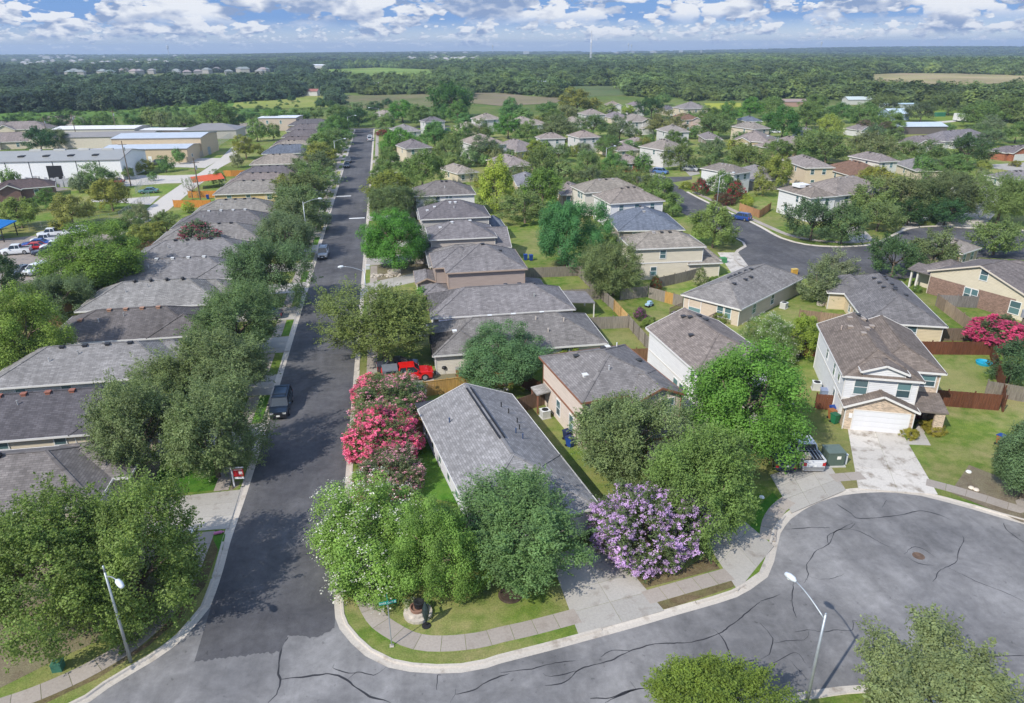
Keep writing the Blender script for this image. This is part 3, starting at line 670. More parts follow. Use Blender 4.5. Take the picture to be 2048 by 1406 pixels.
# driveways: world polygons
DRV = []
def slabs(name, pts, label, nx=2, ny=3, mat='conc', z=ZL+.015):
    """quad area cut into concrete slabs; pts = near-left, near-right, far-right, far-left"""
    o = empty(name, (*pts[0], 0)); o['kind'] = 'structure'; o['label'] = label; a, b, c, d = [Vector((*p, z)) for p in pts]; org = Vector((*pts[0], 0))
    g = .012
    for i in range(nx):
        for j in range(ny):
            q = MB(); co = []
            W0 = max((b-a).length, .1); H0 = max((d-a).length, .1)
            for (u, v) in ((i/nx+g/W0, j/ny+g/H0), ((i+1)/nx-g/W0, j/ny+g/H0), ((i+1)/nx-g/W0, (j+1)/ny-g/H0), (i/nx+g/W0, (j+1)/ny-g/H0)):
                p = (a*(1-u)+b*u)*(1-v)+(d*(1-u)+c*u)*v-org; co.append(p)
            q.face(co); 
            for k in range(4): e, f2 = co[k], co[(k+1) % 4]; q.face([(e.x, e.y, e.z-.08), (f2.x, f2.y, f2.z-.08), tuple(f2), tuple(e)])
            q.build('concrete_slab', M[mat], o)
    DRV.append([p for p in pts]); return o
def ribbon(name, path, w, label, L=1.5, mat='walk', z=ZL+.018, parts=True, jr=True):
    path = smooth_path(path, .5); acc = [0.]
    for i in range(1, len(path)): acc.append(acc[-1]+math.hypot(path[i][0]-path[i-1][0], path[i][1]-path[i-1][1]))
    A = offset(path, w/2); B = offset(path, -w/2); n = max(1, round(acc[-1]/L)); o = None
    def at(s):
        k = 0
        while k < len(acc)-2 and acc[k+1] < s: k += 1
        t = (s-acc[k])/max(acc[k+1]-acc[k], 1e-6); f = lambda Q: (Q[k][0]*(1-t)+Q[k+1][0]*t, Q[k][1]*(1-t)+Q[k+1][1]*t); return f(A), f(B)
    if parts: o = empty(name, (0, 0, 0)); o['kind'] = 'structure'; o['label'] = label
    big = MB()
    for i in range(n):
        q = MB() if parts else big; s0, s1 = acc[-1]*i/n+.014, acc[-1]*(i+1)/n-.014
        for k in range(2):
            a0, b0 = at(s0+(s1-s0)*k/2); a1, b1 = at(s0+(s1-s0)*(k+1)/2)
            q.face([(*b0, z), (*b1, z), (*a1, z), (*a0, z)]); q.face([(*a0, z), (*a1, z), (*a1, z-.06), (*a0, z-.06)]); q.face([(*b0, z-.06), (*b1, z-.06), (*b1, z), (*b0, z)])
        if parts: q.build('paving_slab', M[mat], o)
    if not parts: o = big.build(name, M[mat]); o['kind'] = 'structure'; o['label'] = label
    return o
slabs('driveway', W_([(1157, 1270), (1329, 1221.5), (1212, 1084), (1098, 1110)], .1), 'pale concrete driveway of the grey roofed corner house', 2, 4)
slabs('driveway', W_([(1476, 1182), (1548, 1092), (1420, 985), (1375, 1028)], .1), 'shaded concrete driveway right of the purple crape myrtle', 2, 3)
slabs('driveway', W_([(1583, 1026), (1692, 980), (1650, 915), (1540, 950)], .1), 'concrete driveway where the white pickup is parked', 3, 3)
slabs('driveway', W_([(1716, 977), (1876, 989), (1805, 867), (1695, 856)], .1), 'stained pale concrete driveway of the white garage', 2, 3, 'stained')
slabs('garden_path', W_([(1812, 889), (1862, 891), (1846, 862), (1818, 870)], .1), 'short pale path to the porch beside the white garage', 1, 2, z=ZL+.02)
slabs('garden_path', W_([(1829, 866), (1850, 866), (1843, 847), (1834, 846)], .1), 'path by the porch between two clipped bushes', 1, 1, z=ZL+.024)
yk = [49.9+11.75*k for k in range(26)]
for k in range(25):
    y = yk[k]-1.4 if k else 48.5; x1 = -23.2
    slabs('driveway', [(-14.32, y+5.4), (-14.32, y), (x1, y+.5), (x1, y+5.2)], 'concrete driveway crossing the pavement on the west side, number %d from the corner' % (k+1), 3 if k < 12 else 1, 2 if k < 12 else 1)
slabs('garden_path', [(-22.9, 53.9), (-21.8, 53.9), (-22.2, 60), (-23.3, 60)], 'shaded path from the first western driveway to the porch', 1, 4, 'walk')
for k, (ya, yb, yc, yd, x1, lb) in enumerate(((70.0, 75.2, 75.2, 70.0, 3.3, 'driveway with the red pickup truck'), (83.5, 88, 90.5, 86, 3.6, 'driveway under the big olive tree'), (105.2, 110, 115, 110, 4.0, 'pale driveway slanting past the stone ringed tree'),
     (120, 125, 127, 122, 4, 'shaded driveway behind the bright green tree'), (131.5, 136.5, 137, 132, 4, 'driveway of the grey two-storey house'), (143, 148, 148, 143, 4, 'driveway between the two-storey houses'),
     (155, 160, 160, 155, 4, 'driveway of the white two-storey house'), (178, 183, 183, 178, 4, 'driveway beside the lime green tree'), (200, 205, 205, 200, 4, 'driveway halfway up the street'), (214, 220, 220, 214, 4, 'wide pale driveway far up the street'), (240, 246, 246, 240, 4, 'driveway near the far end'))):
    slabs('driveway', [(-5.02, ya), (-5.02, yb), (x1, yc), (x1, yd)], 'concrete '+lb+' on the east side', 2, 2)
# pavements
walkC = W_([(728, 1162), (732, 1197), (744, 1223), (762, 1246), (800, 1270), (829, 1282), (861, 1287), (911, 1286), (965, 1279), (1003, 1269), (1062, 1256), (1156, 1231)], .1)
ribbon('pavement', [(-3.55, 69.6), (-3.5, 60), (-3.4, 50), (-3.35, 44)]+walkC, 1.3, 'curved concrete pavement round the corner lawn')
ribbon('pavement', W_([(1291, 1196), (1459, 1148)], .1), 1.25, 'short pavement below the purple crape myrtle')
ribbon('pavement', W_([(1535, 1080), (1540, 1045), (1556, 1018), (1578, 1000)], .1), 1.2, 'shaded pavement between two driveways of the turning circle')
ribbon('pavement', W_([(1664, 956), (1726, 951)], .1), 1.2, 'short pavement left of the white garage driveway')
ribbon('pavement', W_([(1852, 964), (1905, 978), (1960, 994), (2048, 1020)], .1)+[(49.6, 40.8), (52, 37)], 1.2, 'pavement curving round the right of the turning circle')
ribbon('pavement', [(-3.6, y) for y in (75.4, 80, 83.4)], 1.2, 'pavement beyond the red pickup driveway')
for a, b in ((88.2, 105), (110.2, 119.8), (125.2, 131.3), (136.7, 142.8)): ribbon('pavement', [(-3.7, a), (-3.7, (a+b)/2), (-3.7, b)], 1.15, 'eastern pavement between driveways %d m up the street' % a)
ribbon('pavement', [(-3.8, 160.3), (-3.8, 200), (-3.8, 250), (-3.8, 336)], 1.2, 'far part of the eastern pavement', parts=False)
wl = [(-15.9, 48.3)]+W_([(407, 1070), (404, 1110), (396, 1150)], .1)
ribbon('pavement', [(-15.95, 48.4), (-16.0, 46), (-16.15, 43), (-16.7, 40), (-17.8, 37.8), (-19.4, 36.1), (-21.8, 34.6), (-24.6, 33.6), (-28, 33.1), (-40, 32.9)], 1.3, 'pavement round the western street corner under the big tree')
for k in range(11): ribbon('pavement', [(-15.95, yk[k]+4.1 if k else 54.0), (-15.95, yk[k]+7), (-15.95, yk[k+1]-1.5)], 1.2, 'western pavement between driveways, stretch %d from the corner' % (k+1))
ribbon('pavement', [(-15.95, yk[11]), (-15.95, 250), (-15.95, 340)], 1.2, 'far part of the western pavement', parts=False)
# kerbs: short cast sections, dropped at driveways
def kerb(path, sgn, label, i0, i1):
    o = empty('kerb', (0, 0, 0)); o['kind'] = 'structure'; o['label'] = label; off = {d: offset(path, sgn*d) for d in (0, .4, .45, .6, .64)}
    i = i0
    while i < i1:
        far = path[i][1] > 95; j = min(i+(9 if far else 3), i1); q = MB(); pm = path[(i+j)//2]
        near = any(min(math.hypot(pm[0]-((p[0]+q2[0])/2), pm[1]-((p[1]+q2[1])/2)) for p, q2 in ((d[0], d[1]),)) < math.hypot(d[0][0]-d[1][0], d[0][1]-d[1][1])/2+.4 for d in DRV)
        prof = [(0, .016), (.4, .026), (.45, .045), (.6, .10), (.64, .112)] if near else [(0, .016), (.4, .026), (.45, .135), (.6, .145), (.64, .09)]
        for k in range(i, j):
            for (d0, z0), (d1, z1) in zip(prof[:-1], prof[1:]):
                a = off[d0]; b = off[d1]; f = [(*a[k], z0), (*a[k+1], z0), (*b[k+1], z1), (*b[k], z1)]
                q.face(f)
        q.build('kerb_section', M['kerb'], o); i = j
    return o
i45 = next(i for i, p in enumerate(kR) if p[1] < 45)
kerb(kR, 1, 'straight eastern kerb of the long street', 0, i45); kerb(kR, 1, 'pale kerb and gutter sweeping round the corner lawn and turning circle', i45, nR+8)
isx = next(i for i, p in enumerate(kR) if i > nR and p[0] < 33); kerb(kR, 1, 'kerb on the south side of the side street', isx, len(kR)-1)
kerb(kL, -1, 'western kerb of the long street and its corner', 0, len(kL)-1)
# end of the street: pale crossing kerb
b = MB(); b.box(-14.3, 336.4, .0, -5.0, 337.1, .07); o = b.build('kerb_strip', M['kerb']); o['kind'] = 'structure'; o['label'] = 'pale concrete strip across the far end of the street'
# road markings
b = MB(); b.face([(-13.5, 184.6, .018), (-9.9, 184.6, .018), (-9.9, 185.2, .018), (-13.5, 185.2, .018)]); b.build('stop_line', M['white'], main_road)
b = MB(); b.face([(-9.4, 158.3, .018), (-6.0, 158.3, .018), (-6.0, 158.9, .018), (-9.4, 158.9, .018)]); b.build('stop_line', M['white'], main_road)
# sealed cracks on the old asphalt
CRK = [T1(245, 905, 240, 1000, 222, 1180, 240, 1220, 205, 1340, 140, 1406), T1(300, 890, 250, 950), T1(240, 1220, 400, 1205, 620, 1180, 740, 1215, 850, 1300, 960, 1365, 1040, 1380, 1100, 1406),
    T1(760, 1225, 840, 1165, 970, 1190, 1010, 1170, 1070, 1120), T1(840, 1165, 800, 1175, 700, 1155, 645, 1130, 660, 1100), T1(1490, 1185, 1465, 1190, 1455, 1305), T1(1560, 1406, 1600, 1340, 1605, 1295), T1(1600, 1340, 1740, 1310, 1870, 1230, 2031, 1175),
    T2(0, 1170, 250, 1140, 400, 1100, 590, 1075), T2(340, 1175, 400, 1200, 600, 1155, 640, 1135), T2(350, 1275, 500, 1245, 560, 1200, 640, 1135, 860, 1075, 990, 1010, 1020, 1000, 1210, 945, 1500, 930, 1710, 865, 1750, 840, 1830, 780, 2031, 620),
    T2(785, 1048, 880, 995, 1020, 1000), T2(1670, 830, 1710, 865, 1760, 940, 1830, 1090), T2(1830, 1090, 1950, 1075, 2031, 1070), T2(700, 1370, 860, 1368, 960, 1330, 1060, 1300, 1200, 1285, 1340, 1275), T2(820, 1406, 900, 1365, 1060, 1300), T2(1060, 1300, 1015, 1235),
    T3(740, 0, 690, 45, 590, 60, 560, 120, 530, 165, 430, 220, 400, 270, 360, 340, 375, 410, 340, 470), T3(375, 410, 450, 435, 560, 430, 655, 395), T3(690, 45, 780, 70, 950, 160, 1010, 190), T3(530, 165, 525, 100, 600, 60, 720, 0),
    T3(1120, 245, 1180, 190, 1260, 200, 1360, 265), T3(1145, 265, 1230, 315, 1350, 330), T3(1570, 100, 1580, 140, 1540, 220, 1520, 300, 1440, 345, 1390, 370, 1360, 430, 1340, 460), T3(1450, 345, 1550, 390, 1670, 450, 1800, 500, 1950, 560, 2048, 610),
    T3(260, 455, 250, 560, 255, 655, 285, 735), T3(0, 605, 80, 585, 160, 548), T3(0, 775, 60, 840, 98, 895, 95, 935, 70, 1020, 0, 1055), T3(95, 935, 200, 915, 340, 905, 375, 870, 370, 840), T3(265, 848, 390, 830, 480, 845, 600, 830, 715, 830, 720, 760, 760, 760),
    T3(20, 1135, 150, 1060, 280, 1005, 350, 1090), T3(230, 1065, 290, 1130, 370, 1220), T3(1740, 1055, 1800, 1035, 2048, 1028), T3(1890, 0, 1920, 60, 2048, 150), T3(200, 50, 400, 35, 540, 38), T4(590, 1270, 700, 1340, 780, 1385, 1080, 1360, 1240, 1325, 1400, 1360, 1480, 1396), T4(980, 1240, 950, 1300)]
road_old = bpy.data.objects['road']
b = MB(); rr = random.Random(8)
for ci, c in enumerate(CRK):
    pth = [(x+rr.uniform(-.03, .03), y+rr.uniform(-.03, .03)) for x, y in smooth_path(W_(c), .22)]; w0 = rr.uniform(.014, .040)*(1.3 if ci < 4 or ci in (14, 15, 26) else 1)
    ws = [max(.006, w0*(.6+.8*abs(math.sin(i*.37+ci)))*min(1, .3+i*.2, .3+(len(pth)-1-i)*.2)) for i in range(len(pth))]
    for i in range(len(pth)-1):
        dx, dy = pth[i+1][0]-pth[i][0], pth[i+1][1]-pth[i][1]; l = math.hypot(dx, dy) or 1; nx, ny = -dy/l, dx/l
        b.face([(pth[i][0]+nx*ws[i], pth[i][1]+ny*ws[i], .010), (pth[i][0]-nx*ws[i], pth[i][1]-ny*ws[i], .010), (pth[i+1][0]-nx*ws[i+1], pth[i+1][1]-ny*ws[i+1], .010), (pth[i+1][0]+nx*ws[i+1], pth[i+1][1]+ny*ws[i+1], .010)])
o = b.build('crack_sealant', M['seal'], road_old); o['kind'] = 'stuff'
mx, my = G(1837, 1112); b = MB(); b.lathe([(.42, .008), (.42, .016), (.36, .016), (.355, .011), (.05, .012)], 24, 0, (mx, my)); m_ = b.build('manhole_cover', plain('rusty_iron', (.13, .085, .06), .8, var=.4)); tag(m_, 'rusty round manhole cover in the turning circle', 'manhole cover')
# stone ringed bed, dry litter and bare patches
poly('flower_bed', W_([(1262, 1140), (1283, 1178), (1440, 1137), (1416, 1108), (1350, 1150)], .1), ZL+.006, 'mulch', label='brown leaf litter under the purple crape myrtle')
poly('verge', W_([(1300, 1209), (1331, 1219), (1467, 1174), (1470, 1160)], .1), ZL+.008, 'mulch', label='dry brown verge below the purple crape myrtle')
poly('verge', W_([(690, 1140), (706, 1162), (710, 1205), (726, 1240), (744, 1262), (780, 1285), (806, 1298), (851, 1307), (900, 1307), (953, 1302), (1020, 1287), (1069, 1273), (1163, 1248), (1156, 1266), (1020, 1305), (930, 1322), (871, 1325), (820, 1322), (770, 1308), (735, 1285), (710, 1255), (694, 1225), (688, 1190)], .1), ZL+.004, 'lawn', label='strip of patchy grass between kerb and corner pavement')
poly('lawn', W_([(750, 1160), (760, 1205), (782, 1233), (822, 1259), (871, 1270), (922, 1269), (976, 1260), (1056, 1241), (1147, 1218), (1098, 1100), (1000, 1040), (760, 1040)], .1), ZL+.004, 'lawn', label='sunlit front lawn of the corner house')
poly('lawn', W_([(800, 935), (846, 872), (860, 868), (888, 905), (940, 985), (930, 1010), (830, 990)], .1), ZL+.006, 'lush', label='bright green side lawn of the corner house')
poly('lawn', [(-22.0, 54.3), (-16.6, 54.2), (-16.6, 60.0), (-22.2, 60.0)], ZL+.006, 'lush', label='bright green front lawn behind the red sale sign')
for k in range(1, 9): poly('verge', [(-15.3, yk[k]+4.3), (-14.4, yk[k]+4.3), (-14.4, yk[k+1]-1.9), (-15.3, yk[k+1]-1.9)], ZL+.005, 'lush' if k % 2 else 'lawn', label='narrow green verge by the western kerb, strip %d' % k)
poly('verge', W_([(463, 965), (480, 962), (477, 972), (459, 984)], .1), ZL+.006, 'dirt', label='bare earth under the red sale sign')
poly('verge', W_([(430, 1059), (451, 1068), (445, 1100), (415, 1113)], .1), ZL+.006, 'lush', label='small green verge with the pink bottle')
poly('yard', [(-22, 37), (-17.6, 39.5), (-16.9, 43), (-16.7, 48), (-24, 48), (-36, 48), (-36, 33.8), (-26, 34.2)], ZL+.005, 'dirt', label='shaded bare ground under the big corner tree')
poly('verge', [(-15.3, 47.5), (-14.6, 46), (-14.7, 42), (-15.5, 39.4), (-17, 37), (-19.2, 34.9), (-23, 32.7), (-22.5, 33.6), (-19.3, 35.4), (-17.1, 37.4), (-15.9, 40), (-15.4, 43)], ZL+.007, 'mulch', label='leaf strewn verge at the western corner')
poly('yard', W_([(735, 780), (860, 740), (900, 742), (935, 752), (850, 788), (770, 800)], .1), ZL+.005, 'dirt', label='dry yellow ground beside the red pickup')
poly('yard', W_([(748, 505), (850, 490), (890, 540), (830, 545), (765, 560), (748, 560)], .1), ZL+.006, 'dirt', label='rock mulched bed round the bright green street tree')
poly('yard', W_([(1192, 620), (1262, 590), (1312, 640), (1330, 700), (1262, 640)], .1), ZL+.006, 'lawn', label='weedy back garden with the purple bush')
poly('yard', W_([(1880, 810), (1990, 785), (2048, 800), (2048, 1010), (1880, 960), (1845, 905)], .1), ZL+.004, 'lawn', label='wide yellow green lawn right of the white house')
poly('verge', W_([(1938, 930), (1990, 950), (2048, 985), (2048, 1045), (1960, 1010), (1900, 985)], .1), ZL+.007, 'dirt', label='worn pale ground at the right of the turning circle')
poly('verge', W_([(1490, 1075), (1520, 1010), (1545, 985), (1560, 1000), (1535, 1030), (1528, 1075)], .1), ZL+.006, 'lush', label='dark green verge between two shaded driveways')
poly('verge', W_([(1667, 966), (1728, 960), (1720, 974), (1690, 976)], .1), ZL+.008, 'lawn', label='small green verge left of the white garage driveway')
# inner streets of the eastern estate
Tb = lambda *a: tile(1380, 420, 5.86, *a)
inner = [(1225, 352), (1300, 372), (1338, 388), (1352, 402), (1362, 425), (1400, 445), (1440, 462), (1463, 474)]+Tb(640, 380, 665, 430, 580, 480, 550, 520, 560, 590, 620, 650, 690, 672)+[(1530, 543), (1600, 556), (1680, 562), (1760, 560), (1830, 556), (1860, 540), (1900, 520), (1960, 515), (2048, 520), (2120, 530), (2120, 470), (2048, 462), (1971, 459.5), (1943, 457.5), (1868, 453.5), (1824, 457.5), (1804, 464), (1775, 478), (1752, 488.5), (1713, 493.5), (1664, 494.5), (1610, 490), (1561, 477), (1520, 455), (1492, 441), (1460, 427), (1400, 399), (1372, 384), (1345, 365), (1384, 359), (1384, 353), (1338, 354), (1290, 352)]
poly('road', W_(inner, ZL), ZL+.02, 'road_new', label='dark asphalt street curving into the second turning circle')
def simple_kerb(px, label, w=.55):
    p = smooth_path(W_(px, ZL), 2.); a = offset(p, w); b = MB()
    for i in range(len(p)-1): b.face([(*p[i], ZL+.03), (*p[i+1], ZL+.03), (*a[i+1], ZL+.13), (*a[i], ZL+.13)])
    o = b.build('kerb', M['kerb']); o['kind'] = 'structure'; o['label'] = label
simple_kerb([(1372, 384), (1400, 399), (1460, 427), (1492, 441), (1520, 455), (1561, 477), (1610, 490), (1664, 494.5), (1713, 493.5), (1752, 488.5), (1775, 478), (1804, 464), (1824, 457.5), (1868, 453.5), (1943, 457.5), (2048, 462)], 'pale kerb along the far side of the second turning circle')
simple_kerb(Tb(690, 672, 620, 650, 560, 590, 550, 520, 580, 480, 665, 430, 640, 380, 480, 300), 'pale kerb on the near bend of the second turning circle')
ribbon('pavement', W_([(1388, 384), (1440, 408), (1490, 432), (1530, 450), (1575, 469), (1620, 479), (1670, 484), (1720, 484), (1750, 478)], ZL), 1.3, 'pavement curving past the trees of the second turning circle', L=3.)
slabs('driveway', W_([(1476, 505), (1497, 532), (1462, 545), (1435, 505)], ZL), 'white concrete driveway at the second turning circle', 2, 2, 'stained', ZL+.025)
poly('driveway', W_([(1700, 485), (1748, 480), (1722, 452), (1690, 455)], ZL), ZL+.03, 'conc', label='driveway behind the pair of round oaks')
poly('driveway', W_([(1870, 452), (1965, 458), (1990, 428), (1945, 420), (1880, 440)], ZL), ZL+.03, 'stained', label='pale driveways at the top of the second turning circle')
poly('driveway', W_([(1800, 462), (1835, 452), (1850, 430), (1820, 430)], ZL), ZL+.03, 'conc', label='driveway of the parked white car')
poly('driveway', W_([(1300, 352), (1330, 354), (1320, 332), (1298, 335)], ZL), ZL+.03, 'conc', label='driveway under the blue estate car')
poly('driveway', W_([(1380, 352), (1400, 348), (1390, 330), (1362, 334)], ZL), ZL+.03, 'conc', label='driveway under the silver car')
poly('driveway', W_([(1580, 275), (1640, 283), (1630, 268), (1600, 266)], ZL), ZL+.03, 'conc', label='driveway of the small far garage')
poly('driveway', W_([(1960, 333), (2048, 345), (2048, 325), (1985, 329)], ZL), ZL+.03, 'conc', label='driveway of the brick fronted house')
# western lane, yard and paths
Ta = lambda *a: tile(250, 200, 4.551, *a)
poly('lane', W_(Ta(190, 1000, 330, 890, 520, 760, 700, 650, 860, 540, 960, 440, 1010, 410, 1100, 330, 1150, 318, 1120, 345, 1010, 500, 970, 560, 860, 620, 720, 740, 590, 840, 400, 1000, 260, 1080, 190, 1120, 80, 1180)+[(240, 470), (255, 440)], ZL), ZL+.02, 'gravel_road', label='pale concrete lane behind the western houses')
poly('driveway', W_([(320, 392), (250, 397), (180, 399), (185, 404), (250, 406), (300, 410)], ZL), ZL+.024, 'gravel_road', label='pale track joining the lane from the left')
poly('driveway', W_([(250, 350), (340, 351), (400, 349), (372, 366), (330, 367), (250, 373), (235, 372)], ZL), ZL+.024, 'gravel_road', label='pale forecourt below the white warehouse')
poly('driveway', W_([(330, 319), (400, 316), (445, 316), (410, 336), (340, 334)], ZL), ZL+.024, 'gravel_road', label='pale forecourt of the tan metal building')
poly('car_park', W_([(-120, 482), (0, 478), (130, 466), (240, 470), (150, 540), (60, 582), (0, 588), (-120, 600)], ZL), ZL+.02, 'lot', label='worn gravel and asphalt parking lot at the left')
poly('yard', W_([(-60, 360), (60, 365), (140, 378), (60, 392), (-60, 395)], ZL), ZL+.01, 'lot', label='pale storage yard in front of the white warehouse')
poly('car_park', W_([(430, 252), (520, 243), (520, 262), (455, 275), (400, 268)], ZL), ZL+.01, 'lot', label='grey storage lot behind the metal fence')
# fields
def field(px, g1, g2, dry, label, amt=.6, sc=.25, z=.14):
    nm = mk_grass('field_grass', g1, g2, dry, amt, sc); poly('field', W_(px), z, nm, label=label)
FY = [(470, 206), (560, 198), (640, 189), (662, 192), (668, 214), (560, 217), (462, 217)]
FG = [(0, 226), (200, 222), (330, 214), (470, 206), (462, 217), (560, 217), (560, 226), (330, 232), (120, 236), (0, 240)]
FB = [(672, 192), (860, 188), (885, 190), (890, 214), (700, 217), (672, 215)]
FT = [(935, 186), (1010, 186), (1060, 193), (1130, 196), (1110, 207), (1000, 212), (940, 206)]
FM = [(640, 139), (760, 135), (860, 139), (905, 146), (800, 152), (650, 149)]
FX = [(1408, 207), (1482, 206), (1484, 226), (1428, 226)]
FZ = [(1338, 168), (1376, 172), (1380, 180), (1345, 179)]
FR = [(1712, 150), (1800, 146.5), (1910, 147), (2048, 151), (2200, 156), (2200, 166), (2048, 163), (1950, 170), (1860, 172), (1745, 163)]
FE = [(1805, 226), (1840, 219), (1925, 221), (1925, 240), (2000, 256), (2000, 270), (1890, 262), (1805, 250)]
FQ = [(1100, 178), (1170, 172), (1250, 172), (1250, 190), (1140, 196)]
FIELDS = [FY, FG, FB, FT, FM, FX, FZ, FR, FE, FQ]
field(FG, (.075, .15, .03), (.10, .19, .035), (.15, .20, .04), 'bushy green meadow beyond the commercial yards', .5)
field(FY, (.17, .23, .04), (.24, .28, .06), (.30, .28, .10), 'yellow green meadow beyond the street')
field(FB, (.13, .155, .055), (.17, .18, .075), (.22, .18, .11), 'olive brown mown field beyond the end of the street', .8)
field(FT, (.22, .19, .12), (.27, .21, .15), (.20, .19, .08), 'pale brown ploughed field behind the largest tree')
field(FM, (.14, .24, .04), (.18, .28, .05), (.26, .28, .08), 'small bright far meadow with a few sheds')
field(FX, (.25, .29, .03), (.30, .32, .04), (.32, .30, .08), 'vivid yellow flowering field behind the houses')
field(FZ, (.22, .30, .05), (.26, .33, .06), (.30, .30, .08), 'small sunlit clearing in the woodland')
field(FR, (.28, .26, .10), (.34, .29, .14), (.36, .27, .17), 'long tan hay field in the woods at the right', .8)
field(FE, (.13, .20, .025), (.18, .25, .035), (.24, .26, .07), 'bright paddock with a lone oak at the right')
field(FQ, (.09, .14, .05), (.11, .16, .055), (.16, .16, .07), 'grey green scrub field by the long low barn')
poly('track', W_(tile(1600, 180, 4.571, 960, 295, 1150, 300, 1400, 280, 1500, 268, 1500, 285, 1400, 296, 1150, 316, 960, 312)), .17, 'gravel_road', label='pale dirt track across the paddock')
# ------------------------------------------------------------------ houses
hr = random.Random(21)
# --- west side row, one storey, ridges across the street
WEST = [ # k, roof, wall, x_left, label, nick
 (0, (.185, .17, .165), BEIGE, -44, 'nearest western house, brown-grey shingle roof with a front gable, behind the big corner tree', 'the nearest western house'),
 (1, (.105, .10, .11), CREAM, -43.5, 'dark roofed western house, second from the corner, with four rust red roof vents', 'the second western house'),
 (2, (.23, .225, .225), WHITE, -42.5, 'light grey roofed western house with a white wall, third from the corner', 'the third western house'),
 (3, (.13, .12, .12), WHITE, -41.5, 'brown-black roofed western house with rust stained roof vents, fourth from the corner', 'the fourth western house'),
 (4, (.24, .235, .23), (.50, .36, .30), -42, 'pale grey roofed western house with black roof vents, fifth from the corner', 'the fifth western house'),
 (5, (.20, .195, .20), TAUPE, -42.3, 'grey roofed western house with white roof vents in a row, sixth from the corner', 'the sixth western house'),
 (6, (.205, .20, .205), CREAM, -42.5, 'plain grey roofed western house between the white vented roof and the pink flowering bush', 'the seventh western house'),
 (7, (.22, .21, .205), CREAM, -42, 'grey western house partly hidden by the crape myrtle with dull pink flowers', 'the eighth western house'),
 (8, (.15, .145, .15), WHITE, -42, 'dark streaked roof western house with a white eave, just before the mottled grey roof', 'the ninth western house'),
 (9, (.23, .22, .205), CREAM, -41, 'mottled grey roof western house right before the yellow walled one', 'the tenth western house'),
 (11, (.24, .225, .205), (.66, .50, .26), -41.3, 'yellow walled western house with an orange fence at its back', 'the yellow western house'),
 (12, (.22, .19, .18), CREAM, -41, 'brownish roof western house directly behind the yellow one', 'the house behind the yellow one'),
 (13, (.145, .135, .145), WHITE, -40.5, 'dark grey roof western house halfway up the street', 'the dark roofed house up the west side'),
 (15, ROOF_T, CREAM, -40.5, 'tan roof western house in front of the blue-grey one', 'the tan roof up the west side'),
 (17, ROOF_BL, WHITE, -40.5, 'blue-grey roof western house with a long white wall', 'the blue-grey western roof'),
 (18, ROOF_T, CREAM, -40, 'tan roof western house just behind the blue-grey one', 'the roof behind the blue-grey one'),
 (19, (.15, .13, .13), CREAM, -40, 'dark hipped western house with a cream wall far up the street', 'the dark hipped far western house'),
 (21, (.145, .13, .135), TAN, -40, 'dark brown hipped western house, third from the far end', 'the brown hipped far western house'),
 (23, (.15, .135, .14), WHITE, -41, 'wide dark roof western house, second from the far end', 'the wide far western house'),
 (25, (.13, .125, .135), TAN, -43, 'last western house, dark roof beside the end of the street', 'the last western house')]
for k, rc, wc, xl, lb, nk in WEST:
    y = yk[k]; h = House(lb, nk, (xl, y+.38), 0, wc, rc, group=None); Wd = -xl-24.2
    h.block(0, 0, Wd, 9.2, 2.75, 'x', .47, 'hh')
    if k < 6 or k in (11, 17): h.block(Wd-5.6, -.02 if k % 2 else 3.6, Wd+1.3, 5.4 if k % 2 else 9.22, 2.75, 'y' if k in (0, 3, 5) else 'x', .47, 'hh' if k != 0 else 'hh')
    h.garage(0, 'e', 2.3 if k else 2.2, 4.6)
    for u in (3.2, 7.6, 12.4): h.win(0, 's', u, 1.55, .95, 1.25)
    h.win(0, 'e', 7.6, 1.5, .9, 1.3)
    vc = {1: (.30, .12, .08), 3: (.36, .20, .13), 5: (.66, .66, .64), 8: (.6, .6, .6)}.get(k, (.035, .035, .04))
    nv = 4 if k < 14 else 2; top = 4.35
    for q in range(nv): h.vent(0, 6.2+q*(1.9+.2*(k % 3)), top, 'box' if k not in (4, 0) else 'turbine', vc)
    if k < 12:
        h.vent(0, 5.4, 2.6, 'pipe', (.5, .5, .5)); h.vent(0, 8.1, 3.3, 'pipe', (.35, .35, .35))
        if k in (1, 3): h.vent(0, 3.2, 3.0, 'box', vc)
    h.done()
# --- corner house with the long light grey roof
h = House('single-storey corner house with a long speckled light grey roof, ringed by flowering trees', 'the grey roofed corner house', (4.4, 41.5), math.radians(9.8), (.60, .59, .64), (.245, .243, .25))
h.block(.4, 1.5, 9.2, 19.3, 2.8, 'y', .42, 'hg'); h.block(4.0, .0, 9.22, 7.2, 2.8, 'y', .42, 'hh')
for u in (3.2, 5.6, 8.2, 11.2, 13.8, 16.4): h.win(0, 'w', u, 1.5, .85, 1.6)
h.garage(1, 's', 2.6, 4.5); h.door(0, 's', 2.6)
for x_, y_ in ((7.1, 15.6), (7.4, 14.4), (7.6, 12.6), (7.3, 11.2)): h.vent(0, x_, y_, 'pipe', (.04, .04, .04))
for x_, y_ in ((6.6, 10.2), (6.9, 9.3), (1.9, 14.8)): h.vent(0, x_, y_, 'pipe', (.05, .08, .16))
b = MB(); b.box(4.55, 8.6, h.blocks[0]['zr']-.04, 4.72, 18.6, h.blocks[0]['zr']+.05); b.box(4.98, 8.6, h.blocks[0]['zr']-.04, 5.1, 18.6, h.blocks[0]['zr']+.05); b.build('ridge_vent', M['black'], h.blocks[0]['roof'])
h.shed_roof(.2, 19.4, 5.6, 22.0, 2.2, 2.35, 's', 'patio_cover', (.06, .065, .08)); h.done()
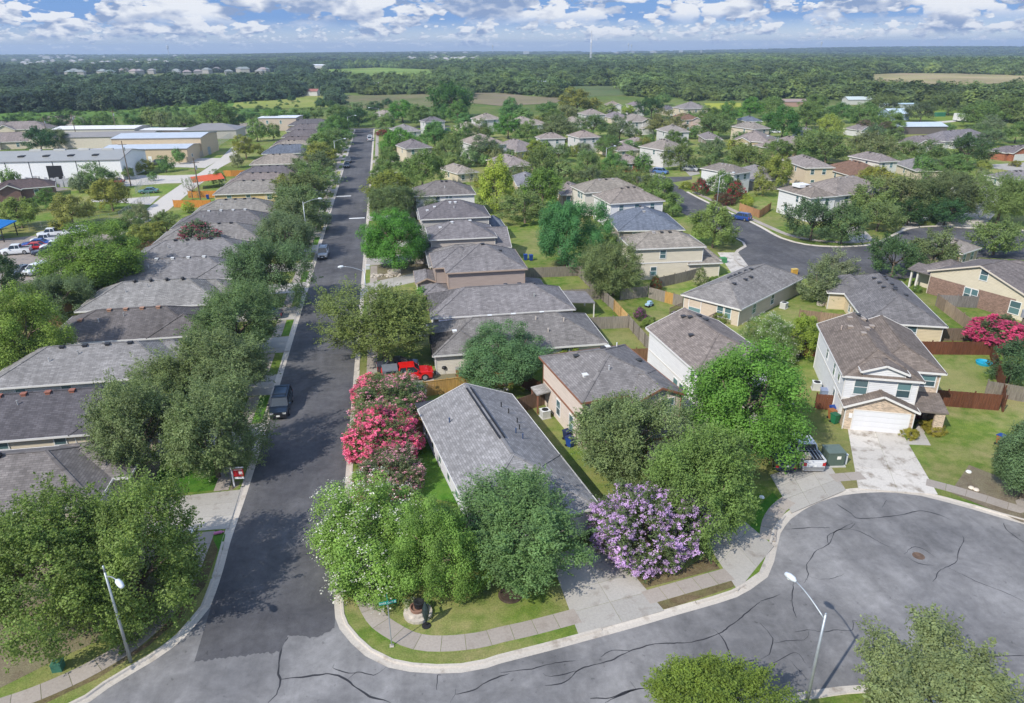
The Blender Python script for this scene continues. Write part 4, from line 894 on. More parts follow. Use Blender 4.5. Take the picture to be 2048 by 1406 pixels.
# --- beige two-storey with brown trim
h = House('beige two-storey house with grey hipped roof and thin brown eaves beside the corner house', 'the beige two-storey house', (15.75, 54.9), math.radians(8.6), (.60, .51, .44), (.20, .19, .19), (.26, .12, .075))
h.block(0, 0, 9.0, 10.2, 5.45, 'y', .42, 'hh', band=True); h.block(4.6, -1.6, 8.98, 3.5, 5.45, 'y', .42, 'gh', .34)
h.shed_roof(.2, -3.4, 4.6, -.02, 2.6, 3.3, 'n', 'porch_roof'); h.block(4.7, -3.6, 9.3, -1.5, 2.7, 'x', .3, 'hh')
h.win(0, 'w', 2.6, 1.6, .9, 1.6); h.win(0, 'w', 5.9, 1.6, .9, 1.6); h.win(1, 's', 3.0, 4.3, 1.3, 1.4); h.win(0, 's', 2.2, 4.2, 1.0, 1.3); h.door(0, 's', 2.4)
for x_, y_, t, c in ((2.2, 7.0, 'box', (.05, .05, .05)), (1.5, 3.2, 'box', (.7, .7, .68)), (5.6, 8.1, 'box', (.05, .05, .05)), (6.4, 8.7, 'box', (.7, .7, .68)), (8.2, 5.2, 'box', (.05, .05, .05)), (3.7, 2.7, 'pipe', (.5, .5, .5)), (7.3, 8.4, 'pipe', (.7, .7, .7))): h.vent(0, x_, y_, t, c)
h.shed_roof(-1.5, 8.0, -.02, 9.9, 2.3, 2.5, 'e', 'patio_cover', (.30, .29, .28)); h.done()
# --- white two-storey in the middle
h = House('white two-storey house with a diagonal dark streaked shingle roof, left of the huge green tree', 'the white house behind the green tree', (28.3, 58.9), math.radians(3.5), (.70, .70, .71), (.225, .195, .18))
h.block(0, 0, 8.2, 11.6, 5.55, 'y', .44, 'hg', band=True); h.block(3.8, -3.2, 8.2, .5, 2.7, 'y', .42, 'gh')
h.win(0, 'w', 3.0, 1.7, .95, 1.5); h.win(0, 'w', 4.4, 1.7, .95, 1.5); h.win(0, 's', 2, 4.3); h.win(0, 'w', .9, 4.3, .7, 1.1); h.garage(1, 's', 2.2, 3.6)
for x_, y_ in ((3.2, 10.2), (3.6, 9.4), (5.0, 10.0), (5.3, 9.0), (2.1, 6.0)): h.vent(0, x_, y_, 'box')
h.done()
# --- white front house with garage
h = House('white two-storey house with brown shingle roof and wide white garage door by the turning circle', 'the white garage house', (41.95, 55.6), math.radians(-21.8), (.68, .68, .69), (.185, .155, .135))
h.block(0, 0, 6.5, 13.4, 5.5, 'y', .46, 'hg', band=True, kind='siding'); b1 = h.block(3.2, 2.4, 9.1, 13.38, 5.5, 'y', .46, 'hg', wall=PBRICK, kind='brick', oh=.38)
h.block(1.5, -.02, 5.2, 3.4, 6.0, 'y', .36, 'gh', .3, z0=5.4, wall=(.7, .7, .7)); 
b3 = h.block(.25, -1.2, 6.35, 1.0, 2.75, 'y', .42, 'gg', .34, wall=PBRICK, kind='brick')
h.shed_roof(6.55, -.9, 9.35, 2.4, 2.55, 3.1, 'n', 'porch_roof', posts=False)
b = MB(); b.box(8.3, -.75, 0, 9.15, -.45, 2.5); b.box(8.85, -.45, 0, 9.15, 2.38, 2.5); o = b.build('porch_wall', M['brick'], h.root); o.color = (*PBRICK, 1)
h.garage(3, 's', 3.25, 4.9, 2.2, (.70, .70, .72)); h.win(0, 's', 1.5, 4.15, 1.15, 1.5); h.win(0, 's', 5.3, 4.15, 1.15, 1.5); h.win(1, 's', 4.9, 4.3, 1.25, 1.1)
for u, z_ in ((2.2, 4.4), (4.4, 4.0), (2.9, 1.6), (8.2, 4.2)): h.win(0, 'w', u, z_, .7, 1.5)
h.door(1, 's', 4.7); b = MB(); b.box(.62, -1.25, 1.35, .92, -1.205, 1.85); o = b.build('number_plate', M['white'], h.root); o.color = (.8, .8, .8, 1)
for x_, y_, t, c in ((2.6, 12.4, 'box', (.36, .30, .25)), (4.0, 12.3, 'box', (.36, .30, .25)), (2.2, 10.0, 'box', (.36, .30, .25)), (3.6, 9.0, 'box', (.36, .30, .25)), (2.9, 7.4, 'box', (.36, .30, .25)), (4.6, 11.0, 'box', (.36, .30, .25)), (1.4, 10.2, 'pipe', (.5, .4, .35)), (3.6, 13.2, 'box', (.05, .05, .05)), (4.2, 12.6, 'box', (.05, .05, .05))): h.vent(0, x_, y_, t, c)
h.done(5)
# --- tan single-storey with deck doors
o_, a_, W0, D0 = frame_from((1482, 620), (1613, 556), (1360, 590)); 
h = House('tan single-storey house with a wide grey hipped roof, sliding glass doors and a back deck', 'the tan house with the deck', o_, a_, (.56, .47, .37), (.235, .225, .22))
h.block(0, 0, W0, D0, 2.8, 'x', .47, 'hh'); h.win(0, 'w', 1.6, 1.55, .85, 1.5); h.win(0, 'w', 2.75, 1.55, .85, 1.5); h.win(0, 's', 4.2, 1.5, .9, 1.3); h.win(0, 's', 9.6, 1.5, .9, 1.4)
h.win(0, 'w', 6.6, 1.1, 1.8, 2.1, halves=1)
for x_, y_ in ((5.2, 4.6), (6.4, 4.9), (7.2, 4.7), (8.4, 4.7), (9.8, 4.5), (10.6, 4.2), (8.6, 3.1), (7.0, 3.1), (4.0, 3.2)): h.vent(0, x_, y_, 'box')
b = MB(); 
for i in range(22): b.box(-3.0, 3.2+i*.25, .36, .0, 3.43+i*.25, .42)
dk = b.build('deck', M['wood'], h.root); dk.color = (.36, .28, .21, 1)
b = MB()
for (ax, ay), (bx, by) in (((-3, 3.2), (-.1, 3.2)), ((-3, 3.2), (-3, 7.0)), ((-3, 8.7), (-.1, 8.7))):
    for z_ in (.55, 1.25): b.bar((ax, ay, z_), (bx, by, z_), .06, .08)
    n = int(math.hypot(bx-ax, by-ay)/.25)
    for i in range(n+1): q = i/n; b.box(ax+(bx-ax)*q-.025, ay+(by-ay)*q-.025, .4, ax+(bx-ax)*q+.025, ay+(by-ay)*q+.025, 1.25)
r_ = b.build('railing', M['wood'], dk); r_.color = (.25, .18, .13, 1); h.done()
# --- grey roofed tan house behind the white garage house
h = House('tan single-storey house with a charcoal speckled hipped roof, behind the white garage house', 'the charcoal roofed tan house', (57.8, 74.5), math.radians(-20.5), (.60, .50, .34), (.165, .16, .165))
h.block(0, 0, 8.7, 18.2, 2.8, 'y', .5, 'hh'); h.block(-2.2, 11.4, 4, 18.22, 2.8, 'x', .45, 'hh'); h.win(0, 's', 5.2, 1.5, 1.05, 1.5); h.win(0, 'w', 3.6, 1.5, .8, 1.4); h.win(0, 'w', 6.2, 1.5, .7, 1.6); h.win(0, 'w', 8.6, 1.5, .8, 1.4)
for x_, y_ in ((3.6, 8.2), (4.9, 7.9), (6.0, 6.6), (5.0, 9.6), (3.6, 10.2), (4.7, 11.4), (3.5, 12.4), (5.0, 13.2), (4.4, 6.2)): h.vent(0, x_, y_, 'box')
h.done()
# --- brick and tan gable house at the right
h = House('tan and brown brick house with a long gable wall and teal blinds, right edge', 'the tan and brick gable house', (78.3, 89.6), math.radians(-71.5), (.58, .52, .40), (.175, .155, .15), (.60, .53, .45))
h.block(0, 0, 13.5, 12.5, 3.7, 'y', .36, 'gh', band=False); h.block(1.0, 4.0, 24, 15, 3.2, 'x', .42, 'hh'); h.block(-3.4, 2.2, 2, 9, 3.0, 'x', .4, 'hh')
b = MB(); b.box(.0, -.03, 0, 5.3, -.005, 2.75); b.box(7.2, -.03, 0, 12.2, -.005, 2.75); o = b.build('brick_facing', M['brick'], h.root); o.color = (.21, .14, .115, 1)
TEAL = (.30, .62, .52)
h.win(0, 's', 7.4, 4.9, 1.0, 1.5); h.win(0, 's', 5.75, 1.7, .85, 1.7); h.win(0, 's', 6.75, 1.7, .85, 1.7); h.win(0, 's', 12.3, 1.6, 1.3, 1.7)
for q in range(5): h.vent(1, 10.5+q*1.6, 9.0-.1*q, 'box', (.5, .47, .42))
for x_ in (-3.2, -2.2): 
    b = MB(); b.box(x_-.12, .4, 0, x_+.12, .64, 2.9); o = b.build('porch_post', M['white'], h.root); o.color = (.68, .64, .6, 1)
h.shed_roof(-3.7, 0, .1, 2.4, 2.95, 3.6, 'n', 'porch_roof', posts=False); h.done()
# --- east side of the street, near to far
def east(lb, nk, x0, x1, y, D, st, wc, rc, kind='siding', axis='x', ends='hh', pitch=.46, trim=None, band=True):
    h = House(lb, nk, (x0, y), 0, wc, rc, trim or (.68, .66, .63), kind=kind); h.block(0, 0, x1-x0, D, 5.45 if st == 2 else 2.8, axis, pitch, ends, band=band and st == 2); return h
h = east('cream single-storey house with white square roof vents, behind the red pickup', 'the cream house behind the red pickup', 3.7, 23.4, 73.9, 9.6, 1, (.62, .58, .50), (.195, .185, .18))
h.block(-.0, -.02, 6.2, 6, 2.8, 'y', .46, 'hh'); h.garage(0, 'w', 3.0, 4.6)
for x_ in (7.0, 9.9, 13.4, 2.5): h.vent(0, x_, 5.6 if x_ > 3 else 3.2, 'box', (.75, .75, .74))
for x_, y_ in ((12.3, 3.8), (15.6, 3.3), (13.4, 1.9)): h.vent(0, x_, y_, 'pipe', (.6, .52, .45))
h.win(0, 'e', 3, 1.6); h.win(0, 's', 15, 1.6); h.done()
h = east('grey roofed single-storey house with a lattice patio cover, before the brown two-storey house', 'the house before the brown two-storey', 4.3, 22.6, 86.0, 9.2, 1, (.42, .34, .29), (.215, .205, .21))
h.block(0, 1.5, 7.2, 9.22, 2.8, 'y', .46, 'hh'); h.shed_roof(.6, -1.2, 6.4, 1.6, 2.3, 2.5, 'n', 'patio_cover', (.30, .30, .36)); h.shed_roof(18.5, 2.6, 22.2, 7.6, 2.3, 2.6, 'w', 'back_porch_roof')
for x_ in (10.2, 12.1, 14.0): h.vent(0, x_, 5.0, 'box')
h.vent(0, 13.6, 2.2, 'pipe', (.4, .42, .4)); h.garage(0, 'w', 3, 4.6); h.done()
h = east('brown sided two-storey house with large grey hipped roof and lower entrance roof at left', 'the brown two-storey house', 7.2, 18.2, 96.6, 10.4, 2, (.37, .30, .265), (.205, .195, .20), trim=(.42, .32, .25))
h.block(-1.6, 2.8, 6, 10.42, 5.45, 'x', .46, 'hh'); h.block(-3.4, -1.0, 0.1, 3.0, 2.7, 'y', .4, 'hh'); h.block(-4.2, 4.4, -1.5, 10.3, 2.75, 'y', .42, 'gh'); h.garage(2, 'w', 2, 3); h.garage(3, 'w', 2.9, 4.8)
h.shed_roof(11.05, .2, 14.2, 4.4, 2.2, 2.7, 'w', 'back_porch_roof'); h.vent(0, 5.6, 5.0, 'box'); h.vent(0, 8.2, 4.6, 'box'); h.done()
h = east('single-storey house mostly hidden behind the brown two-storey house', 'the hidden house', 5.5, 17, 109.4, 8.6, 1, TAN, ROOF_G); h.done()
h = east('grey roofed house with a gable back porch between the brown and the grey two-storey houses', 'the house between the two big ones', 5.2, 19.6, 118.6, 9.8, 1, (.45, .40, .36), (.195, .185, .195), ends='hg')
h.block(1, .5, 12, 9.2, 4.6, 'x', .46, 'hh'); h.block(-2, 1, .5, 6, 2.7, 'y', .4, 'hh')
for x_, y_ in ((2.9, 4.1), (5, 4.2), (8.2, 4.6)): h.vent(1, x_, y_, 'box', (.7, .7, .7))
h.done()
h = east('light grey sided two-storey house with two small upper windows', 'the grey two-storey house', 5.4, 17.8, 131.2, 9.6, 2, (.44, .42, .40), (.155, .145, .155))
h.win(0, 's', 5.4, 4.3, 1.0, 1.5); h.win(0, 's', 7.9, 4.75, .6, .6); h.win(0, 's', 8.6, 4.75, .6, .6); h.block(12.4, 2, 15.6, 8.6, 2.8, 'x', .45, 'hh', roof=ROOF_BL); h.block(-2.2, 2, .1, 8, 2.8, 'y', .4, 'gh')
for x_, y_ in ((5.6, 4.0), (6.6, 4.0), (1.2, 3.6), (2.6, 3.6)): h.vent(0, x_, y_, 'box', (.75, .75, .75))
h.vent(0, 6.2, 2.4, 'pipe', (.6, .6, .6)); h.done()
h = east('hidden single-storey house between the grey and the white two-storey houses', 'the low house between', 5.5, 16, 143.6, 8, 1, TAN, ROOF_G); h.done()
h = east('white two-storey house with a grey roof and paired upper windows, beyond the grey two-storey house', 'the white two-storey house', 5.3, 17.8, 153.8, 9.4, 2, (.70, .69, .67), (.18, .165, .16))
h.win(0, 's', 4.6, 4.2, .9, 1.6); h.win(0, 's', 6.6, 4.75, .6, .6); h.win(0, 's', 7.4, 4.75, .6, .6); h.block(-1.8, 3, .1, 9, 2.8, 'y', .4, 'gh')
for x_, y_ in ((5.9, 4.2), (6.9, 4.2)): h.vent(0, x_, y_, 'box')
h.vent(0, 6.4, 2.0, 'pipe', (.7, .7, .7)); h.done()
# --- houses seen by their eave corners: L far-left, M near, R right (photo pixels), storeys
FARH = [
 ('tan and brown', (887, 335), (915, 348), (942, 343), 1, (.60, .52, .38), ROOF_T, 'tan roofed single-storey house with a brown front, behind the white two-storey house', 'the tan roofed brown front house', ''),
 ('', (793, 289), (811, 298), (865, 294), 2, CREAM, (.17, .155, .16), 'cream two-storey house with a pyramid roof above the pale kerb far up the street', 'the pyramid roofed cream house', ''),
 ('', (837, 241), (850, 244), (892, 242), 2, WHITE, (.135, .13, .14), 'tall white two-storey house with a dark low roof near the end of the street', 'the tall white far house', ''),
 ('', (784, 257), (800, 264), (842, 261), 1, WHITE, ROOF_G, 'low grey roofed house left of the tall white one, near the end of the street', 'the low house near the street end', ''),
 ('', (751, 228), (765, 232), (793, 229), 1, CREAM, ROOF_T, 'small tan roofed house at the edge of the mown field', 'the house at the mown field', ''),
 ('', (947, 236), (961, 240), (1001, 237), 2, WHITE, ROOF_T, 'two-storey house with a tan pyramid roof below the largest dark tree', 'the tan pyramid roof house', ''),
 ('', (918, 251), (931, 257), (960, 254), 1, CREAM, ROOF_T, 'low tan roofed house left of the tan pyramid roof house', 'the low tan roofed house', ''),
 ('', (1016, 240), (1034, 252), (1055, 246), 1, WHITE, ROOF_T, 'pale roofed house between leafy trees right of the tan pyramid roof', 'the pale roofed leafy house', ''),
 ('', (929, 280), (952, 292), (1007, 286), 2, WHITE, (.25, .215, .19), 'white two-storey house almost covered by a round grey green tree', 'the tree covered white house', ''),
 ('', (1004, 291), (1033, 304), (1052, 294), 1, TAN, (.22, .195, .19), 'tan single-storey house with a brown-grey hip roof by the lime green tree', 'the hip roofed tan house', ''),
 ('', (1000, 318), (1012, 334), (1050, 326), 1, TAN, (.24, .21, .20), 'low brown-grey roof right of the lime green tree', 'the low roof by the lime tree', ''),
 ('', (1028, 345), (1034, 372), (1052, 370), 1, TAN, (.19, .19, .21), 'grey roof half hidden between the lime tree and the bright green tree', 'the half hidden grey roof', ''),
 ('', (1066, 274.5), (1080, 278), (1134, 277), 2, WHITE, (.25, .215, .20), 'white two-storey house with a tan hip roof and pale blue windows', 'the left white twin house', 'f'),
 ('', (1131, 269.7), (1158, 276), (1204, 274), 2, WHITE, (.25, .21, .19), 'white two-storey house with two dark upper windows in its front', 'the white house with two dark windows', 'f'),
 ('', (1152, 226), (1172, 230), (1213, 229), 2, WHITE, (.25, .22, .20), 'white two-storey house with a wide pale roof far up the estate', 'the wide pale roof house', ''),
 ('', (1056, 245), (1068, 249), (1086, 246), 1, WHITE, ROOF_T, 'small white house beside a brown gable, far up the estate', 'the small white far house', ''),
 ('', (1135, 240), (1146, 247), (1170, 244), 1, WHITE, ROOF_T, 'low tan roof in front of the wide pale roof house', 'the low tan roof', ''),
 ('', (1212, 231), (1222, 236), (1255, 234), 1, CREAM, (.20, .18, .19), 'low grey roof between two large crowns in the estate', 'the low grey roof in the crowns', ''),
 ('', (1248, 237), (1262, 244), (1299, 241), 2, WHITE, (.235, .21, .19), 'two-storey house with a front gable above its garage, in the middle of the estate', 'the gabled garage house', 'g'),
 ('', (1204, 208), (1214, 211), (1245, 211), 2, WHITE, (.25, .21, .18), 'white gabled house at the far edge of the estate, left of the round dark tree', 'the far white gabled house', 'g'),
 ('', (1257, 208), (1266, 211), (1285, 210), 2, WHITE, (.20, .17, .18), 'white house with a small pink roofed porch far off, left of the round dark tree', 'the far house with the pink porch', 'g'),
 ('', (1323, 217), (1332, 221), (1350, 219), 1, CREAM, ROOF_D, 'small dark roofed far house right of the round dark tree', 'the small dark far house', 'g'),
 ('', (1351, 214), (1368, 218), (1414, 216), 2, CREAM, (.20, .185, .185), 'long pale grey roofed house at the edge of the yellow field', 'the house at the yellow field', ''),
 ('', (1352, 233), (1366, 240), (1396, 238), 2, (.58, .47, .40), ROOF_BR, 'reddish brown roofed house with stacked front gables', 'the reddish brown roofed house', 'g'),
 ('', (1300, 258.6), (1336, 264.6), (1385, 264.6), 2, WHITE, (.235, .215, .20), 'long white two-storey house with a grey roof and one tiny window', 'the long white house', 'f'),
 ('', (1386, 268), (1410, 279), (1446, 280), 1, TAUPE, (.20, .18, .18), 'wide grey single-storey roof right of the long white house', 'the wide grey low roof', ''),
 ('', (1430, 266), (1462, 281), (1506, 290), 1, TAN, (.225, .195, .185), 'low brown-grey roof with an arched brick gable end', 'the low roof with the brick gable', 'g'),
 ('', (1456, 252.6), (1507, 258.6), (1546, 257), 2, CREAM, (.22, .20, .18), 'cream two-storey house with a broad grey-brown roof, three upper windows', 'the broad cream house', 'f'),
 ('', (1478, 238), (1492, 243), (1524, 242), 1, CREAM, ROOF_BL, 'slate blue roof behind the broad cream house', 'the slate blue roof', ''),
 ('', (1532, 285), (1560, 302), (1606, 292), 1, TAN, (.235, .20, .185), 'low brown roof behind the tan pyramid house of the estate', 'the low brown roof', ''),
 ('', (1599, 262), (1606, 264), (1628, 262.5), 1, WHITE, ROOF_G, 'small garage with a pale door beside the large round street tree', 'the small far garage', 'd'),
 ('', (1283, 292), (1328, 301), (1375, 295), 2, WHITE, (.225, .20, .18), 'white two-storey house with a brick porch column above the blue estate car', 'the white house above the blue car', 'f'),
 ('', (1222, 316), (1251, 327), (1278, 326), 1, RBRICK, (.235, .20, .185), 'red brick single-storey house with a tan roof left of the blue estate car', 'the red brick house', 'k'),
 ('', (1212, 288), (1236, 302), (1256, 296), 1, CREAM, (.235, .20, .19), 'low brown-grey roof behind the red brick house', 'the roof behind the brick house', ''),
 ('', (1254, 282), (1272, 290), (1300, 286), 1, TAUPE, (.23, .195, .185), 'low taupe roof behind the white house above the blue car', 'the low taupe roof', ''),
 ('', (1394, 337), (1469, 348), (1505, 345), 2, (.66, .66, .66), (.19, .17, .155), 'white two-storey house with crimson crape myrtles climbing its corner', 'the white house with crimson myrtles', 'f'),
 ('', (1500, 338), (1506, 362), (1530, 350), 1, TAUPE, (.20, .19, .19), 'low grey roof right of the white house with crimson myrtles', 'the low roof right of the crimson myrtles', ''),
 ('', (1134.4, 372), (1169, 386), (1290, 380), 2, (.66, .62, .56), (.215, .195, .17), 'cream two-storey house with a tan roof, left one of the overlapping pair', 'the left house of the overlapping pair', 'w'),
 ('', (1186, 389), (1220, 408), (1330, 401), 2, (.70, .69, .68), (.215, .19, .17), 'white two-storey house with a tan hip roof, front one of the overlapping pair', 'the front house of the overlapping pair', 'w'),
 ('', (1112, 371), (1122, 390), (1146, 388), 1, (.40, .30, .22), (.22, .19, .18), 'low brown-grey garage roof left of the overlapping pair', 'the garage roof of the pair', ''),
 ('', (1224, 428), (1236, 462), (1366, 456), 1, TAUPE, ROOF_BL, 'slate blue hipped roof between the white pair and the cream sided house', 'the slate blue hipped roof', ''),
 ('', (1231.5, 474), (1265, 498.6), (1416, 495), 2, (.63, .57, .46), (.225, .205, .18), 'cream sided two-storey house with a brown-grey hip roof beside the second turning circle', 'the cream sided house', 's'),
 ('', (1540, 306), (1611, 336), (1663, 333), 2, (.62, .51, .37), (.23, .205, .195), 'tan two-storey house with a double peaked roof, behind the white house with a skylight', 'the double peaked tan house', 'f'),
 ('', (1655, 322), (1702, 352), (1732, 341), 1, CREAM, ROOF_BR, 'low reddish brown roof right of the double peaked tan house', 'the low reddish roof', ''),
 ('', (1691, 312), (1758.6, 324), (1803, 322.6), 2, (.66, .64, .58), (.205, .18, .175), 'white two-storey house with a long brown-grey hip roof, right of the reddish roof', 'the long hip roofed white house', 'f'),
 ('', (1798, 320), (1832, 342), (1890, 338), 1, CREAM, (.205, .195, .195), 'wide low grey roof with pale patches right of the long hip roofed white house', 'the wide low grey roof', ''),
 ('', (1543, 378), (1622, 396), (1668, 396), 2, (.67, .67, .67), (.19, .165, .145), 'white two-storey house with a white panel on its brown roof, by the second turning circle', 'the white house with the roof panel', 'p'),
 ('', (1640, 372), (1672, 392), (1736, 372), 2, WHITE, (.215, .19, .175), 'brown roofed house with small front gables joined behind the roof panel house', 'the gabled house behind the panel', 'g'),
 ('', (1938, 372.5), (1944, 378), (1981, 374), 2, WHITE, (.175, .15, .145), 'white house with a pointed gable facing the camera above the second turning circle', 'the pointed gable house', 'q'),
 ('', (1980, 350), (2012, 360), (2080, 356), 1, WHITE, (.185, .175, .185), 'low wide grey roof at the right edge behind the pointed gable house', 'the grey roof at the right edge', ''),
 ('', (1984, 300), (2012, 306), (2075, 300), 1, RBRICK, (.155, .14, .145), 'red brick house with a white garage door at the right edge', 'the brick house at the right edge', 'kg'),
 ('', (1801, 282), (1822, 289), (1874, 284), 1, CREAM, (.17, .15, .155), 'grey roofed house with a white arched gable below the blue metal shed', 'the arched gable house', 'g'),
 ('', (1872, 275), (1892, 283), (1940, 270), 1, WHITE, (.17, .16, .17), 'house with two white edged gables right of the arched gable house', 'the two gabled house', 'g'),
 ('', (1698, 256), (1714, 260), (1750, 256), 1, WHITE, (.19, .17, .165), 'white gabled house between a lime crowned tree and pink brown myrtles', 'the white gabled house', 'g'),
 ('', (1858, 505), (1925, 508), (2000, 508), 1, TAN, (.24, .215, .19), 'pale brown roof glimpsed behind the tan and brick gable house', 'the roof behind the brick gable', ''),
]
for tg, Lp, Mp, Rp, st, wc, rc, lb, nk, fl in FARH:
    z = 5.29 if st == 2 else 2.62; o_, a_, W0, D0 = frame_from(Mp, Rp, Lp, z)
    W0 = max(W0, 6.); D0 = min(max(D0, 6.5), 15.); px = P(o_[0], o_[1])
    h = House(lb, nk, o_, a_, wc, tuple(q*1.16 for q in rc), kind='brick' if 'k' in fl else 'siding')
    ax = 'x' if W0 >= D0 else 'y'; h.block(0, 0, W0, D0, z+.17, ax, .46, 'hh', band='s' in fl)
    if st == 2: 
        h.block(W0*.45, -2.2 if 'g' in fl else D0-.5, W0*.95, .2 if 'g' in fl else D0+1.8, 2.7, 'y', .42, 'gh', .3)
        for u in ((.42,) if 's' in fl else (.25, .68) if W0 < 11 else (.2, .5, .8)): h.win(0, 's', W0*u, 4.2, .9, 1.3)
        h.win(0, 'w', D0*.4, 4.2, .8, 1.3); h.win(0, 'w', D0*.72, 1.6, .8, 1.3); h.win(0, 's', W0*.3, 1.5, .9, 1.3)
        if 'g' in fl: h.block(W0*.5, -.5, W0*.98, 3, z+.17, 'y', .5, 'gh', .3); h.garage(1, 's', W0*.25, min(4.6, W0*.38))
    else:
        if 'g' in fl: h.block(W0*.08, -1.6, W0*.50, 2.5, 2.75, 'y', .5, 'gh', .3); h.garage(1, 's', W0*.21, min(4.6, W0*.34)); h.win(0, 's', W0*.75, 1.5)
        elif 'd' in fl: h.garage(0, 's', W0/2, 4.4)
        else:
            for u in (.25, .7): h.win(0, 's', W0*u, 1.5, .9, 1.3)
            h.win(0, 'w', D0*.5, 1.5, .8, 1.2)
    if 'w' in fl: 
        for u in (.25, .5): h.win(0, 'w', D0*u, 4.3, .8, 1.4)
    if 's' in fl: h.block(W0-.1, 1.5, W0+3.4, 7.2, 2.75, 'x', .5, 'hh'); h.block(W0-2, -.03, W0+3.0, 3, 2.7, 'x', .45, 'hh')
    if 'q' in fl: h.block(W0*.1, -1.2, W0*.95, 3, z+.17, 'y', .5, 'gh', .3)
    if 'p' in fl:
        b = MB(); zz = h.rz(h.blocks[0], W0*.5, D0*.62); b.box(-1.3, -1.3, zz-.5, 1.3, 1.3, zz+.12); q = b.build('roof_panel', M['white'], h.blocks[0]['roof'], (W0*.35, D0*.6, 0)); q.color = (.75, .75, .75, 1)
    n = 3 if depth(*o_) < 260 else 2
    for q in range(n):
        xx, yy = (W0*(.35+.12*q), D0/2-.5) if ax == 'x' else (W0/2-.5, D0*(.35+.12*q)); h.vent(0, xx, yy, 'box', (.07, .065, .06) if hr.random() < .6 else (.45, .42, .40))
    h.done(z)
# --- commercial buildings at the left
def shed(label, nick, org, ang, W0, D0, hgt, wall, roofc, axis='x', pitch=.2, ends='gg', oh=.25, trim=(.3, .3, .32), name='warehouse', cat='warehouse'):
    h = House(label, nick, org, ang, wall, roofc, trim, name=name, cat=cat, kind='siding'); h.blocks = []
    k0 = M['roof']; M['roof'] = M['metalroof']; M['siding'], s0 = M['any'], M['siding']; h.block(0, 0, W0, D0, hgt, axis, pitch, ends, oh); M['roof'] = k0; M['siding'] = s0; return h
wy = 222.5; h = shed('long white metal warehouse with a grey ridged roof and an open bay door', 'the white warehouse', (-112, wy+.3), math.radians(-3), 37.5, 20, 6.0, (.80, .80, .80), (.30, .30, .285), 'x', .16)
for i in range(5): b = MB(); b.box(7+i*6.2, -.06, 0, 7.16+i*6.2, -.005, 5.9); b.build('downpipe', M['black'], h.root)
for i in range(4): b = MB(); b.box(9+i*6.6, 3.5, 6.55, 10.4+i*6.6, 5.5, 6.95); b.build('skylight', M['black'], h.blocks[0]['roof'])
for i in range(4): b = MB(); b.box(9.5+i*6.6, 9.6, 7.2, 12.6+i*6.6, 10.4, 7.9); q = b.build('ridge_ventilator', M['metalroof'], h.blocks[0]['roof']); q.color = (.5, .5, .48, 1)
b = MB(); b.box(17.6, -.05, 0, 21.6, -.004, 4.6); b.build('bay_door', M['black'], h.root); b = MB(); b.box(37.51, 6, 3.6, 37.6, 7.4, 4.4); q = b.build('wall_sign', M['white'], h.root); q.color = (.8, .8, .8, 1); h.done()
o1 = G(200, 295, 5.); h = shed('tan metal building with two long pale blue-grey roof strips', 'the tan metal building', (-91.5, 256.5), math.radians(-6), 27, 13, 4.6, (.55, .44, .30), (.47, .51, .56), 'x', .10); h.block(-2, 12.5, 27.6, 30, 6.6, 'x', .09, 'gg', .25, roof=(.47, .51, .56))
h.blocks[-1]['roof'].data.materials[0] = M['metalroof']
b = MB(); b.box(9.6, -.05, 0, 13, -.004, 3.9); b.build('bay_door', M['black'], h.root); b = MB(); b.box(14.3, -.05, 0, 15.4, -.004, 2.2); q = b.build('door', M['white'], h.root); q.color = (.8, .8, .8, 1); h.win(0, 's', 25, 1.9, 1.6, .9); h.win(0, 'e', 4, 1.9, 1.2, .9); h.done()
h = shed('long low beige building with a brown-grey roof behind the open purple shed', 'the beige long building', (-132, 302), math.radians(-4), 44, 12, 4.2, (.60, .55, .46), (.26, .24, .22), 'x', .2); h.done()
h = shed('open purple sided shed with a pale mono-pitch roof behind the white warehouse', 'the open purple shed', (-116, 258), math.radians(8), 22, 9, 3.4, (.16, .10, .16), (.60, .57, .62), 'x', .06); h.done()
h = shed('white roofed low shed at the edge of the yard behind the tan metal building', 'the white roofed shed', (-137, 335), math.radians(-8), 34, 15, 4, (.55, .52, .48), (.72, .70, .68), 'x', .08); h.done()
h = shed('small white roofed open shed right of the larger white roofed one', 'the small white roofed shed', (-102, 332), math.radians(-12), 20, 10, 3.2, (.2, .16, .14), (.70, .68, .66), 'x', .05); h.done()
h = shed('grey gabled storage house behind the tan metal building', 'the grey storage house', (-83, 322), math.radians(-5), 22, 14, 3.6, (.42, .40, .37), (.24, .225, .22), 'x', .3, 'hh', name='house', cat='house'); h.done()
h = shed('tan two-storey building with a white parapet roof behind the western row', 'the white parapet building', G(519, 262), math.radians(-8), 17, 13, 5.6, (.50, .42, .34), (.66, .68, .72), 'x', .03, name='building', cat='building'); h.win(0, 's', 4, 3.8); h.win(0, 's', 10, 3.8); h.done()
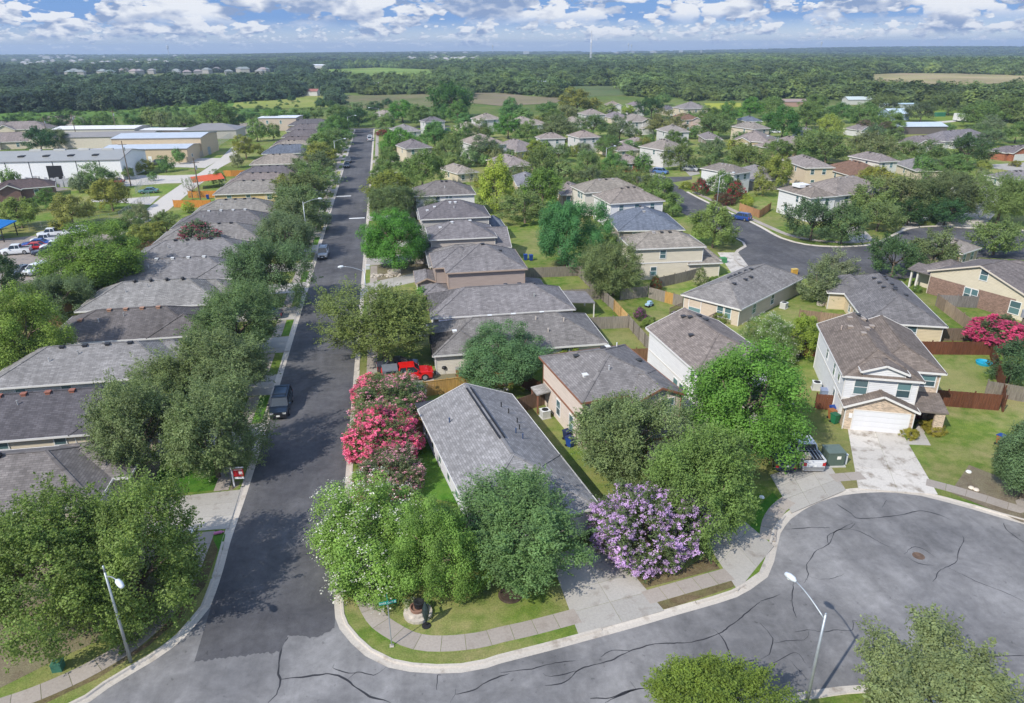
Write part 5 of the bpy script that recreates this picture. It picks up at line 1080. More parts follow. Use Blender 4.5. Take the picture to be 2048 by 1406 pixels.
for i, (x, y, w_, lb) in enumerate(((115, 262, 26, 'pale hipped house with a white dormer behind the warehouse trees'), (40, 272, 22, 'brown roofed house at the upper left, second from the edge'), (8, 300, 22, 'grey-brown roofed house at the left edge above the warehouse'), (-12, 272, 20, 'brown roofed house cut by the left edge, above the others'), (48, 402, 13, 'low dark brown house among trees at the left edge'), (205, 214, 1, ''))):
    if not lb: continue
    X, Y = G(x, y); h = House(lb, 'the '+('dormer house', 'second upper left house', 'left edge house', 'upper left corner house', 'dark brown left house')[i], (X-w_/2, Y), math.radians(-4+i*6), CREAM if i < 4 else (.20, .12, .10), (ROOF_T, (.24, .21, .20), (.24, .205, .195), (.22, .2, .2), (.11, .085, .085))[i])
    h.block(0, 0, w_, w_*.55, 2.9, 'x', .45, 'hh'); h.block(w_*.1, -1.5, w_*.45, 4, 2.9, 'y', .5, 'gh'); h.win(0, 's', w_*.7, 1.5); h.done()
# --- sheds and barns in the distance
for px, py, w_, d_, hh_, wc, rc, lb, nk, pt in (
    (1079, 173, 40, 14, 4.2, (.12, .12, .12), (.42, .47, .46), 'long low open barn with a pale grey roof in the scrub field', 'the long low barn', .12),
    (620, 192, 12, 9, 3.5, (.62, .60, .58), (.34, .13, .09), 'white shed with a rusty red roof in the yellow green meadow', 'the rusty roofed shed', .35),
    (746, 174, 20, 9, 3.4, (.42, .30, .28), (.55, .50, .50), 'pinkish ranch shed under the wood edge beyond the mown field', 'the pinkish ranch shed', .3),
    (631, 138, 38, 16, 6, WHITE, (.74, .76, .78), 'large white farm building at the end of the far bright meadow', 'the white farm building', .2),
    (780, 133, 22, 12, 6, (.42, .15, .10), (.50, .42, .38), 'dull red barn on the far bright meadow', 'the dull red barn', .3),
    (914, 137, 26, 12, 4, WHITE, (.56, .66, .68), 'pale green roofed shed right of the far bright meadow', 'the pale green shed', .15),
    (1116, 136, 30, 14, 4, WHITE, (.72, .74, .76), 'white shed in the dark woods left of the radio mast', 'the white shed in the woods', .15),
    (1717, 209, 15, 9, 3, (.5, .5, .46), (.50, .56, .54), 'pale green roofed house in the trees behind the paddock', 'the pale green roofed house', .35),
    (1800, 219, 20, 7, 3, (.42, .46, .46), (.42, .53, .56), 'low blue metal barn left of the lone paddock oak', 'the low blue barn', .12),
    (1797, 241, 9, 13, 3.2, (.30, .38, .46), (.50, .60, .68), 'small steep blue roofed shed by the paddock track', 'the small blue shed', .3),
    (1836, 268, 21, 12, 3.2, (.14, .12, .11), (.50, .56, .63), 'long shed with a pale blue metal roof behind the estate houses', 'the pale blue metal shed', .2),
    (1588, 213, 14, 8, 3, (.40, .25, .2), (.33, .24, .2), 'small brown hut among the trees at the wood edge', 'the small brown hut', .3)):
    X, Y = G(px, py); h = shed(lb, nk, (X-w_/2, Y), math.radians(-9.5), w_, d_, hh_, wc, rc, 'x', pt, name='barn' if 'barn' in lb else 'shed', cat='barn' if 'barn' in lb else 'shed'); h.done()
# far housing estate and scattered far roofs
far_lab = ['far pale roofed house in the estate on the wooded hill, %s in the row']
fh = random.Random(6)
def tiny_house(px, py, w_, lb, wc, rc, group):
    X, Y = G(px, py, 0); o = empty('house', (X, Y, 0), math.radians(fh.uniform(-35, 25)), lb, 'house', group); b = MB(); d_ = w_*.7; b.box(-w_/2, 0, 0, w_/2, d_, 5.5)
    q = b.build('wall', M['any'], o); q.color = (*wc, 1); b = MB(); e = .6; zr = 5.5+d_*.3
    b.face([(-w_/2-e, -e, 5.4), (w_/2+e, -e, 5.4), (w_*.2, d_/2, zr), (-w_*.2, d_/2, zr)]); b.face([(w_/2+e, d_+e, 5.4), (-w_/2-e, d_+e, 5.4), (-w_*.2, d_/2, zr), (w_*.2, d_/2, zr)])
    b.face([(-w_/2-e, d_+e, 5.4), (-w_/2-e, -e, 5.4), (-w_*.2, d_/2, zr)]); b.face([(w_/2+e, -e, 5.4), (w_/2+e, d_+e, 5.4), (w_*.2, d_/2, zr)]); q = b.build('roof', M['any'], o); q.color = (*rc, 1)
for i in range(26): tiny_house(130+i*16.5+fh.uniform(-9, 9), 152-i*.12+fh.uniform(-7, 2), fh.uniform(9, 14), 'pale far house in the row of estate roofs above the dark belt of trees', (.36, .34, .32), (.28+fh.uniform(-.08, .05), 0.27, .26), 'far estate roofs at the upper left')
for i in range(34): tiny_house(fh.uniform(15, 420), fh.uniform(122, 136), 13, 'tiny white house on the distant wooded rise at the upper left', (.50, .48, .46), (.36, .35, .34), 'tiny houses on the far rise')
for i in range(22): tiny_house(fh.uniform(800, 960), fh.uniform(117, 123), 18, 'tiny pale house in the distant settlement left of the radio mast', (.50, .48, .45), (.40, .38, .36), 'tiny houses of the far settlement')
# ------------------------------------------------------------------ trees (photo pixels: centre, half width, half height)
PINK, PINKD, PURP, WHT, CRIM = (.90, .21, .35), (.42, .07, .10), (.64, .45, .70), (.74, .72, .62), (.50, .03, .06)
NEAR = [
 (88, 1112, 150, 140, 'oak', (.078, .112, .028), 'huge green oak filling the lower left corner, left half behind the street lamp'),
 (262, 1118, 138, 142, 'oak', (.084, .120, .032), 'huge green oak in the lower left, right half overhanging the pavement'),
 (262, 850, 98, 98, 'oakg', (.088, .114, .050), 'grey green oak over the nearest western driveway'),
 (418, 858, 100, 98, 'oakg', (.090, .118, .050), 'broad grey green oak beside the black SUV and the red sale sign'),
 (350, 770, 70, 55, 'oak', None, 'oak crown behind the two nearest grey green oaks'),
 (438, 725, 105, 72, 'oak', (.082, .108, .045), 'wide olive oak overhanging the kerb just beyond the black SUV'),
 (462, 640, 94, 66, 'oakg', (.068, .104, .042), 'dark green oak, second street tree beyond the black SUV'),
 (526, 540, 78, 66, 'oakg', (.062, .100, .046), 'dark blue green oak with a visible trunk beside the parked dark car'),
 (572, 462, 62, 42, 'oakg', None, 'street oak left of the silver SUV'),
 (785, 470, 68, 55, 'bright', (.050, .125, .020), 'bright green street tree ringed with stones on the east side'),
 (765, 640, 106, 72, 'olive', (.092, .145, .036), 'broad yellow olive oak overhanging the street before the red pickup'),
 (1010, 706, 92, 60, 'elm', (.060, .108, .045), 'grey green tree in front of the cream house and tan fence'),
 (1130, 462, 68, 64, 'elm', (.042, .112, .038), 'deep green feathery tree behind the brown two-storey house'),
 (1230, 534, 62, 50, 'olive', (.085, .110, .045), 'olive garden tree by the back fences beside the cream sided house'),
 (1430, 447, 48, 42, 'yel', (.098, .135, .038), 'rounded yellow green tree beside the second turning circle'),
 (1490, 782, 120, 114, 'bright', (.062, .130, .022), 'huge bright green tree left of the white garage house'),
 (1250, 870, 108, 92, 'oakg', (.090, .120, .050), 'grey green oak before the beige two-storey house'),
 (1405, 962, 112, 112, 'olive', (.082, .128, .036), 'drooping olive oak above the purple crape myrtle'),
 (880, 1085, 84, 100, 'bright', (.082, .175, .030), 'bright green tree between the white crape myrtle and the corner oak'),
 (1036, 1060, 136, 102, 'oakg', (.068, .116, .044), 'rounded blue green oak on the corner lawn with a dark soil ring'),
 (1424, 1408, 132, 92, 'oak', (.085, .150, .022), 'bright yellow green crown cut by the bottom edge'),
 (1895, 1392, 170, 148, 'oak', (.105, .130, .060), 'pale grey green crown filling the lower right corner'),
 (2070, 915, 88, 84, 'elm', (.062, .100, .045), 'grey green tree cut by the right edge above the turning circle'),
 (1648, 560, 40, 44, 'pale', (.095, .118, .060), 'slim garden tree with a white ringed trunk between the two tan houses'),
 (1672, 528, 42, 30, 'pale', (.115, .130, .075), 'pale seeding crown at the road behind the slim garden tree'),
 (1792, 508, 48, 40, 'dark', (.045, .080, .030), 'left dark oak of the round pair by the second turning circle'),
 (1872, 492, 50, 38, 'oak', (.085, .108, .045), 'right olive oak of the round pair by the second turning circle'),
 (1997, 468, 52, 34, 'olive', None, 'flat topped oak by the road at the right edge'),
 (1628, 434, 48, 40, 'oakg', (.048, .080, .036), 'dark oak on the grassy bend of the second turning circle'),
 (1690, 443, 42, 40, 'oakg', (.058, .092, .036), 'second oak on the grassy bend, right of the dark one'),
 (2030, 720, 46, 45, 'dark', (.040, .072, .032), 'dark evergreen below the pink crape myrtle at the right edge'),
 (1610, 668, 42, 44, 'yel', (.110, .185, .022), 'bright palm-like green tree left of the brown-red fence'),
 (185, 512, 98, 66, 'bright', (.075, .155, .022), 'big bright green tree beside the parking lot'),
 (28, 655, 85, 88, 'yel', (.095, .140, .028), 'yellow green tree at the left edge beside the western roofs'),
 (108, 590, 62, 42, 'pale', (.070, .100, .050), 'thin grey green tree below the two parked sedans'),
 (-5, 545, 45, 40, 'dark', (.040, .065, .030), 'dark shrub like tree at the left edge by the parked dark sedan'),
 (138, 415, 40, 30, 'yel', (.135, .175, .040), 'yellow green tree above the white pickups'),
 (35, 420, 46, 28, 'yel', (.100, .165, .030), 'yellow green tree behind the blue canopy'),
 (218, 385, 42, 30, 'yel', (.125, .165, .028), 'golden green tree on the lawn before the white warehouse'),
 (190, 348, 38, 24, 'pale', (.080, .125, .045), 'grey green tree against the white warehouse wall'),
 (906, 196, 42, 33, 'oak', (.036, .085, .020), 'largest dark green tree at the field edge'),
 (993, 363, 43, 50, 'lime', (.185, .235, .030), 'lime yellow tall tree with cream blossom behind the white two-storey house'),
 (772, 370, 48, 31, 'yel', (.100, .150, .024), 'yellow green street tree where the east side trees begin again'),
 (785, 402, 55, 24, 'olive', (.072, .100, .040), 'olive street tree behind the bright green one'),
 (1154, 200, 44, 24, 'yel', (.120, .155, .028), 'broad golden green tree at the far side of the estate'),
 (1845, 220, 28, 17, 'oak', (.062, .082, .040), 'lone grey oak standing in the bright paddock'),
 (1568, 242, 38, 30, 'bright', (.040, .095, .020), 'large round green tree by the small far garage'),
 (1661, 250, 27, 22, 'lime', (.19, .23, .04), 'lime crowned tree left of the white gabled house'),
 (1941, 296, 46, 28, 'dark', (.042, .070, .025), 'big dark oak left of the brick house at the right edge'),
]
for px, py, rx, ry, sp, col, lb in NEAR:
    tree(px, py, rx, ry, sp, col, lb, noise=False, clear=.5 if py > 1115 and px < 300 else None)
FLOW = [
 (750, 1060, 122, 104, 'elm', (.100, .205, .035), 'white flowering crape myrtle at the corner, hanging over the kerb', 'white', WHT, .2, 'crape_myrtle'),
 (772, 868, 80, 60, 'myr', (.070, .095, .035), 'vivid pink crape myrtle beside the street, the most flowers', 'pink', PINK, .4, None),
 (770, 795, 76, 50, 'myr', (.078, .105, .042), 'pale crape myrtle with few pink tufts between the vivid pink one and red pickup', 'few', (.80, .36, .44), .4, None),
 (748, 778, 44, 34, 'myr', (.080, .11, .045), 'smaller pink crape myrtle by the red pickup driveway', 'pink', (.88, .25, .36), .4, None),
 (812, 778, 42, 30, 'elm', (.085, .125, .045), 'cream flowering crape myrtle at the end of the tan fence', 'white', WHT, .4, 'crape_myrtle'),
 (772, 938, 72, 42, 'myr', (.078, .095, .048), 'grey green crape myrtle with faded pink tufts below the vivid pink one', 'few', (.72, .36, .42), .4, None),
 (1296, 1032, 103, 86, 'myr', (.060, .085, .035), 'round purple crape myrtle beside the corner house driveway', 'purple', PURP, .4, None),
 (1552, 672, 54, 42, 'elm', (.085, .130, .040), 'white flowering crape myrtle behind the huge bright green tree', 'white', WHT, .5, 'crape_myrtle'),
 (2006, 660, 52, 30, 'myr', (.060, .080, .035), 'magenta crape myrtle at the right edge above the brown-red fence', 'pink', (.66, .10, .22), 1.2, None),
 (1281, 627, 14, 15, 'myr', (.055, .075, .035), 'small round purple crape myrtle in the weedy back garden', 'mid', (.40, .07, .32), .1, None),
 (1358, 640, 30, 14, 'myr', (.070, .09, .05), 'lilac crape myrtle by the deck of the tan house', 'mid', (.50, .33, .55), .3, None),
 (1311, 568, 12, 20, 'myr', (.06, .08, .03), 'narrow red leaved shrub by the grey garden fence', 'mid', (.28, .04, .03), .2, None),
 (395, 464, 44, 22, 'myr', (.060, .085, .045), 'dull pink crape myrtle rising behind a western roof', 'mid', (.44, .13, .17), 3.4, None),
 (1402, 372, 17, 17, 'myr', (.055, .075, .03), 'left crimson crape myrtle at the corner of the white house', 'mid', (.55, .05, .09), .5, None),
 (1446, 366, 28, 25, 'elm', (.070, .12, .030), 'green and cream crape myrtle between the two crimson ones', 'midw', WHT, .6, 'crape_myrtle'),
 (1472, 380, 20, 22, 'myr', (.055, .075, .03), 'right crimson crape myrtle at the corner of the white house', 'mid', (.50, .03, .07), .5, None),
 (1446, 398, 22, 11, 'myr', (.07, .06, .035), 'dull rust red shrub above the wooden fence of the second turning circle', 'mid', (.22, .05, .04), .1, None),
 (765, 265, 12, 7, 'myr', (.055, .075, .03), 'small bright pink crape myrtle beside the far end of the street', 'mid', (.70, .03, .08), .3, None),
 (1860, 357, 9, 5, 'myr', (.055, .075, .03), 'tiny purple crape myrtle between two big olive crowns', 'mid', (.40, .16, .38), 1.5, None),
 (1730, 248, 18, 8, 'myr', (.075, .085, .04), 'pinkish brown crape myrtle behind the white gabled house', 'mid', (.36, .22, .19), 2.5, None),
 (1772, 250, 14, 7, 'myr', (.075, .085, .04), 'pinkish brown crape myrtle right of the white gabled house', 'mid', (.36, .24, .21), 2.5, None),
 (298, 492, 22, 8, 'myr', (.075, .085, .04), 'low reddish flowering shrub at the back of a western roof', 'mid', (.36, .14, .10), .1, None),
 (388, 404, 10, 6, 'myr', (.075, .085, .04), 'small dusty pink bush beside the orange fence', 'mid', (.46, .16, .17), .1, None),
 (250, 206, 13, 7, 'myr', (.05, .05, .03), 'left dark magenta crape myrtle in the far left woods', 'mid', (.22, .05, .14), .5, None),
 (318, 200, 17, 7, 'myr', (.05, .05, .03), 'right dark magenta crape myrtle in the far left woods', 'mid', (.24, .05, .15), .5, None),
 (1402, 552, 15, 18, 'myr', (.095, .12, .05), 'young cream flowering tree by the garden fence of the cream sided house', 'mid', (.62, .58, .40), .6, None),
]
for px, py, rx, ry, sp, col, lb, fl, fc, cl, nm in FLOW:
    tree(px, py, rx, ry, sp, col, lb, cl, nm or 'crape_myrtle', fl=fl, flc=fc, noise=False, group=None)
MIDT = """
oakg 592 430 44 34|oak 600 402 48 30|oak 612 372 46 28|olive 622 350 44 24|oakg 628 328 42 22|yel 562 372 17 22|yel 640 305 36 20|elm 652 288 34 22|lime 628 292 9 13|olive 668 276 30 16|grn 662 262 30 16|grn 676 248 26 16|dark 690 240 26 16|dark 716 232 22 14|oakg 640 440 20 16
bright 792 282 34 24|elm 780 322 28 22|elm 843 334 38 32|yel 826 303 20 11|yel 853 301 18 10|olive 898 296 25 27|grn 869 267 29 23|elm 771 243 22 14|bright 804 219 30 15|elm 842 228 30 15|grn 874 229 16 11|bright 915 219 22 17|grn 929 237 18 10|elm 922 264 15 19|olive 958 257 25 18|oakg 966 293 33 21|lime 976 307 11 16|bright 1016 248 27 19|grn 1021 216 22 19|elm 1045 229 19 13|olive 1020 309 13 10|olive 901 318 16 14|sparse 940 353 10 16|elm 1055 262 22 19|bright 843 594 17 20|elm 760 345 22 14|elm 745 235 12 10|dark 775 203 10 6
grn 1094 216 20 12|olive 1137 221 19 8|elm 1109 233 24 11|olive 1116 252 36 14|olive 1219 219 19 8|lime 1258 218 14 8|dark 1304 212 23 17|elm 1325 196 16 9|olive 1186 248 30 17|oakg 1240 254 27 21|olive 1330 241 35 15|yel 1072 294 21 14|olive 1118 303 21 14|yel 1145 300 12 9|pale 1165 294 13 9|elm 1215 288 26 16|grn 1260 291 14 11|olive 1079 328 32 30|olive 1176 321 25 20|grn 1228 325 26 20|olive 1128 343 20 22|oakg 1180 348 25 16|olive 1222 347 22 12|grn 1287 323 17 17|elm 1297 277 13 8|bright 1085 372 40 34|olive 1277 362 38 17|elm 1321 383 37 31|olive 1050 408 44 26|olive 1192 455 30 30|olive 1240 340 18 12|pale 1046 385 14 12|elm 1345 420 14 10
dark 1392 219 16 12|elm 1423 231 29 17|grn 1454 225 22 20|olive 1427 249 31 10|bright 1502 214 24 18|elm 1541 210 27 15|elm 1616 227 30 21|elm 1350 277 21 15|grn 1480 272 13 9|olive 1363 310 29 21|oakg 1426 296 29 19|lime 1474 291 20 12|olive 1420 321 23 9|olive 1498 313 37 23|elm 1553 296 27 16|olive 1625 284 38 24|yel 1556 340 32 29|yel 1527 370 18 17|pale 1608 345 14 10|lime 1495 401 12 13|elm 1633 203 24 12|elm 1628 225 26 14|olive 1656 290 38 26|grn 1684 222 26 13|elm 1731 229 34 22|elm 1786 240 25 18|elm 1901 254 10 7|olive 1955 262 24 9|oakg 1990 272 21 11|oakg 1753 267 23 17|olive 1785 275 19 16|olive 1737 291 43 19|olive 1811 298 27 13|olive 1862 298 29 13|elm 1906 331 37 21|grn 1845 331 16 22|yel 1749 352 31 17|olive 1742 393 38 31|olive 1797 388 39 33|olive 1842 390 38 30|oakg 1902 385 46 36|olive 2008 393 46 36|oak 1760 428 34 22|dark 1820 420 28 20|dark 1895 418 34 18|olive 1955 385 22 20|elm 2035 262 24 16|pale 1985 245 22 14|elm 1960 225 36 18|olive 2020 215 34 20|oak 1900 205 30 16|oak 1775 205 28 14|pale 1965 345 10 9
sparse 381 373 17 18|grn 330 326 14 14|grn 357 311 11 14|yel 289 331 17 11|pale 155 365 16 16|grn 90 396 22 18|pale 276 424 22 17|dark 77 276 28 20|oakg 112 274 24 15|elm 20 362 16 26|lime 374 413 12 10|yel 489 291 25 19|pale 474 320 12 12|cone 436 352 14 14|elm 512 258 17 20|elm 545 262 14 14|yel 122 448 20 14|elm 25 320 16 20|olive 252 345 14 10|cone 160 342 9 16|grn 305 352 8 8|dark 10 340 12 22|elm 262 430 14 10
grn 275 520 22 18|olive 240 540 16 14|grn 165 600 14 14|yel 285 470 30 20|olive 330 440 28 12|yel 305 455 20 12|olive 262 445 22 20|elm 232 455 25 16|pale 190 580 30 18
dark 20 245 22 12|grn 55 243 20 11|elm 95 243 22 12|dark 130 242 18 12|grn 165 244 18 12|elm 205 240 22 14|olive 300 232 20 16|oakg 325 238 17 16|grn 265 238 18 12|elm 422 228 36 24|olive 365 240 24 16|dark 470 238 18 12|grn 500 232 16 10|elm 450 250 10 10|bright 540 235 24 12|grn 570 232 20 12|elm 600 228 20 11|elm 628 225 18 10|dark 640 205 11 9|dark 660 208 8 8|dark 583 196 8 5|elm 680 222 22 12|olive 710 215 16 10|dark 750 212 16 9"""
for ln in MIDT.strip().split('|') if False else [q for l in MIDT.strip().split('\n') for q in l.split('|')]:
    a = ln.split(); tree(float(a[1]), float(a[2]), float(a[3])*(1.26 if float(a[1]) > 1700 and float(a[2]) > 350 else 1.13), float(a[4])*(1.22 if float(a[1]) > 1700 and float(a[2]) > 350 else 1.12), a[0])
# garden trees that fill the plots between the estate houses
gr = random.Random(19); HC = [tuple(h_.location[:2]) for h_ in COL.objects if h_.type == 'EMPTY' and h_.get('category') in ('house',)]
HB = []
for h_ in [o_ for o_ in COL.objects if o_.type == 'EMPTY' and o_.get('category') == 'house']:
    ws = [w_ for w_ in h_.children if w_.name.startswith('wall')]
    for w_ in ws[:2]:
        vs = [v.co for v in w_.data.vertices]; cx_ = sum(v.x for v in vs)/len(vs); cy_ = sum(v.y for v in vs)/len(vs); rr_ = max(math.hypot(v.x-cx_, v.y-cy_) for v in vs); ca, sa = math.cos(h_.rotation_euler.z), math.sin(h_.rotation_euler.z)
        HB.append((h_.location.x+ca*cx_-sa*cy_, h_.location.y+sa*cx_+ca*cy_, rr_*.80))
n_ = 0
for _ in range(9000):
    if n_ >= 70: break
    X, Y = gr.uniform(-3, 175), gr.uniform(120, 345); px, py = P(X, Y, 0)
    if not (735 < px < 2060) or inpoly(px, py, inner) or py > 400 or (1225 < px < 1420 and 345 < py < 405) or any(inpoly(px, py, f_) or inpoly(px, py-8, f_) for f_ in FIELDS): continue
    if any(math.hypot(X-hx, Y-hy) < hr_+1.6 for hx, hy, hr_ in HB) or any(math.hypot(X-t_['X'], Y-t_['Y']) < 4.6 for t_ in TREES) or X < -1.0: continue
    sc_ = F/depth(X, Y, 2.5); rm = gr.uniform(1.6, 2.9); q = P(X, Y, rm*1.15); tree(q[0], q[1], rm*sc_, rm*sc_*.85, gr.choice(('oak', 'olive', 'oakg', 'elm', 'elm', 'yel', 'grn', 'olive'))); n_ += 1
for px, py, rx, ry, col, lb in (
    (1822, 866, 19, 11, (.13, .15, .02), 'clipped yellow green bush left of the porch path'), (1867, 855, 25, 11, (.14, .155, .02), 'clipped yellow green bush right of the porch path'),
    (1835, 578, 9, 9, (.06, .10, .02), 'round clipped bush by the columns of the tan and brick house'), (826, 1211, 20, 11, (.09, .15, .04), 'small white flowering shrub beside the stone planter'),
    (1375, 371, 15, 6, (.16, .19, .03), 'low yellow green clipped hedge by the white house with crimson myrtles'), (1570, 418, 14, 9, (.09, .11, .05), 'pinkish green shrub at the wooden fence corner of the second turning circle'),
    (2032, 327, 12, 4, (.13, .16, .03), 'low hedge before the brick house at the right edge'), (1450, 630, 26, 12, (.09, .15, .03), 'weedy shrubs by the deck of the tan house'), (1488, 612, 22, 9, (.085, .145, .03), 'overgrown shrubs along the tan house wall'),
    (1300, 645, 22, 12, (.10, .17, .03), 'bright shrubs below the purple bush'), (1195, 695, 20, 8, (.12, .18, .025), 'bright shrub behind the cream house'), (1130, 708, 40, 10, (.10, .165, .025), 'row of bright shrubs at the south wall of the cream house'),
    (1155, 1085, 12, 9, (.05, .09, .03), 'small dark shrub beside the corner house garage'), (170, 770, 26, 8, (.07, .12, .03), 'green weeds between two western roofs'), (1430, 560, 16, 8, (.09, .14, .03), 'light shrub at the drive of the cream sided house'),
    (1475, 690, 20, 14, (.09, .15, .03), 'shrub between the white house and the tan house'), (2000, 615, 12, 8, (.06, .09, .03), 'shrub by the teal window of the tan and brick house')):
    t_ = tree(px, py, rx, ry, 'bush', col, lb, noise=False, mesh='elm_ma' if rx > 10 else 'far_a')
    if 'planter' in lb: inst('blossom', BL['midw'], [c for c in t_.children if c.name.startswith('crown')][0], (0, 0, 0), 0, WHT)
X, Y = G(889, 748, ZL); o = empty('barbecue', (X, Y, ZL), .3, 'small dark barbecue on thin legs by the cream house wall', 'barbecue'); b = MB(); b.lathe([(.05, .62), (.28, .72), (.30, .85), (.22, 1.0), (.03, 1.05)], 12); b.build('bowl', M['black'], o)
for a_ in (0, 2.1, 4.2): b = MB(); b.tube([(.12*math.cos(a_), .12*math.sin(a_), .68), (.3*math.cos(a_), .3*math.sin(a_), 0)], .018, 6); b.build('leg', M['metal'], o)
X, Y = G(1298, 613, ZL); o = empty('tricycle', (X, Y, ZL), .6, 'blue and white toy vehicle lying in the weedy back garden', 'toy'); b = MB(); b.box(-.6, -.3, .15, .6, .3, .5); b.box(-.2, -.25, .5, .4, .25, .8); q = b.build('toy_body', M['any'], o); q.color = (.35, .50, .62, 1)
for x_ in (-.45, .45): b = MB(); b.tube([(x_, -.36, .18), (x_, .36, .18)], .18, 12); b.build('wheel', M['tyre'], o)
# soil rings and stone rings
def ring(label, px, py, r, stone=False):
    X, Y = G(px, py, ZL); b = MB()
    if stone: b.lathe([(r, ZL), (r, ZL+.4), (r-.22, ZL+.4), (r-.22, ZL+.3), (.05, ZL+.3)], 18, 0, (X, Y)); o = b.build('stone_ring', M['stone']); tag(o, label, 'tree ring')
    else: b.lathe([(r, ZL+.01), (r-.12, ZL+.09), (.3, ZL+.05), (.05, ZL+.05)], 24, 0, (X, Y)); o = b.build('soil_ring', M['soil']); tag(o, label, 'tree ring')
# ------------------------------------------------------------------ fences
fr = 'garden fences'
RL = 29.8
fence('weathered grey fence behind the brown two-storey house garden', [(18.6, 108.2), (RL, 107.8)], WGREY)
fence('weathered grey fence between the second and third gardens from the front', [(22.8, 96.2), (RL, 95.8)], WGREY)
fence('weathered grey fence behind the small mown garden of the cream house', [(23.6, 84.4), (RL, 84.0)], WGREY)
fence('long weathered grey fence running away along the backs of the gardens', [(RL, 73.2), (RL+.1, 84.2)], WGREY)
fence('fresh tan stretch of the long back garden fence', [(RL+.1, 84.4), (RL+.1, 90.4)], (.46, .30, .13))
fence('grey far stretch of the long back garden fence', [(RL+.1, 90.6), (RL-.3, 97), (RL-.6, 108), (RL-.6, 122)], WGREY)
fence('brown garden fence behind the beige two-storey house', [(24.6, 73.5), (RL, 73.0)], (.22, .12, .07))
fence('grey fence across the weedy back garden', [(32.2, 95.0), (36.6, 95.6)], WGREY)
fence('grey fence slanting towards the tan house deck', [(36.6, 95.2), (38.2, 92.8)], WGREY); fence('short fresh tan piece of fence by the tan house deck', [(38.2, 92.8), (39.0, 91.7)], WTAN); fence('low grey fence end at the tan house deck', [(39.0, 91.7), (39.9, 90.4)], WGREY)
fence('grey post and board fence below the cream sided house', [(38.6, 98.9), (45, 101.6), (52.2, 105.2)], WGREY)
fence('tan wooden fence between the red pickup plot and the corner house', [(2.0, 68.6), (12.2, 69.9)], WTAN, kind='cap'); fence('dark brown continuation of the tan fence by the garden tree', [(12.2, 69.9), (14.2, 66.5)], (.16, .075, .045))
fence('short tan fence between the vivid pink crape myrtle and the corner house', [(-1.6, 61.6), (2.0, 60.7)], (.36, .22, .08))
fence('low brown fence joining the corner house and the beige house', [(11.0, 63.0), (15.0, 64.8)], (.20, .13, .09))
fence('long brown-red fence behind the white garage house', [(56.6, 70.2), (62.7, 68.9), (69.6, 67.5)], WBRN); fence('brown-red side fence running down the right lawn', [(69.4, 67.3), (63.0, 58.6), (59.6, 54.6)], WBRN, 1.9)
fence('short brown-red front fence right of the white house porch', [(52.6, 57.6), (59.5, 54.9)], WBRN, 1.9); fence('brown-red fence glimpsed left of the white garage house', [(44.9, 72.2), (50, 70.4)], WBRN)
fence('small brown-red fence by the trash bins of the white garage house', [(41.4, 58.6), (43.0, 58.0)], WBRN)
fence('grey picket fence at the right edge of the wide lawn', [(60.8, 58.2), (63.4, 56.2), (67.5, 54.5)], WGREY)
fence('diagonal weathered fence before the tan and brick house', [(75.6, 84.2), (72.1, 72.0)], (.31, .235, .17)); fence('dark fence with pale metal posts behind the brown-red one', [(66.7, 72.6), (72.3, 71.5)], (.16, .12, .09))
fence('fence with a braced gate beside the tan and brick house', [(75.6, 84.2), (80.6, 82.4)], (.22, .2, .19)); fence('low brown fence behind the charcoal roofed tan house wall', pl(1597, 640, 1726, 655, z=.1), (.28, .19, .13), 1.6)
fence('wooden fence at the bend of the second turning circle', pl(1478, 421, 1518, 436, 1541, 420, z=.1), (.40, .22, .11))
for k, (c, lb) in enumerate(((WORG, 'bright orange fence behind the yellow western house'), )):
    fence(lb, [(-50.6, 178.4), (-41.8, 176.6)], c); fence('second bright orange fence up the lane beyond the yellow house', [(-50.0, 190.0), (-43.0, 189.0)], c); fence('far orange fence between the lane and the dark roofed house', [(-47.6, 222), (-41.5, 221.4)], c)
fence('tan back fence of the fourth western house', [(-46.5, 86.5), (-45.8, 95.2)], (.42, .25, .12)); fence('tan back fence of the fifth western house', [(-46.6, 98.2), (-44.8, 98.2)], (.36, .22, .12)); fence('orange tan back fence of the sixth western house', [(-46.8, 104), (-42.8, 110)], (.46, .25, .09)); fence('brown back fence beside the big bright tree', [(-50, 98), (-46.8, 104)], (.26, .15, .08))
fence('chain link fence behind the parked white pickups', pl(30, 452, 60, 462, 160, 455, 240, 440, z=.1)[1:]+[G(300, 398, .1)], WGREY, 1.9, 'link'); fence('chain link fence at the corner of the lane junction', pl(272, 388, 285, 372, 318, 362, z=.1), WGREY, 1.8, 'link')
fence('tall pale metal fence along the storage lot', pl(402, 318, 425, 300, 463, 276, z=.1), (.5, .55, .6), 2.3, 'link'); fence('chain link fence by the warehouse forecourt', pl(236, 372, 312, 372, z=.1), WGREY, 1.9, 'link')
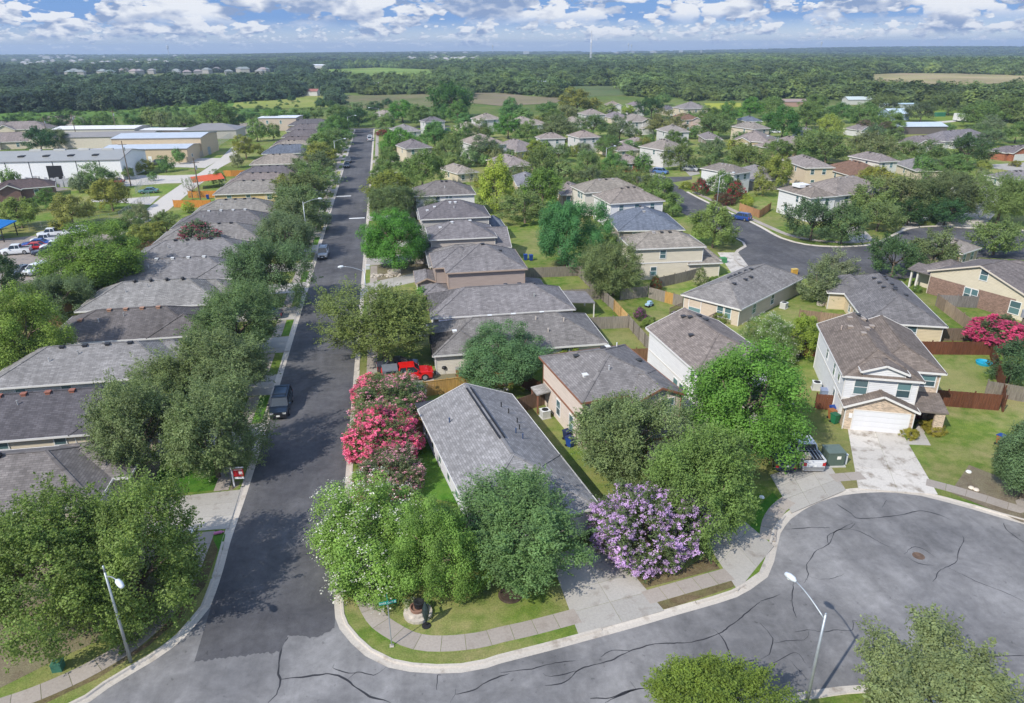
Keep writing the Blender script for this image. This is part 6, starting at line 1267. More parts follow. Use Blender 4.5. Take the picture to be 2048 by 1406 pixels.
# ------------------------------------------------------------------ street lamps
def lamp(label, X, Y, ang, h=7.5, arm=2.4, ext=.06):
    o = empty('street_lamp', (X, Y, 0), ang, label, 'street lamp', 'street lamps'); b = MB()
    b.tube([(0, 0, 0), (0, 0, h*.5), (0, 0, h)], [.105, .085, .06], 12); b.lathe([(.17, 0), (.17, .06), (.12, .1)], 12); b.tube([(0, 0, h), (0, 0, h+ext)], [.062, .05], 10); b.build('pole', M['metal'], o, smooth=True)
    b = MB(); pts = [(arm*t, 0, h-.35+.75*math.sin(t*1.5)) for t in (0, .15, .3, .5, .7, .85, 1)]; b.tube(pts, [.045]*3+[.04]*2+[.035]*2, 8); b.build('arm', M['metal'], o, smooth=True)
    b = MB(); zt = h-.35+.75*math.sin(1.5); b.tube([(arm-.05, 0, zt), (arm+.12, 0, zt+.02), (arm+.4, 0, zt), (arm+.68, 0, zt-.05), (arm+.76, 0, zt-.07)], [.06, .15, .17, .13, .04], 12)
    l = b.build('lamp_head', M['white'], o, smooth=True); l.color = (.62, .66, .70, 1)
    b = MB(); b.lathe([(.12, -.17), (.13, -.08), (.1, -.05)], 12); q = b.build('lens', M['lampwhite'], l, (arm+.42, 0, zt)); return o
lamp('leaning looking street lamp in front of the huge oak at the lower left', *G(262, 1324, .1), math.radians(-50), 7.0, 1.8, .45)
lamp('tall street lamp in front of the grey crown at the lower right', *G(1606, 1437, .1), math.radians(104), 7.6, 2.2)
lamp('street lamp arm reaching over the road from the broad yellow olive oak', -4.2, 92.6, math.radians(176), 7.6, 2.6)
lamp('street lamp among the western street oaks left of the silver SUV', -16.2, 137, math.radians(8), 8.2, 2.8)
lamp('street lamp by the two parked cars far up the western kerb', -16.0, 232, math.radians(6), 8.3, 3)
lamp('street lamp near the far end of the street on the western side', -15.5, 318, math.radians(6), 8, 3); lamp('last street lamp at the far end of the street on the eastern side', -2.6, 352, math.radians(178), 8.5, 4)
lamp('street lamp rising from the crowns left of the red brick house', *G(1211, 343, .1), math.radians(0), 7, 2.2); lamp('street lamp between the crimson crape myrtles and the rounded tree', *G(1433, 416, .1), math.radians(10), 7.5, 3.2)
lamp('street lamp half sunk in crowns left of the double peaked tan house', *G(1550, 322, .1), math.radians(170), 7.5, 3)
def upole(label, px, py, h):
    X, Y = G(px, py, .1); o = empty('utility_pole', (X, Y, 0), 0, label, 'utility pole', 'utility poles'); b = MB(); b.tube([(0, 0, 0), (0, 0, h)], [.17, .11], 10); b.build('pole', M['bark'], o)
    b = MB(); b.box(-1.1, -.06, h-1.0, 1.1, .06, h-.88); b.build('crossarm', M['bark'], o); b = MB(); b.lathe([(.22, h-2.6), (.22, h-1.7), (.05, h-1.65)], 10, 0, (.3, 0)); b.build('transformer', M['metal'], o)
for px, py, h, lb in ((262, 372, 12, 'dark utility pole beside the white warehouse'), (100, 292, 11, 'utility pole above the warehouse roof, left one'), (155, 282, 11, 'utility pole above the warehouse roof, right one'), (235, 272, 11, 'utility pole behind the tan metal building'), (403, 410, 11, 'pale pole by the lane beside the orange fence')): upole(lb, px, py, h)
X, Y = G(2030, 700, .1); o = empty('utility_pole', (X, Y, 0), 0, 'brown wooden pole at the right edge beside the magenta crape myrtle', 'utility pole', 'utility poles'); b = MB(); b.tube([(0, 0, 0), (0, 0, 8.5)], [.19, .13], 10); b.build('pole', M['bark'], o); b = MB(); b.lathe([(.24, 4.4), (.24, 5.3), (.06, 5.4)], 12, 0, (-.3, 0)); b.build('meter_box', M['metal'], o)
# ------------------------------------------------------------------ vehicles
def vehicle(kind, label, X, Y, ang, col, L=4.7, Wd=1.85, z=ZL+.01, cat=None, cargo=None):
    """x axis forward"""
    o = empty({'suv': 'parked_suv', 'sedan': 'parked_car', 'pickup': 'pickup_truck', 'wagon': 'parked_car'}[kind], (X, Y, z), ang, label, cat or {'suv': 'SUV', 'sedan': 'car', 'pickup': 'pickup truck', 'wagon': 'car'}[kind])
    k = ('veh', kind)
    if k not in _cache:
        S = {'suv': dict(L=4.75, w=.93, hood=1.02, belt=1.06, roof=1.74, bump=.42, A=(1.30, .62), Z=(-2.05, -2.25), wr=.37, wb=(1.42, -1.38)),
             'wagon': dict(L=4.7, w=.92, hood=.96, belt=1.0, roof=1.62, bump=.38, A=(1.35, .62), Z=(-1.85, -2.2), wr=.35, wb=(1.42, -1.36)),
             'sedan': dict(L=4.7, w=.90, hood=.86, belt=.92, roof=1.42, bump=.36, A=(1.12, .30), Z=(-1.05, -1.75), wr=.33, wb=(1.45, -1.35)),
             'pickup': dict(L=5.6, w=.97, hood=1.12, belt=1.16, roof=1.80, bump=.5, A=(1.35, .75), Z=(-.80, -.95), wr=.41, wb=(1.85, -1.72))}[kind]
        hl = S['L']/2; w = S['w']; res = {}
        # body: cross sections along x with rounded shoulders
        st = [(-hl, .90, .86), (-hl+.07, .97, 1), (-hl+.5, 1, 1), (-.9, 1, 1), (.6, 1, 1), (S['A'][0], 1, 1), (hl-.55, .97, .97), (hl-.16, .90, .90), (hl, .80, .72)]
        b = MB(); n = len(st); rings = []
        for x, ws, hs in st:
            top = S['belt'] if x < S['A'][0]-.05 else S['hood']*(1 if x < hl-.6 else .97 if x < hl-.3 else .88)
            if x <= -hl: top = S['belt']*.9
            if kind == 'sedan' and x < S['Z'][1]: top = S['belt']*.98
            W2 = w*ws; prof = [(-W2*.94, .24), (-W2, .45), (-W2, top*.72), (-W2*.95, top*.94), (-W2*.84, top), (0, top*1.015), (W2*.84, top), (W2*.95, top*.94), (W2, top*.72), (W2, .45), (W2*.94, .24)]
            i = len(b.v); b.v += [(x, y, z_) for y, z_ in prof]; rings.append(i)
        m_ = 11
        for a in range(n-1):
            for j in range(m_):
                j2 = (j+1) % m_; b.f.append((rings[a]+j, rings[a+1]+j, rings[a+1]+j2, rings[a]+j2)); b.m.append(0)
        b.f.append(tuple(rings[0]+j for j in range(m_))); b.m.append(0); b.f.append(tuple(rings[-1]+j for j in reversed(range(m_)))); b.m.append(0)
        res['body'] = b.mesh('body', M['paint'])
        # cabin: glass house with roof and pillars
        A0, A1 = S['A']; Z1, Z0 = S['Z']; bt, rf = S['belt'], S['roof']; wb_, wt = w*.90, w*.74
        b = MB(); lo = [(A0, wb_*.93), (Z0, wb_*.93)]; V = [(A0, -wb_, bt-.04), (A0, wb_, bt-.04), (Z0, wb_, bt-.04), (Z0, -wb_, bt-.04), (A1, -wt, rf-.07), (A1, wt, rf-.07), (Z1, wt, rf-.07), (Z1, -wt, rf-.07)]
        b.v = V; b.f = [(0, 1, 5, 4), (1, 2, 6, 5), (2, 3, 7, 6), (3, 0, 4, 7), (4, 5, 6, 7)]; b.m = [0]*5; res['glass'] = b.mesh('window_glass', M['glass'])
        b = MB(); b.box(Z1-.04, -wt-.03, rf-.08, A1+.05, wt+.03, rf-.02); b.box(Z1+.1, -wt+.12, rf-.03, A1-.12, wt-.12, rf+.01)
        for s in (-1, 1):
            b.bar((A0, s*wb_, bt-.02), (A1, s*wt, rf-.05), .07, .06); b.bar((Z0, s*wb_, bt-.02), (Z1, s*wt, rf-.05), .16, .07)
            xm = (A1+Z1)/2-.05; b.bar((xm, s*(wb_+.005), bt-.03), (xm, s*(wt+.01), rf-.05), .08, .05)
            if kind in ('suv', 'wagon'): xm = Z1+.75; b.bar((xm, s*(wb_+.005), bt-.03), (xm, s*(wt+.01), rf-.05), .08, .05)
        res['roof'] = b.mesh('roof', M['paint'])
        b = MB(); b.tube([(0, -.11, 0), (0, .11, 0)], S['wr'], 18); res['tyre'] = b.mesh('tyre', M['tyre']); b = MB(); b.tube([(0, -.125, 0), (0, .125, 0)], S['wr']*.62, 14); res['rim'] = b.mesh('rim', M['rim'])
        b = MB(); b.box(-.03, -.17, -.09, .03, .17, .09); res['lamp'] = b.mesh('headlight', M['lampwhite']); b = MB(); b.box(-.03, -.13, -.16, .03, .13, .16); res['tail'] = b.mesh('tail_light', M['lampred'])
        b = MB(); b.box(-.09, -.09, -.06, .09, .09, .07); res['mirror'] = b.mesh('mirror', M['paint'])
        b = MB(); b.box(hl-.12, -w*.84, .28, hl+.05, w*.84, S['bump']+.08); b.box(hl-.04, -w*.5, S['bump']+.12, hl+.015, w*.5, S['hood']*.74); res['front'] = b.mesh('grille', M['black'])
        b = MB(); b.box(-hl-.05, -w*.88, .34, -hl+.1, w*.88, S['bump']+.1); res['rear'] = b.mesh('bumper', M['rim'] if kind == 'pickup' else M['black'])
        b = MB(); b.box(-.015, -.16, -.08, .015, .16, .08); res['plate'] = b.mesh('number_plate', M['white'])
        if kind == 'pickup':
            x0, x1 = -hl+.08, Z0-.08; b = MB(); b.box(x0+.06, -w*.84, bt-.02, x1, w*.84, bt+.03); res['bed'] = b.mesh('truck_bed', M['black'])
            b = MB()
            for s in (-1, 1): b.box(x0, s*w*.97-.05 if s > 0 else -w*.97-.03, bt-.05, x1, s*w*.97+.03 if s > 0 else -w*.97+.05, bt+.07)
            b.box(x0-.06, -w*.97, bt-.08, x0+.03, w*.97, bt+.07); res['rails'] = b.mesh('bed_rail', M['paint'])
        if kind == 'suv':
            b = MB()
            for s in (-1, 1): b.bar((Z1+.1, s*wt*.86, rf+.06), (A1-.15, s*wt*.86, rf+.06), .04, .04)
            for xx in (Z1+.4, A1-.5): b.bar((xx, -wt*.86, rf+.05), (xx, wt*.86, rf+.05), .05, .03)
            res['rack'] = b.mesh('roof_rack', M['black'])
        _cache[k] = (res, S)
    res, S = _cache[k]; s = L/S['L']; o.scale = (s, Wd/(2*S['w']), 1); hl = S['L']/2; w = S['w']
    bd = inst('body', res['body'], o, color=col); inst('window_glass', res['glass'], o); inst('roof', res['roof'], o, color=col)
    inst('grille', res['front'], o); inst('bumper', res['rear'], o); inst('number_plate', res['plate'], o, (hl+.06, 0, .5), color=(.75, .75, .72)); inst('number_plate', res['plate'], o, (-hl-.06, 0, .72), color=(.75, .75, .72))
    for x in S['wb']:
        for y in (-1, 1): t = inst('tyre', res['tyre'], o, (x, y*(w-.10), S['wr'])); inst('rim', res['rim'], t)
    for y in (-1, 1):
        inst('headlight', res['lamp'], o, (hl-.03, y*w*.62, S['hood']*.72)); inst('tail_light', res['tail'], o, (-hl+.01, y*w*.82, S['belt']*.74)); inst('mirror', res['mirror'], o, (S['A'][0]-.25, y*(w+.09), S['belt']+.05), color=col)
    if 'bed' in res: inst('truck_bed', res['bed'], o); inst('bed_rail', res['rails'], o, color=col)
    if 'rack' in res: inst('roof_rack', res['rack'], o)
    return o
CW, CB, CBK, CS, CRD = (.72, .73, .74), (.02, .06, .24), (.012, .018, .030), (.42, .43, .45), (.62, .012, .010)
DN = -math.pi/2
def at(px, py, z=.1): return G(px, py, z)
vehicle('suv', 'black SUV with a roof rack parked at the western kerb', -12.75, 68.6, DN, CBK, 5.0, 1.95, .02)
vehicle('suv', 'silver SUV with a roof rack parked at the western kerb further up', -12.7, 128, DN, (.44, .45, .47), 4.6, 1.8, .02)
vehicle('sedan', 'white car parked at the eastern kerb near the end of the street', -6.7, 309, math.pi/2, CW, z=.02); vehicle('pickup', 'pale grey pickup parked right behind the far white car', -6.7, 301, math.pi/2, (.55, .58, .62), z=.02)
vehicle('sedan', 'nearer dark car of the two parked far up the western kerb', -12.9, 233.5, DN, (.10, .11, .13), z=.02); vehicle('suv', 'farther dark car of the two parked far up the western kerb', -12.9, 243, DN, (.12, .13, .15), z=.02)
t = vehicle('pickup', 'bright red pickup truck with a grey bed cover beside the cream house', .4, 73.4, math.radians(3), CRD, 5.7, 2.0)
b = MB(); b.box(-2.7, -.92, 1.16, -1.0, .92, 1.30); b.box(-2.7, -.92, 1.3, -1.02, .92, 1.62); q = b.build('bed_cover', M['any'], t); q.color = (.16, .17, .19, 1); b = MB(); b.box(-2.3, -.935, 1.2, -1.25, -.925, 1.52); b.build('canopy_window', M['glass'], q)
vehicle('sedan', 'dark car in the shade behind the red pickup', -.6, 76.2, math.radians(3), (.04, .03, .035)); vehicle('sedan', 'dark car under the blue green oak on a western driveway', -18.4, 96.8, math.radians(180), (.05, .06, .08))
vehicle('wagon', 'pale blue car beside the tall white far house', *at(890, 264), math.radians(200), (.30, .42, .55)); vehicle('wagon', 'blue estate car on the driveway left of the white house with crimson myrtles', *at(1321, 347), math.radians(-50), (.10, .19, .40))
vehicle('suv', 'silver SUV on the driveway behind the crimson crape myrtles', *at(1381, 342), math.radians(-42), CS); vehicle('sedan', 'white car beside the broad cream house', *at(1549, 266), math.radians(-25), CW); vehicle('sedan', 'white car before the broad cream house', *at(1498, 283), math.radians(-20), CW)
vehicle('sedan', 'dark car on the driveway of the small far garage', *at(1607, 286), math.radians(10), (.05, .06, .06)); vehicle('wagon', 'bright blue car at the kerb by the rounded yellow green tree', *at(1482, 440), math.radians(125), CB, 4.2, 1.7, .14)
vehicle('sedan', 'white car in the shade above the second turning circle', *at(1836, 442), math.radians(-160), CW); vehicle('sedan', 'dark blue car under the huge bright green tree', *(lambda q: (q[0]+.9, q[1]+2.3))(G(1568, 948, .1)), math.radians(72), (.02, .035, .10), 4.7, 1.85)
t = vehicle('pickup', 'white pickup truck with ladders in its bed seen from behind', *(lambda q: (q[0]+.5, q[1]+2.75))(G(1626, 946, .1)), math.radians(80), (.62, .63, .65), 5.6, 2.0)
b = MB()
for y in (-.55, -.25, .05): b.bar((-2.6, y, 1.3), (-.9, y, 1.34), .05, .05)
q = b.build('ladder', M['metal'], t); b = MB(); b.box(-2.5, .25, 1.2, -1.9, .75, 1.55); q = b.build('cargo_bag', M['any'], t); q.color = (.45, .40, .30, 1)
LOT = [('pickup', 35, 508, 188, CW, 'white pickup, nearest of the row in the parking lot'), ('pickup', 92, 486, 190, CW, 'white pickup behind the red car in the parking lot'), ('pickup', 104, 474, 190, CW, 'farthest white pickup in the parking lot'), ('sedan', 68, 500, 186, (.5, .02, .03), 'red sedan between the white pickups'), ('sedan', 74, 493, 186, (.03, .09, .35), 'blue car touching the red sedan in the parking lot'), ('sedan', 95, 508, 196, (.03, .04, .07), 'dark sedan right of the nearest white pickup'),
    ('sedan', 45, 548, -115, (.05, .07, .10), 'dark sedan parked by the left edge trees'), ('wagon', 76, 546, -115, (.78, .80, .82), 'white car beside the dark sedan by the trees'), ('pickup', 112, 500, 190, CW, 'white pickup mostly hidden by the big bright green tree'), ('suv', 153, 470, 200, CW, 'white car at the edge of the big bright green tree'),
    ('sedan', 376, 318, 180, (.40, .05, .12), 'crimson car before the tan metal building'), ('sedan', 345, 321, 190, (.55, .57, .6), 'silver car before the tan metal building'), ('suv', 315, 330, 200, (.10, .10, .11), 'dark car by the bushes near the white warehouse'), ('sedan', 232, 366, 160, (.25, .05, .05), 'dark red car beside the warehouse forecourt'),
    ('suv', 408, 267, 170, CW, 'left white car in the storage lot'), ('sedan', 432, 270, 175, CW, 'middle white car in the storage lot'), ('sedan', 460, 265, 178, CW, 'right white car in the storage lot'), ('pickup', 282, 264, 170, CW, 'white pickup by the green container'), ('sedan', 298, 386, 185, (.10, .2, .2), 'small dark teal car by the chain link corner')]
for kd, px, py, a, c, lb in LOT: vehicle(kd, lb, *at(px, py), math.radians(a), c, z=.13)
# ------------------------------------------------------------------ small things
def thing_box(name, cat, label, px, py, parts, ang=0., z=ZL):
    X, Y = G(px, py, z); o = empty(name, (X, Y, z), ang, label, cat)
    for nm, (x0, y0, z0, x1, y1, z1), c, mt in parts:
        b = MB(); b.box(x0, y0, z0, x1, y1, z1); q = b.build(nm, M[mt], o); q.color = (*c, 1)
    return o
def ac(label, px, py, ang=0.):
    o = thing_box('air_conditioner', 'air conditioner', label, px, py, [('casing', (-.42, -.42, .06, .42, .42, .8), (.50, .50, .48), 'any'), ('top', (-.45, -.45, .8, .45, .45, .86), (.66, .67, .66), 'any'), ('base', (-.5, -.5, 0, .5, .5, .06), (.5, .48, .45), 'any')], ang)
    b = MB(); b.lathe([(.34, .861), (.34, .885), (.06, .90)], 16); b.build('fan_grille', M['black'], o)
    return o
ac('grey air conditioner between the corner house and the beige house', 1090, 834, .2); ac('grey air conditioner left of the white garage house', 1632, 778, -.4); ac('grey air conditioner beside the tan house with the deck', 1567, 616, .6)
def bin_(label, px, py, body, lid, ang=0.):
    X, Y = G(px, py, ZL); o = empty('trash_bin', (X, Y, ZL), ang, label, 'trash bin'); b = MB(); v = [(-.24, -.27, .06), (.24, -.27, .06), (.24, .27, .06), (-.24, .27, .06), (-.31, -.36, .98), (.31, -.36, .98), (.31, .36, .98), (-.31, .36, .98)]
    b.v = v; b.f = [(4, 5, 6, 7), (0, 1, 5, 4), (1, 2, 6, 5), (2, 3, 7, 6), (3, 0, 4, 7), (3, 2, 1, 0)]; b.m = [0]*6; q = b.build('bin_body', M['any'], o); q.color = (*body, 1)
    b = MB(); b.box(-.33, -.39, .98, .33, .39, 1.04); b.box(-.3, .36, .9, .3, .44, .98); q = b.build('lid', M['any'], o); q.color = (*lid, 1); b = MB()
    for x in (-.26, .26): b.tube([(x-.03, .3, .12), (x+.03, .3, .12)], .12, 10)
    b.build('wheel', M['tyre'], o)
BB = (.015, .055, .25)
bin_('brown bin with a blue lid on the right lawn', 2000, 890, (.32, .14, .045), BB, .3); bin_('blue recycling bin beside the white garage house', 1666, 831, BB, BB, .1); bin_('brown bin beside the blue recycling bin', 1663, 838, (.30, .12, .04), (.30, .12, .04), .1); bin_('green bin in front of the brown bin by the garage', 1668, 846, (.02, .16, .07), (.02, .12, .06), .2)
bin_('dark blue bin between the corner house and the beige house, front one', 1140, 893, BB, (.02, .03, .10), .6); bin_('dark blue bin between the corner house and the beige house, rear one', 1134, 880, (.02, .03, .08), (.02, .03, .08), .4)
bin_('brown bin with a grey lid beside the cream house', 917, 753, (.36, .16, .06), (.28, .27, .26), .0); bin_('teal green bin by the brown grey lidded bin', 925, 764, (.01, .13, .11), (.01, .13, .11), .1); bin_('dark bin right of the teal green bin', 933, 765, (.02, .05, .09), (.02, .05, .09), .1)
bin_('left blue bin behind the brown two-storey house', 1051, 520, BB, BB); bin_('right blue bin behind the brown two-storey house', 1062, 521, BB, BB); bin_('blue bin behind the yellow western house', 416, 398, BB, BB)
o = thing_box('utility_box', 'utility box', 'grey green transformer box between the white pickup and the garage driveway', 1663, 925, [('cabinet', (-.75, -.7, .1, .75, .7, 1.35), (.09, .125, .10), 'any'), ('top', (-.8, -.75, 1.35, .8, .75, 1.43), (.12, .16, .14), 'any'), ('base', (-.9, -.85, 0, .9, .85, .1), (.5, .48, .44), 'any'), ('warning_label', (.05, -.715, .75, .4, -.70, 1.05), (.8, .78, .7), 'white')], math.radians(-8))
o = thing_box('utility_post', 'utility post', 'slim white utility post beside the transformer box', 1690, 928, [('post', (-.09, -.09, 0, .09, .09, .95), (.62, .63, .62), 'any'), ('cap', (-.11, -.11, .95, .11, .11, 1.02), (.66, .67, .66), 'any')])
thing_box('utility_box', 'utility box', 'small green utility box under the purple crape myrtle', 1279, 1143, [('cabinet', (-.28, -.28, 0, .28, .28, .5), (.07, .17, .11), 'any'), ('top', (-.3, -.3, .5, .3, .3, .54), (.09, .2, .13), 'any')])
thing_box('utility_box', 'utility box', 'small green utility box in the shade by the lower left pavement', 118, 1338, [('cabinet', (-.28, -.28, 0, .28, .28, .55), (.05, .16, .11), 'any'), ('top', (-.3, -.3, .55, .3, .3, .6), (.06, .18, .12), 'any')])
thing_box('utility_box', 'utility box', 'green utility box at the drive of the cream sided house', 1445, 525, [('cabinet', (-.55, -.5, 0, .55, .5, .8), (.06, .22, .09), 'any'), ('top', (-.6, -.55, .8, .6, .55, .86), (.07, .25, .10), 'any')])
thing_box('garden_shed', 'shed', 'small pale blue storage box left of the white garage house', 1652, 795, [('box_body', (-.6, -.4, 0, .6, .4, .9), (.20, .24, .34), 'any'), ('lid', (-.65, -.45, .9, .65, .45, .98), (.24, .28, .40), 'any')], -.4)
# yellow and black bin like box at second turning circle
thing_box('sign_box', 'box', 'small yellow box standing at the edge of the second turning circle', 1588, 549, [('box_body', (-.45, -.3, 0, .45, .3, .9), (.55, .32, .06), 'any'), ('lid', (-.5, -.35, .9, .5, .35, .96), (.60, .42, .12), 'any')])
# blue paddling pool
X, Y = G(1967, 728, ZL); b = MB(); b.lathe([(.78, ZL), (.86, ZL+.3), (.80, ZL+.32), (.72, ZL+.1), (.02, ZL+.1)], 20, 0, (X, Y)); q = b.build('paddling_pool', M['any']); q.color = (.02, .33, .50, 1); tag(q, 'bright blue paddling pool at the right side of the garden', 'pool')
# canopy left edge
X, Y = G(8, 478, ZL); o = empty('gazebo', (X-1.5, Y, ZL), 0, 'blue canopy on dark posts at the left edge beside the parking lot', 'gazebo'); b = MB(); e = 3.2
b.face([(-e, -e, 2.9), (e, -e, 2.9), (0, 0, 4.2)]); b.face([(e, -e, 2.9), (e, e, 2.9), (0, 0, 4.2)]); b.face([(e, e, 2.9), (-e, e, 2.9), (0, 0, 4.2)]); b.face([(-e, e, 2.9), (-e, -e, 2.9), (0, 0, 4.2)]); b.box(-e, -e, 2.75, e, -e+.05, 2.95); b.box(e-.05, -e, 2.75, e, e, 2.95)
q = b.build('canopy', M['any'], o); q.color = (.02, .20, .55, 1)
for x, y in ((-2.8, -2.8), (2.8, -2.8), (2.8, 2.8), (-2.8, 2.8)): b = MB(); b.box(x-.08, y-.08, 0, x+.08, y+.08, 2.9); b.build('post', M['black'], o)
b = MB(); b.box(-1.2, -.5, .7, 1.2, .5, .78); b.box(-.1, -.1, 0, .1, .1, .7); b.build('table', M['metal'], o)
# green street name sign
def text_mesh(s, size):
    cu_ = bpy.data.curves.new('t', 'FONT'); cu_.body = s; cu_.size = size; cu_.align_x = 'CENTER'; cu_.align_y = 'CENTER'; cu_.extrude = .004
    ob = bpy.data.objects.new('t', cu_); COL.objects.link(ob); bpy.context.view_layer.update(); dg = bpy.context.evaluated_depsgraph_get()
    me = bpy.data.meshes.new_from_object(ob.evaluated_get(dg)); bpy.data.objects.remove(ob); bpy.data.curves.remove(cu_); me.name = 'lettering'; me.materials.clear(); me.materials.append(M['white']); return me
X, Y = G(783.5, 1292, ZL); o = empty('street_sign', (X, Y, ZL), 0, 'green street name sign on a thin pole at the corner pavement', 'street sign'); b = MB(); b.tube([(0, 0, 0), (0, 0, 3.35)], .034, 10); b.build('pole', M['metal'], o)
b = MB(); b.box(-.13, -.13, 0, .13, .13, .05); q = b.build('footing', M['stone'], o)
b = MB(); b.box(-.52, -.012, 3.36, .52, .012, 3.60); q = b.build('sign_blade', M['any'], o, rz=math.radians(6)); q.color = (.005, .26, .20, 1)
l = inst('lettering', text_mesh('RIVER OAK D', .17), q, (0, -.017, 3.48)); l.rotation_euler = (math.pi/2, 0, 0); l.color = (.8, .85, .82, 1)
b = MB(); b.box(-.012, -.38, 3.62, .012, .38, 3.80); q = b.build('sign_blade', M['any'], o, rz=math.radians(6)); q.color = (.005, .22, .17, 1)
# sale sign
X, Y = G(469, 973, ZL); o = empty('sale_sign', (X, Y, ZL), math.radians(-6), 'red and white sale sign hanging from a white post by the western kerb', 'sign'); b = MB(); b.box(-.05, -.05, 0, .05, .05, 2.1); b.box(-.18, -.04, 1.82, 1.0, .04, 1.92); q = b.build('post', M['white'], o); q.color = (.78, .76, .80, 1)
b = MB(); b.box(.12, -.02, 1.0, .95, .02, 1.72); q = b.build('sign_board', M['any'], o); q.color = (.62, .02, .03, 1); b = MB(); b.box(.55, -.026, 1.22, .86, -.021, 1.5); b.box(.18, -.026, 1.62, .9, -.021, 1.68); z_ = b.build('sign_print', M['white'], q); z_.color = (.8, .7, .7, 1)
b = MB(); b.box(.16, -.02, .76, .93, .02, .93); q = b.build('rider_board', M['white'], o); q.color = (.8, .8, .82, 1)
# planter and metal bird
X, Y = G(836, 1228, ZL); o = empty('stone_planter', (X, Y, ZL), 0, 'round terraced stone planter on the corner lawn', 'planter'); b = MB(); b.lathe([(.95, 0), (.95, .22), (.70, .24), (.68, .40), (.48, .42)], 16); b.build('stone_ring', M['stone'], o)
b = MB(); b.lathe([(.48, .40), (.52, .62), (.44, .64), (.38, .5), (.02, .5)], 16); q = b.build('bowl', M['any'], o); q.color = (.25, .14, .10, 1); b = MB(); b.lathe([(.30, .5), (.36, .95), (.28, .97), (.02, .9)], 12, 0, (.1, .12)); b.build('dark_pot', M['black'], o)
X, Y = G(853, 1252, ZL); o = empty('garden_flag', (X, Y, ZL), math.radians(25), 'dark garden statue shaped like a furled parasol beside the stone planter', 'statue'); b = MB(); b.tube([(0, 0, 0), (0, 0, 2.0)], .03, 8); b.lathe([(.3, 0), (.3, .05), (.05, .08)], 12); b.build('pole', M['black'], o)
b = MB(); b.lathe([(.03, .35), (.16, .7), (.24, 1.15), (.22, 1.5), (.05, 1.95), (.02, 2.0)], 9); b.build('dark_body', plain('dark_bronze', (.02, .035, .035), .45, .5), o); b = MB(); b.bar((.1, 0, .7), (.45, .05, .25), .04, .04); b.bar((.45, .05, .25), (.62, .1, .5), .04, .04); b.build('arm', M['black'], o)
# pink bottle, garden stones, bits
X, Y = G(437, 1068, ZL); b = MB(); b.tube([(-.3, -.05, .13), (.22, .05, .13), (.3, .06, .13), (.42, .08, .13)], [.12, .12, .06, .05], 10); q = b.build('bottle', M['any'], None, (X, Y, ZL)); q.color = (.62, .20, .38, 1); tag(q, 'pink plastic bottle lying on the western verge', 'bottle')
for i, (px, py, c, lb) in enumerate(((383, 1065, (.8, .8, .8), 'white ball of litter on the lower left grass'), (372, 1104, (.7, .7, .7), 'pale litter by the lower left pavement'), (1937, 945, (.75, .75, .7), 'flat white slab of litter on the right lawn'), (1942, 977, (.7, .62, .5), 'pale rock by the right pavement, left one'), (1952, 981, (.7, .6, .5), 'pale rock by the right pavement, right one'), (1523, 996, (.75, .75, .75), 'small white ball by the shaded driveway'))):
    X, Y = G(px, py, ZL); b = MB(); r = random.Random(i); pts = [(.16*(1+.3*r.random()), 0), (.24, .07), (.18, .17), (.04, .2)]; b.lathe(pts, 9); q = b.build('stone' if 'rock' in lb else 'litter', M['any'], None, (X, Y, ZL)); q.color = (*c, 1); tag(q, lb, 'rock' if 'rock' in lb else 'litter'); q['label'] = lb
ring('dark soil ring round the trunk of the corner oak', 1021, 1190, .85); ring('pale stone ring round the trunk of the bright green street tree', 789, 546, 1.15, True); ring('white stone ring round the slim garden tree', 1641, 610, .55, True)
for k in range(4):
    X, Y = -4.75, 118.2+k*.85
    b = MB(); b.box(-.36, -.16, 0, .36, .16, .06); q = b.build('stepping_stone', M['any'], None, (X, Y, ZL)); q.color = (.62, .64, .68, 1); tag(q, ('nearest', 'second', 'third', 'farthest')[k]+' pale stepping stone in the verge before the stone ringed tree', 'stepping stone', 'stepping stones in the eastern verge')
rkr = random.Random(12)
X, Y = G(775, 552, ZL); b = MB()
for i in range(46):
    x, y, r = X+rkr.uniform(-2.6, 2.2), Y+rkr.uniform(-.9, 1.1), rkr.uniform(.12, .28); b.lathe([(r, ZL), (r*1.05, ZL+r*.5), (r*.6, ZL+r*.9), (.02, ZL+r)], 7, 0, (x, y))
q = b.build('rocks', M['stone']); tag(q, 'border of rough pale rocks along the pale slanting driveway', None, None, 'stuff')
X, Y = G(985, 785, ZL); b = MB()
for i in range(60):
    x, y, r = X+rkr.uniform(-1.6, 1.8), Y+rkr.uniform(-.8, .9), rkr.uniform(.07, .16); b.lathe([(r, ZL), (r, ZL+r*.5), (.02, ZL+r*.8)], 6, 0, (x, y))
q = b.build('rocks', M['white']); q.color = (.72, .70, .66, 1); tag(q, 'heap of white rocks beyond the corner house roof', None, None, 'stuff')
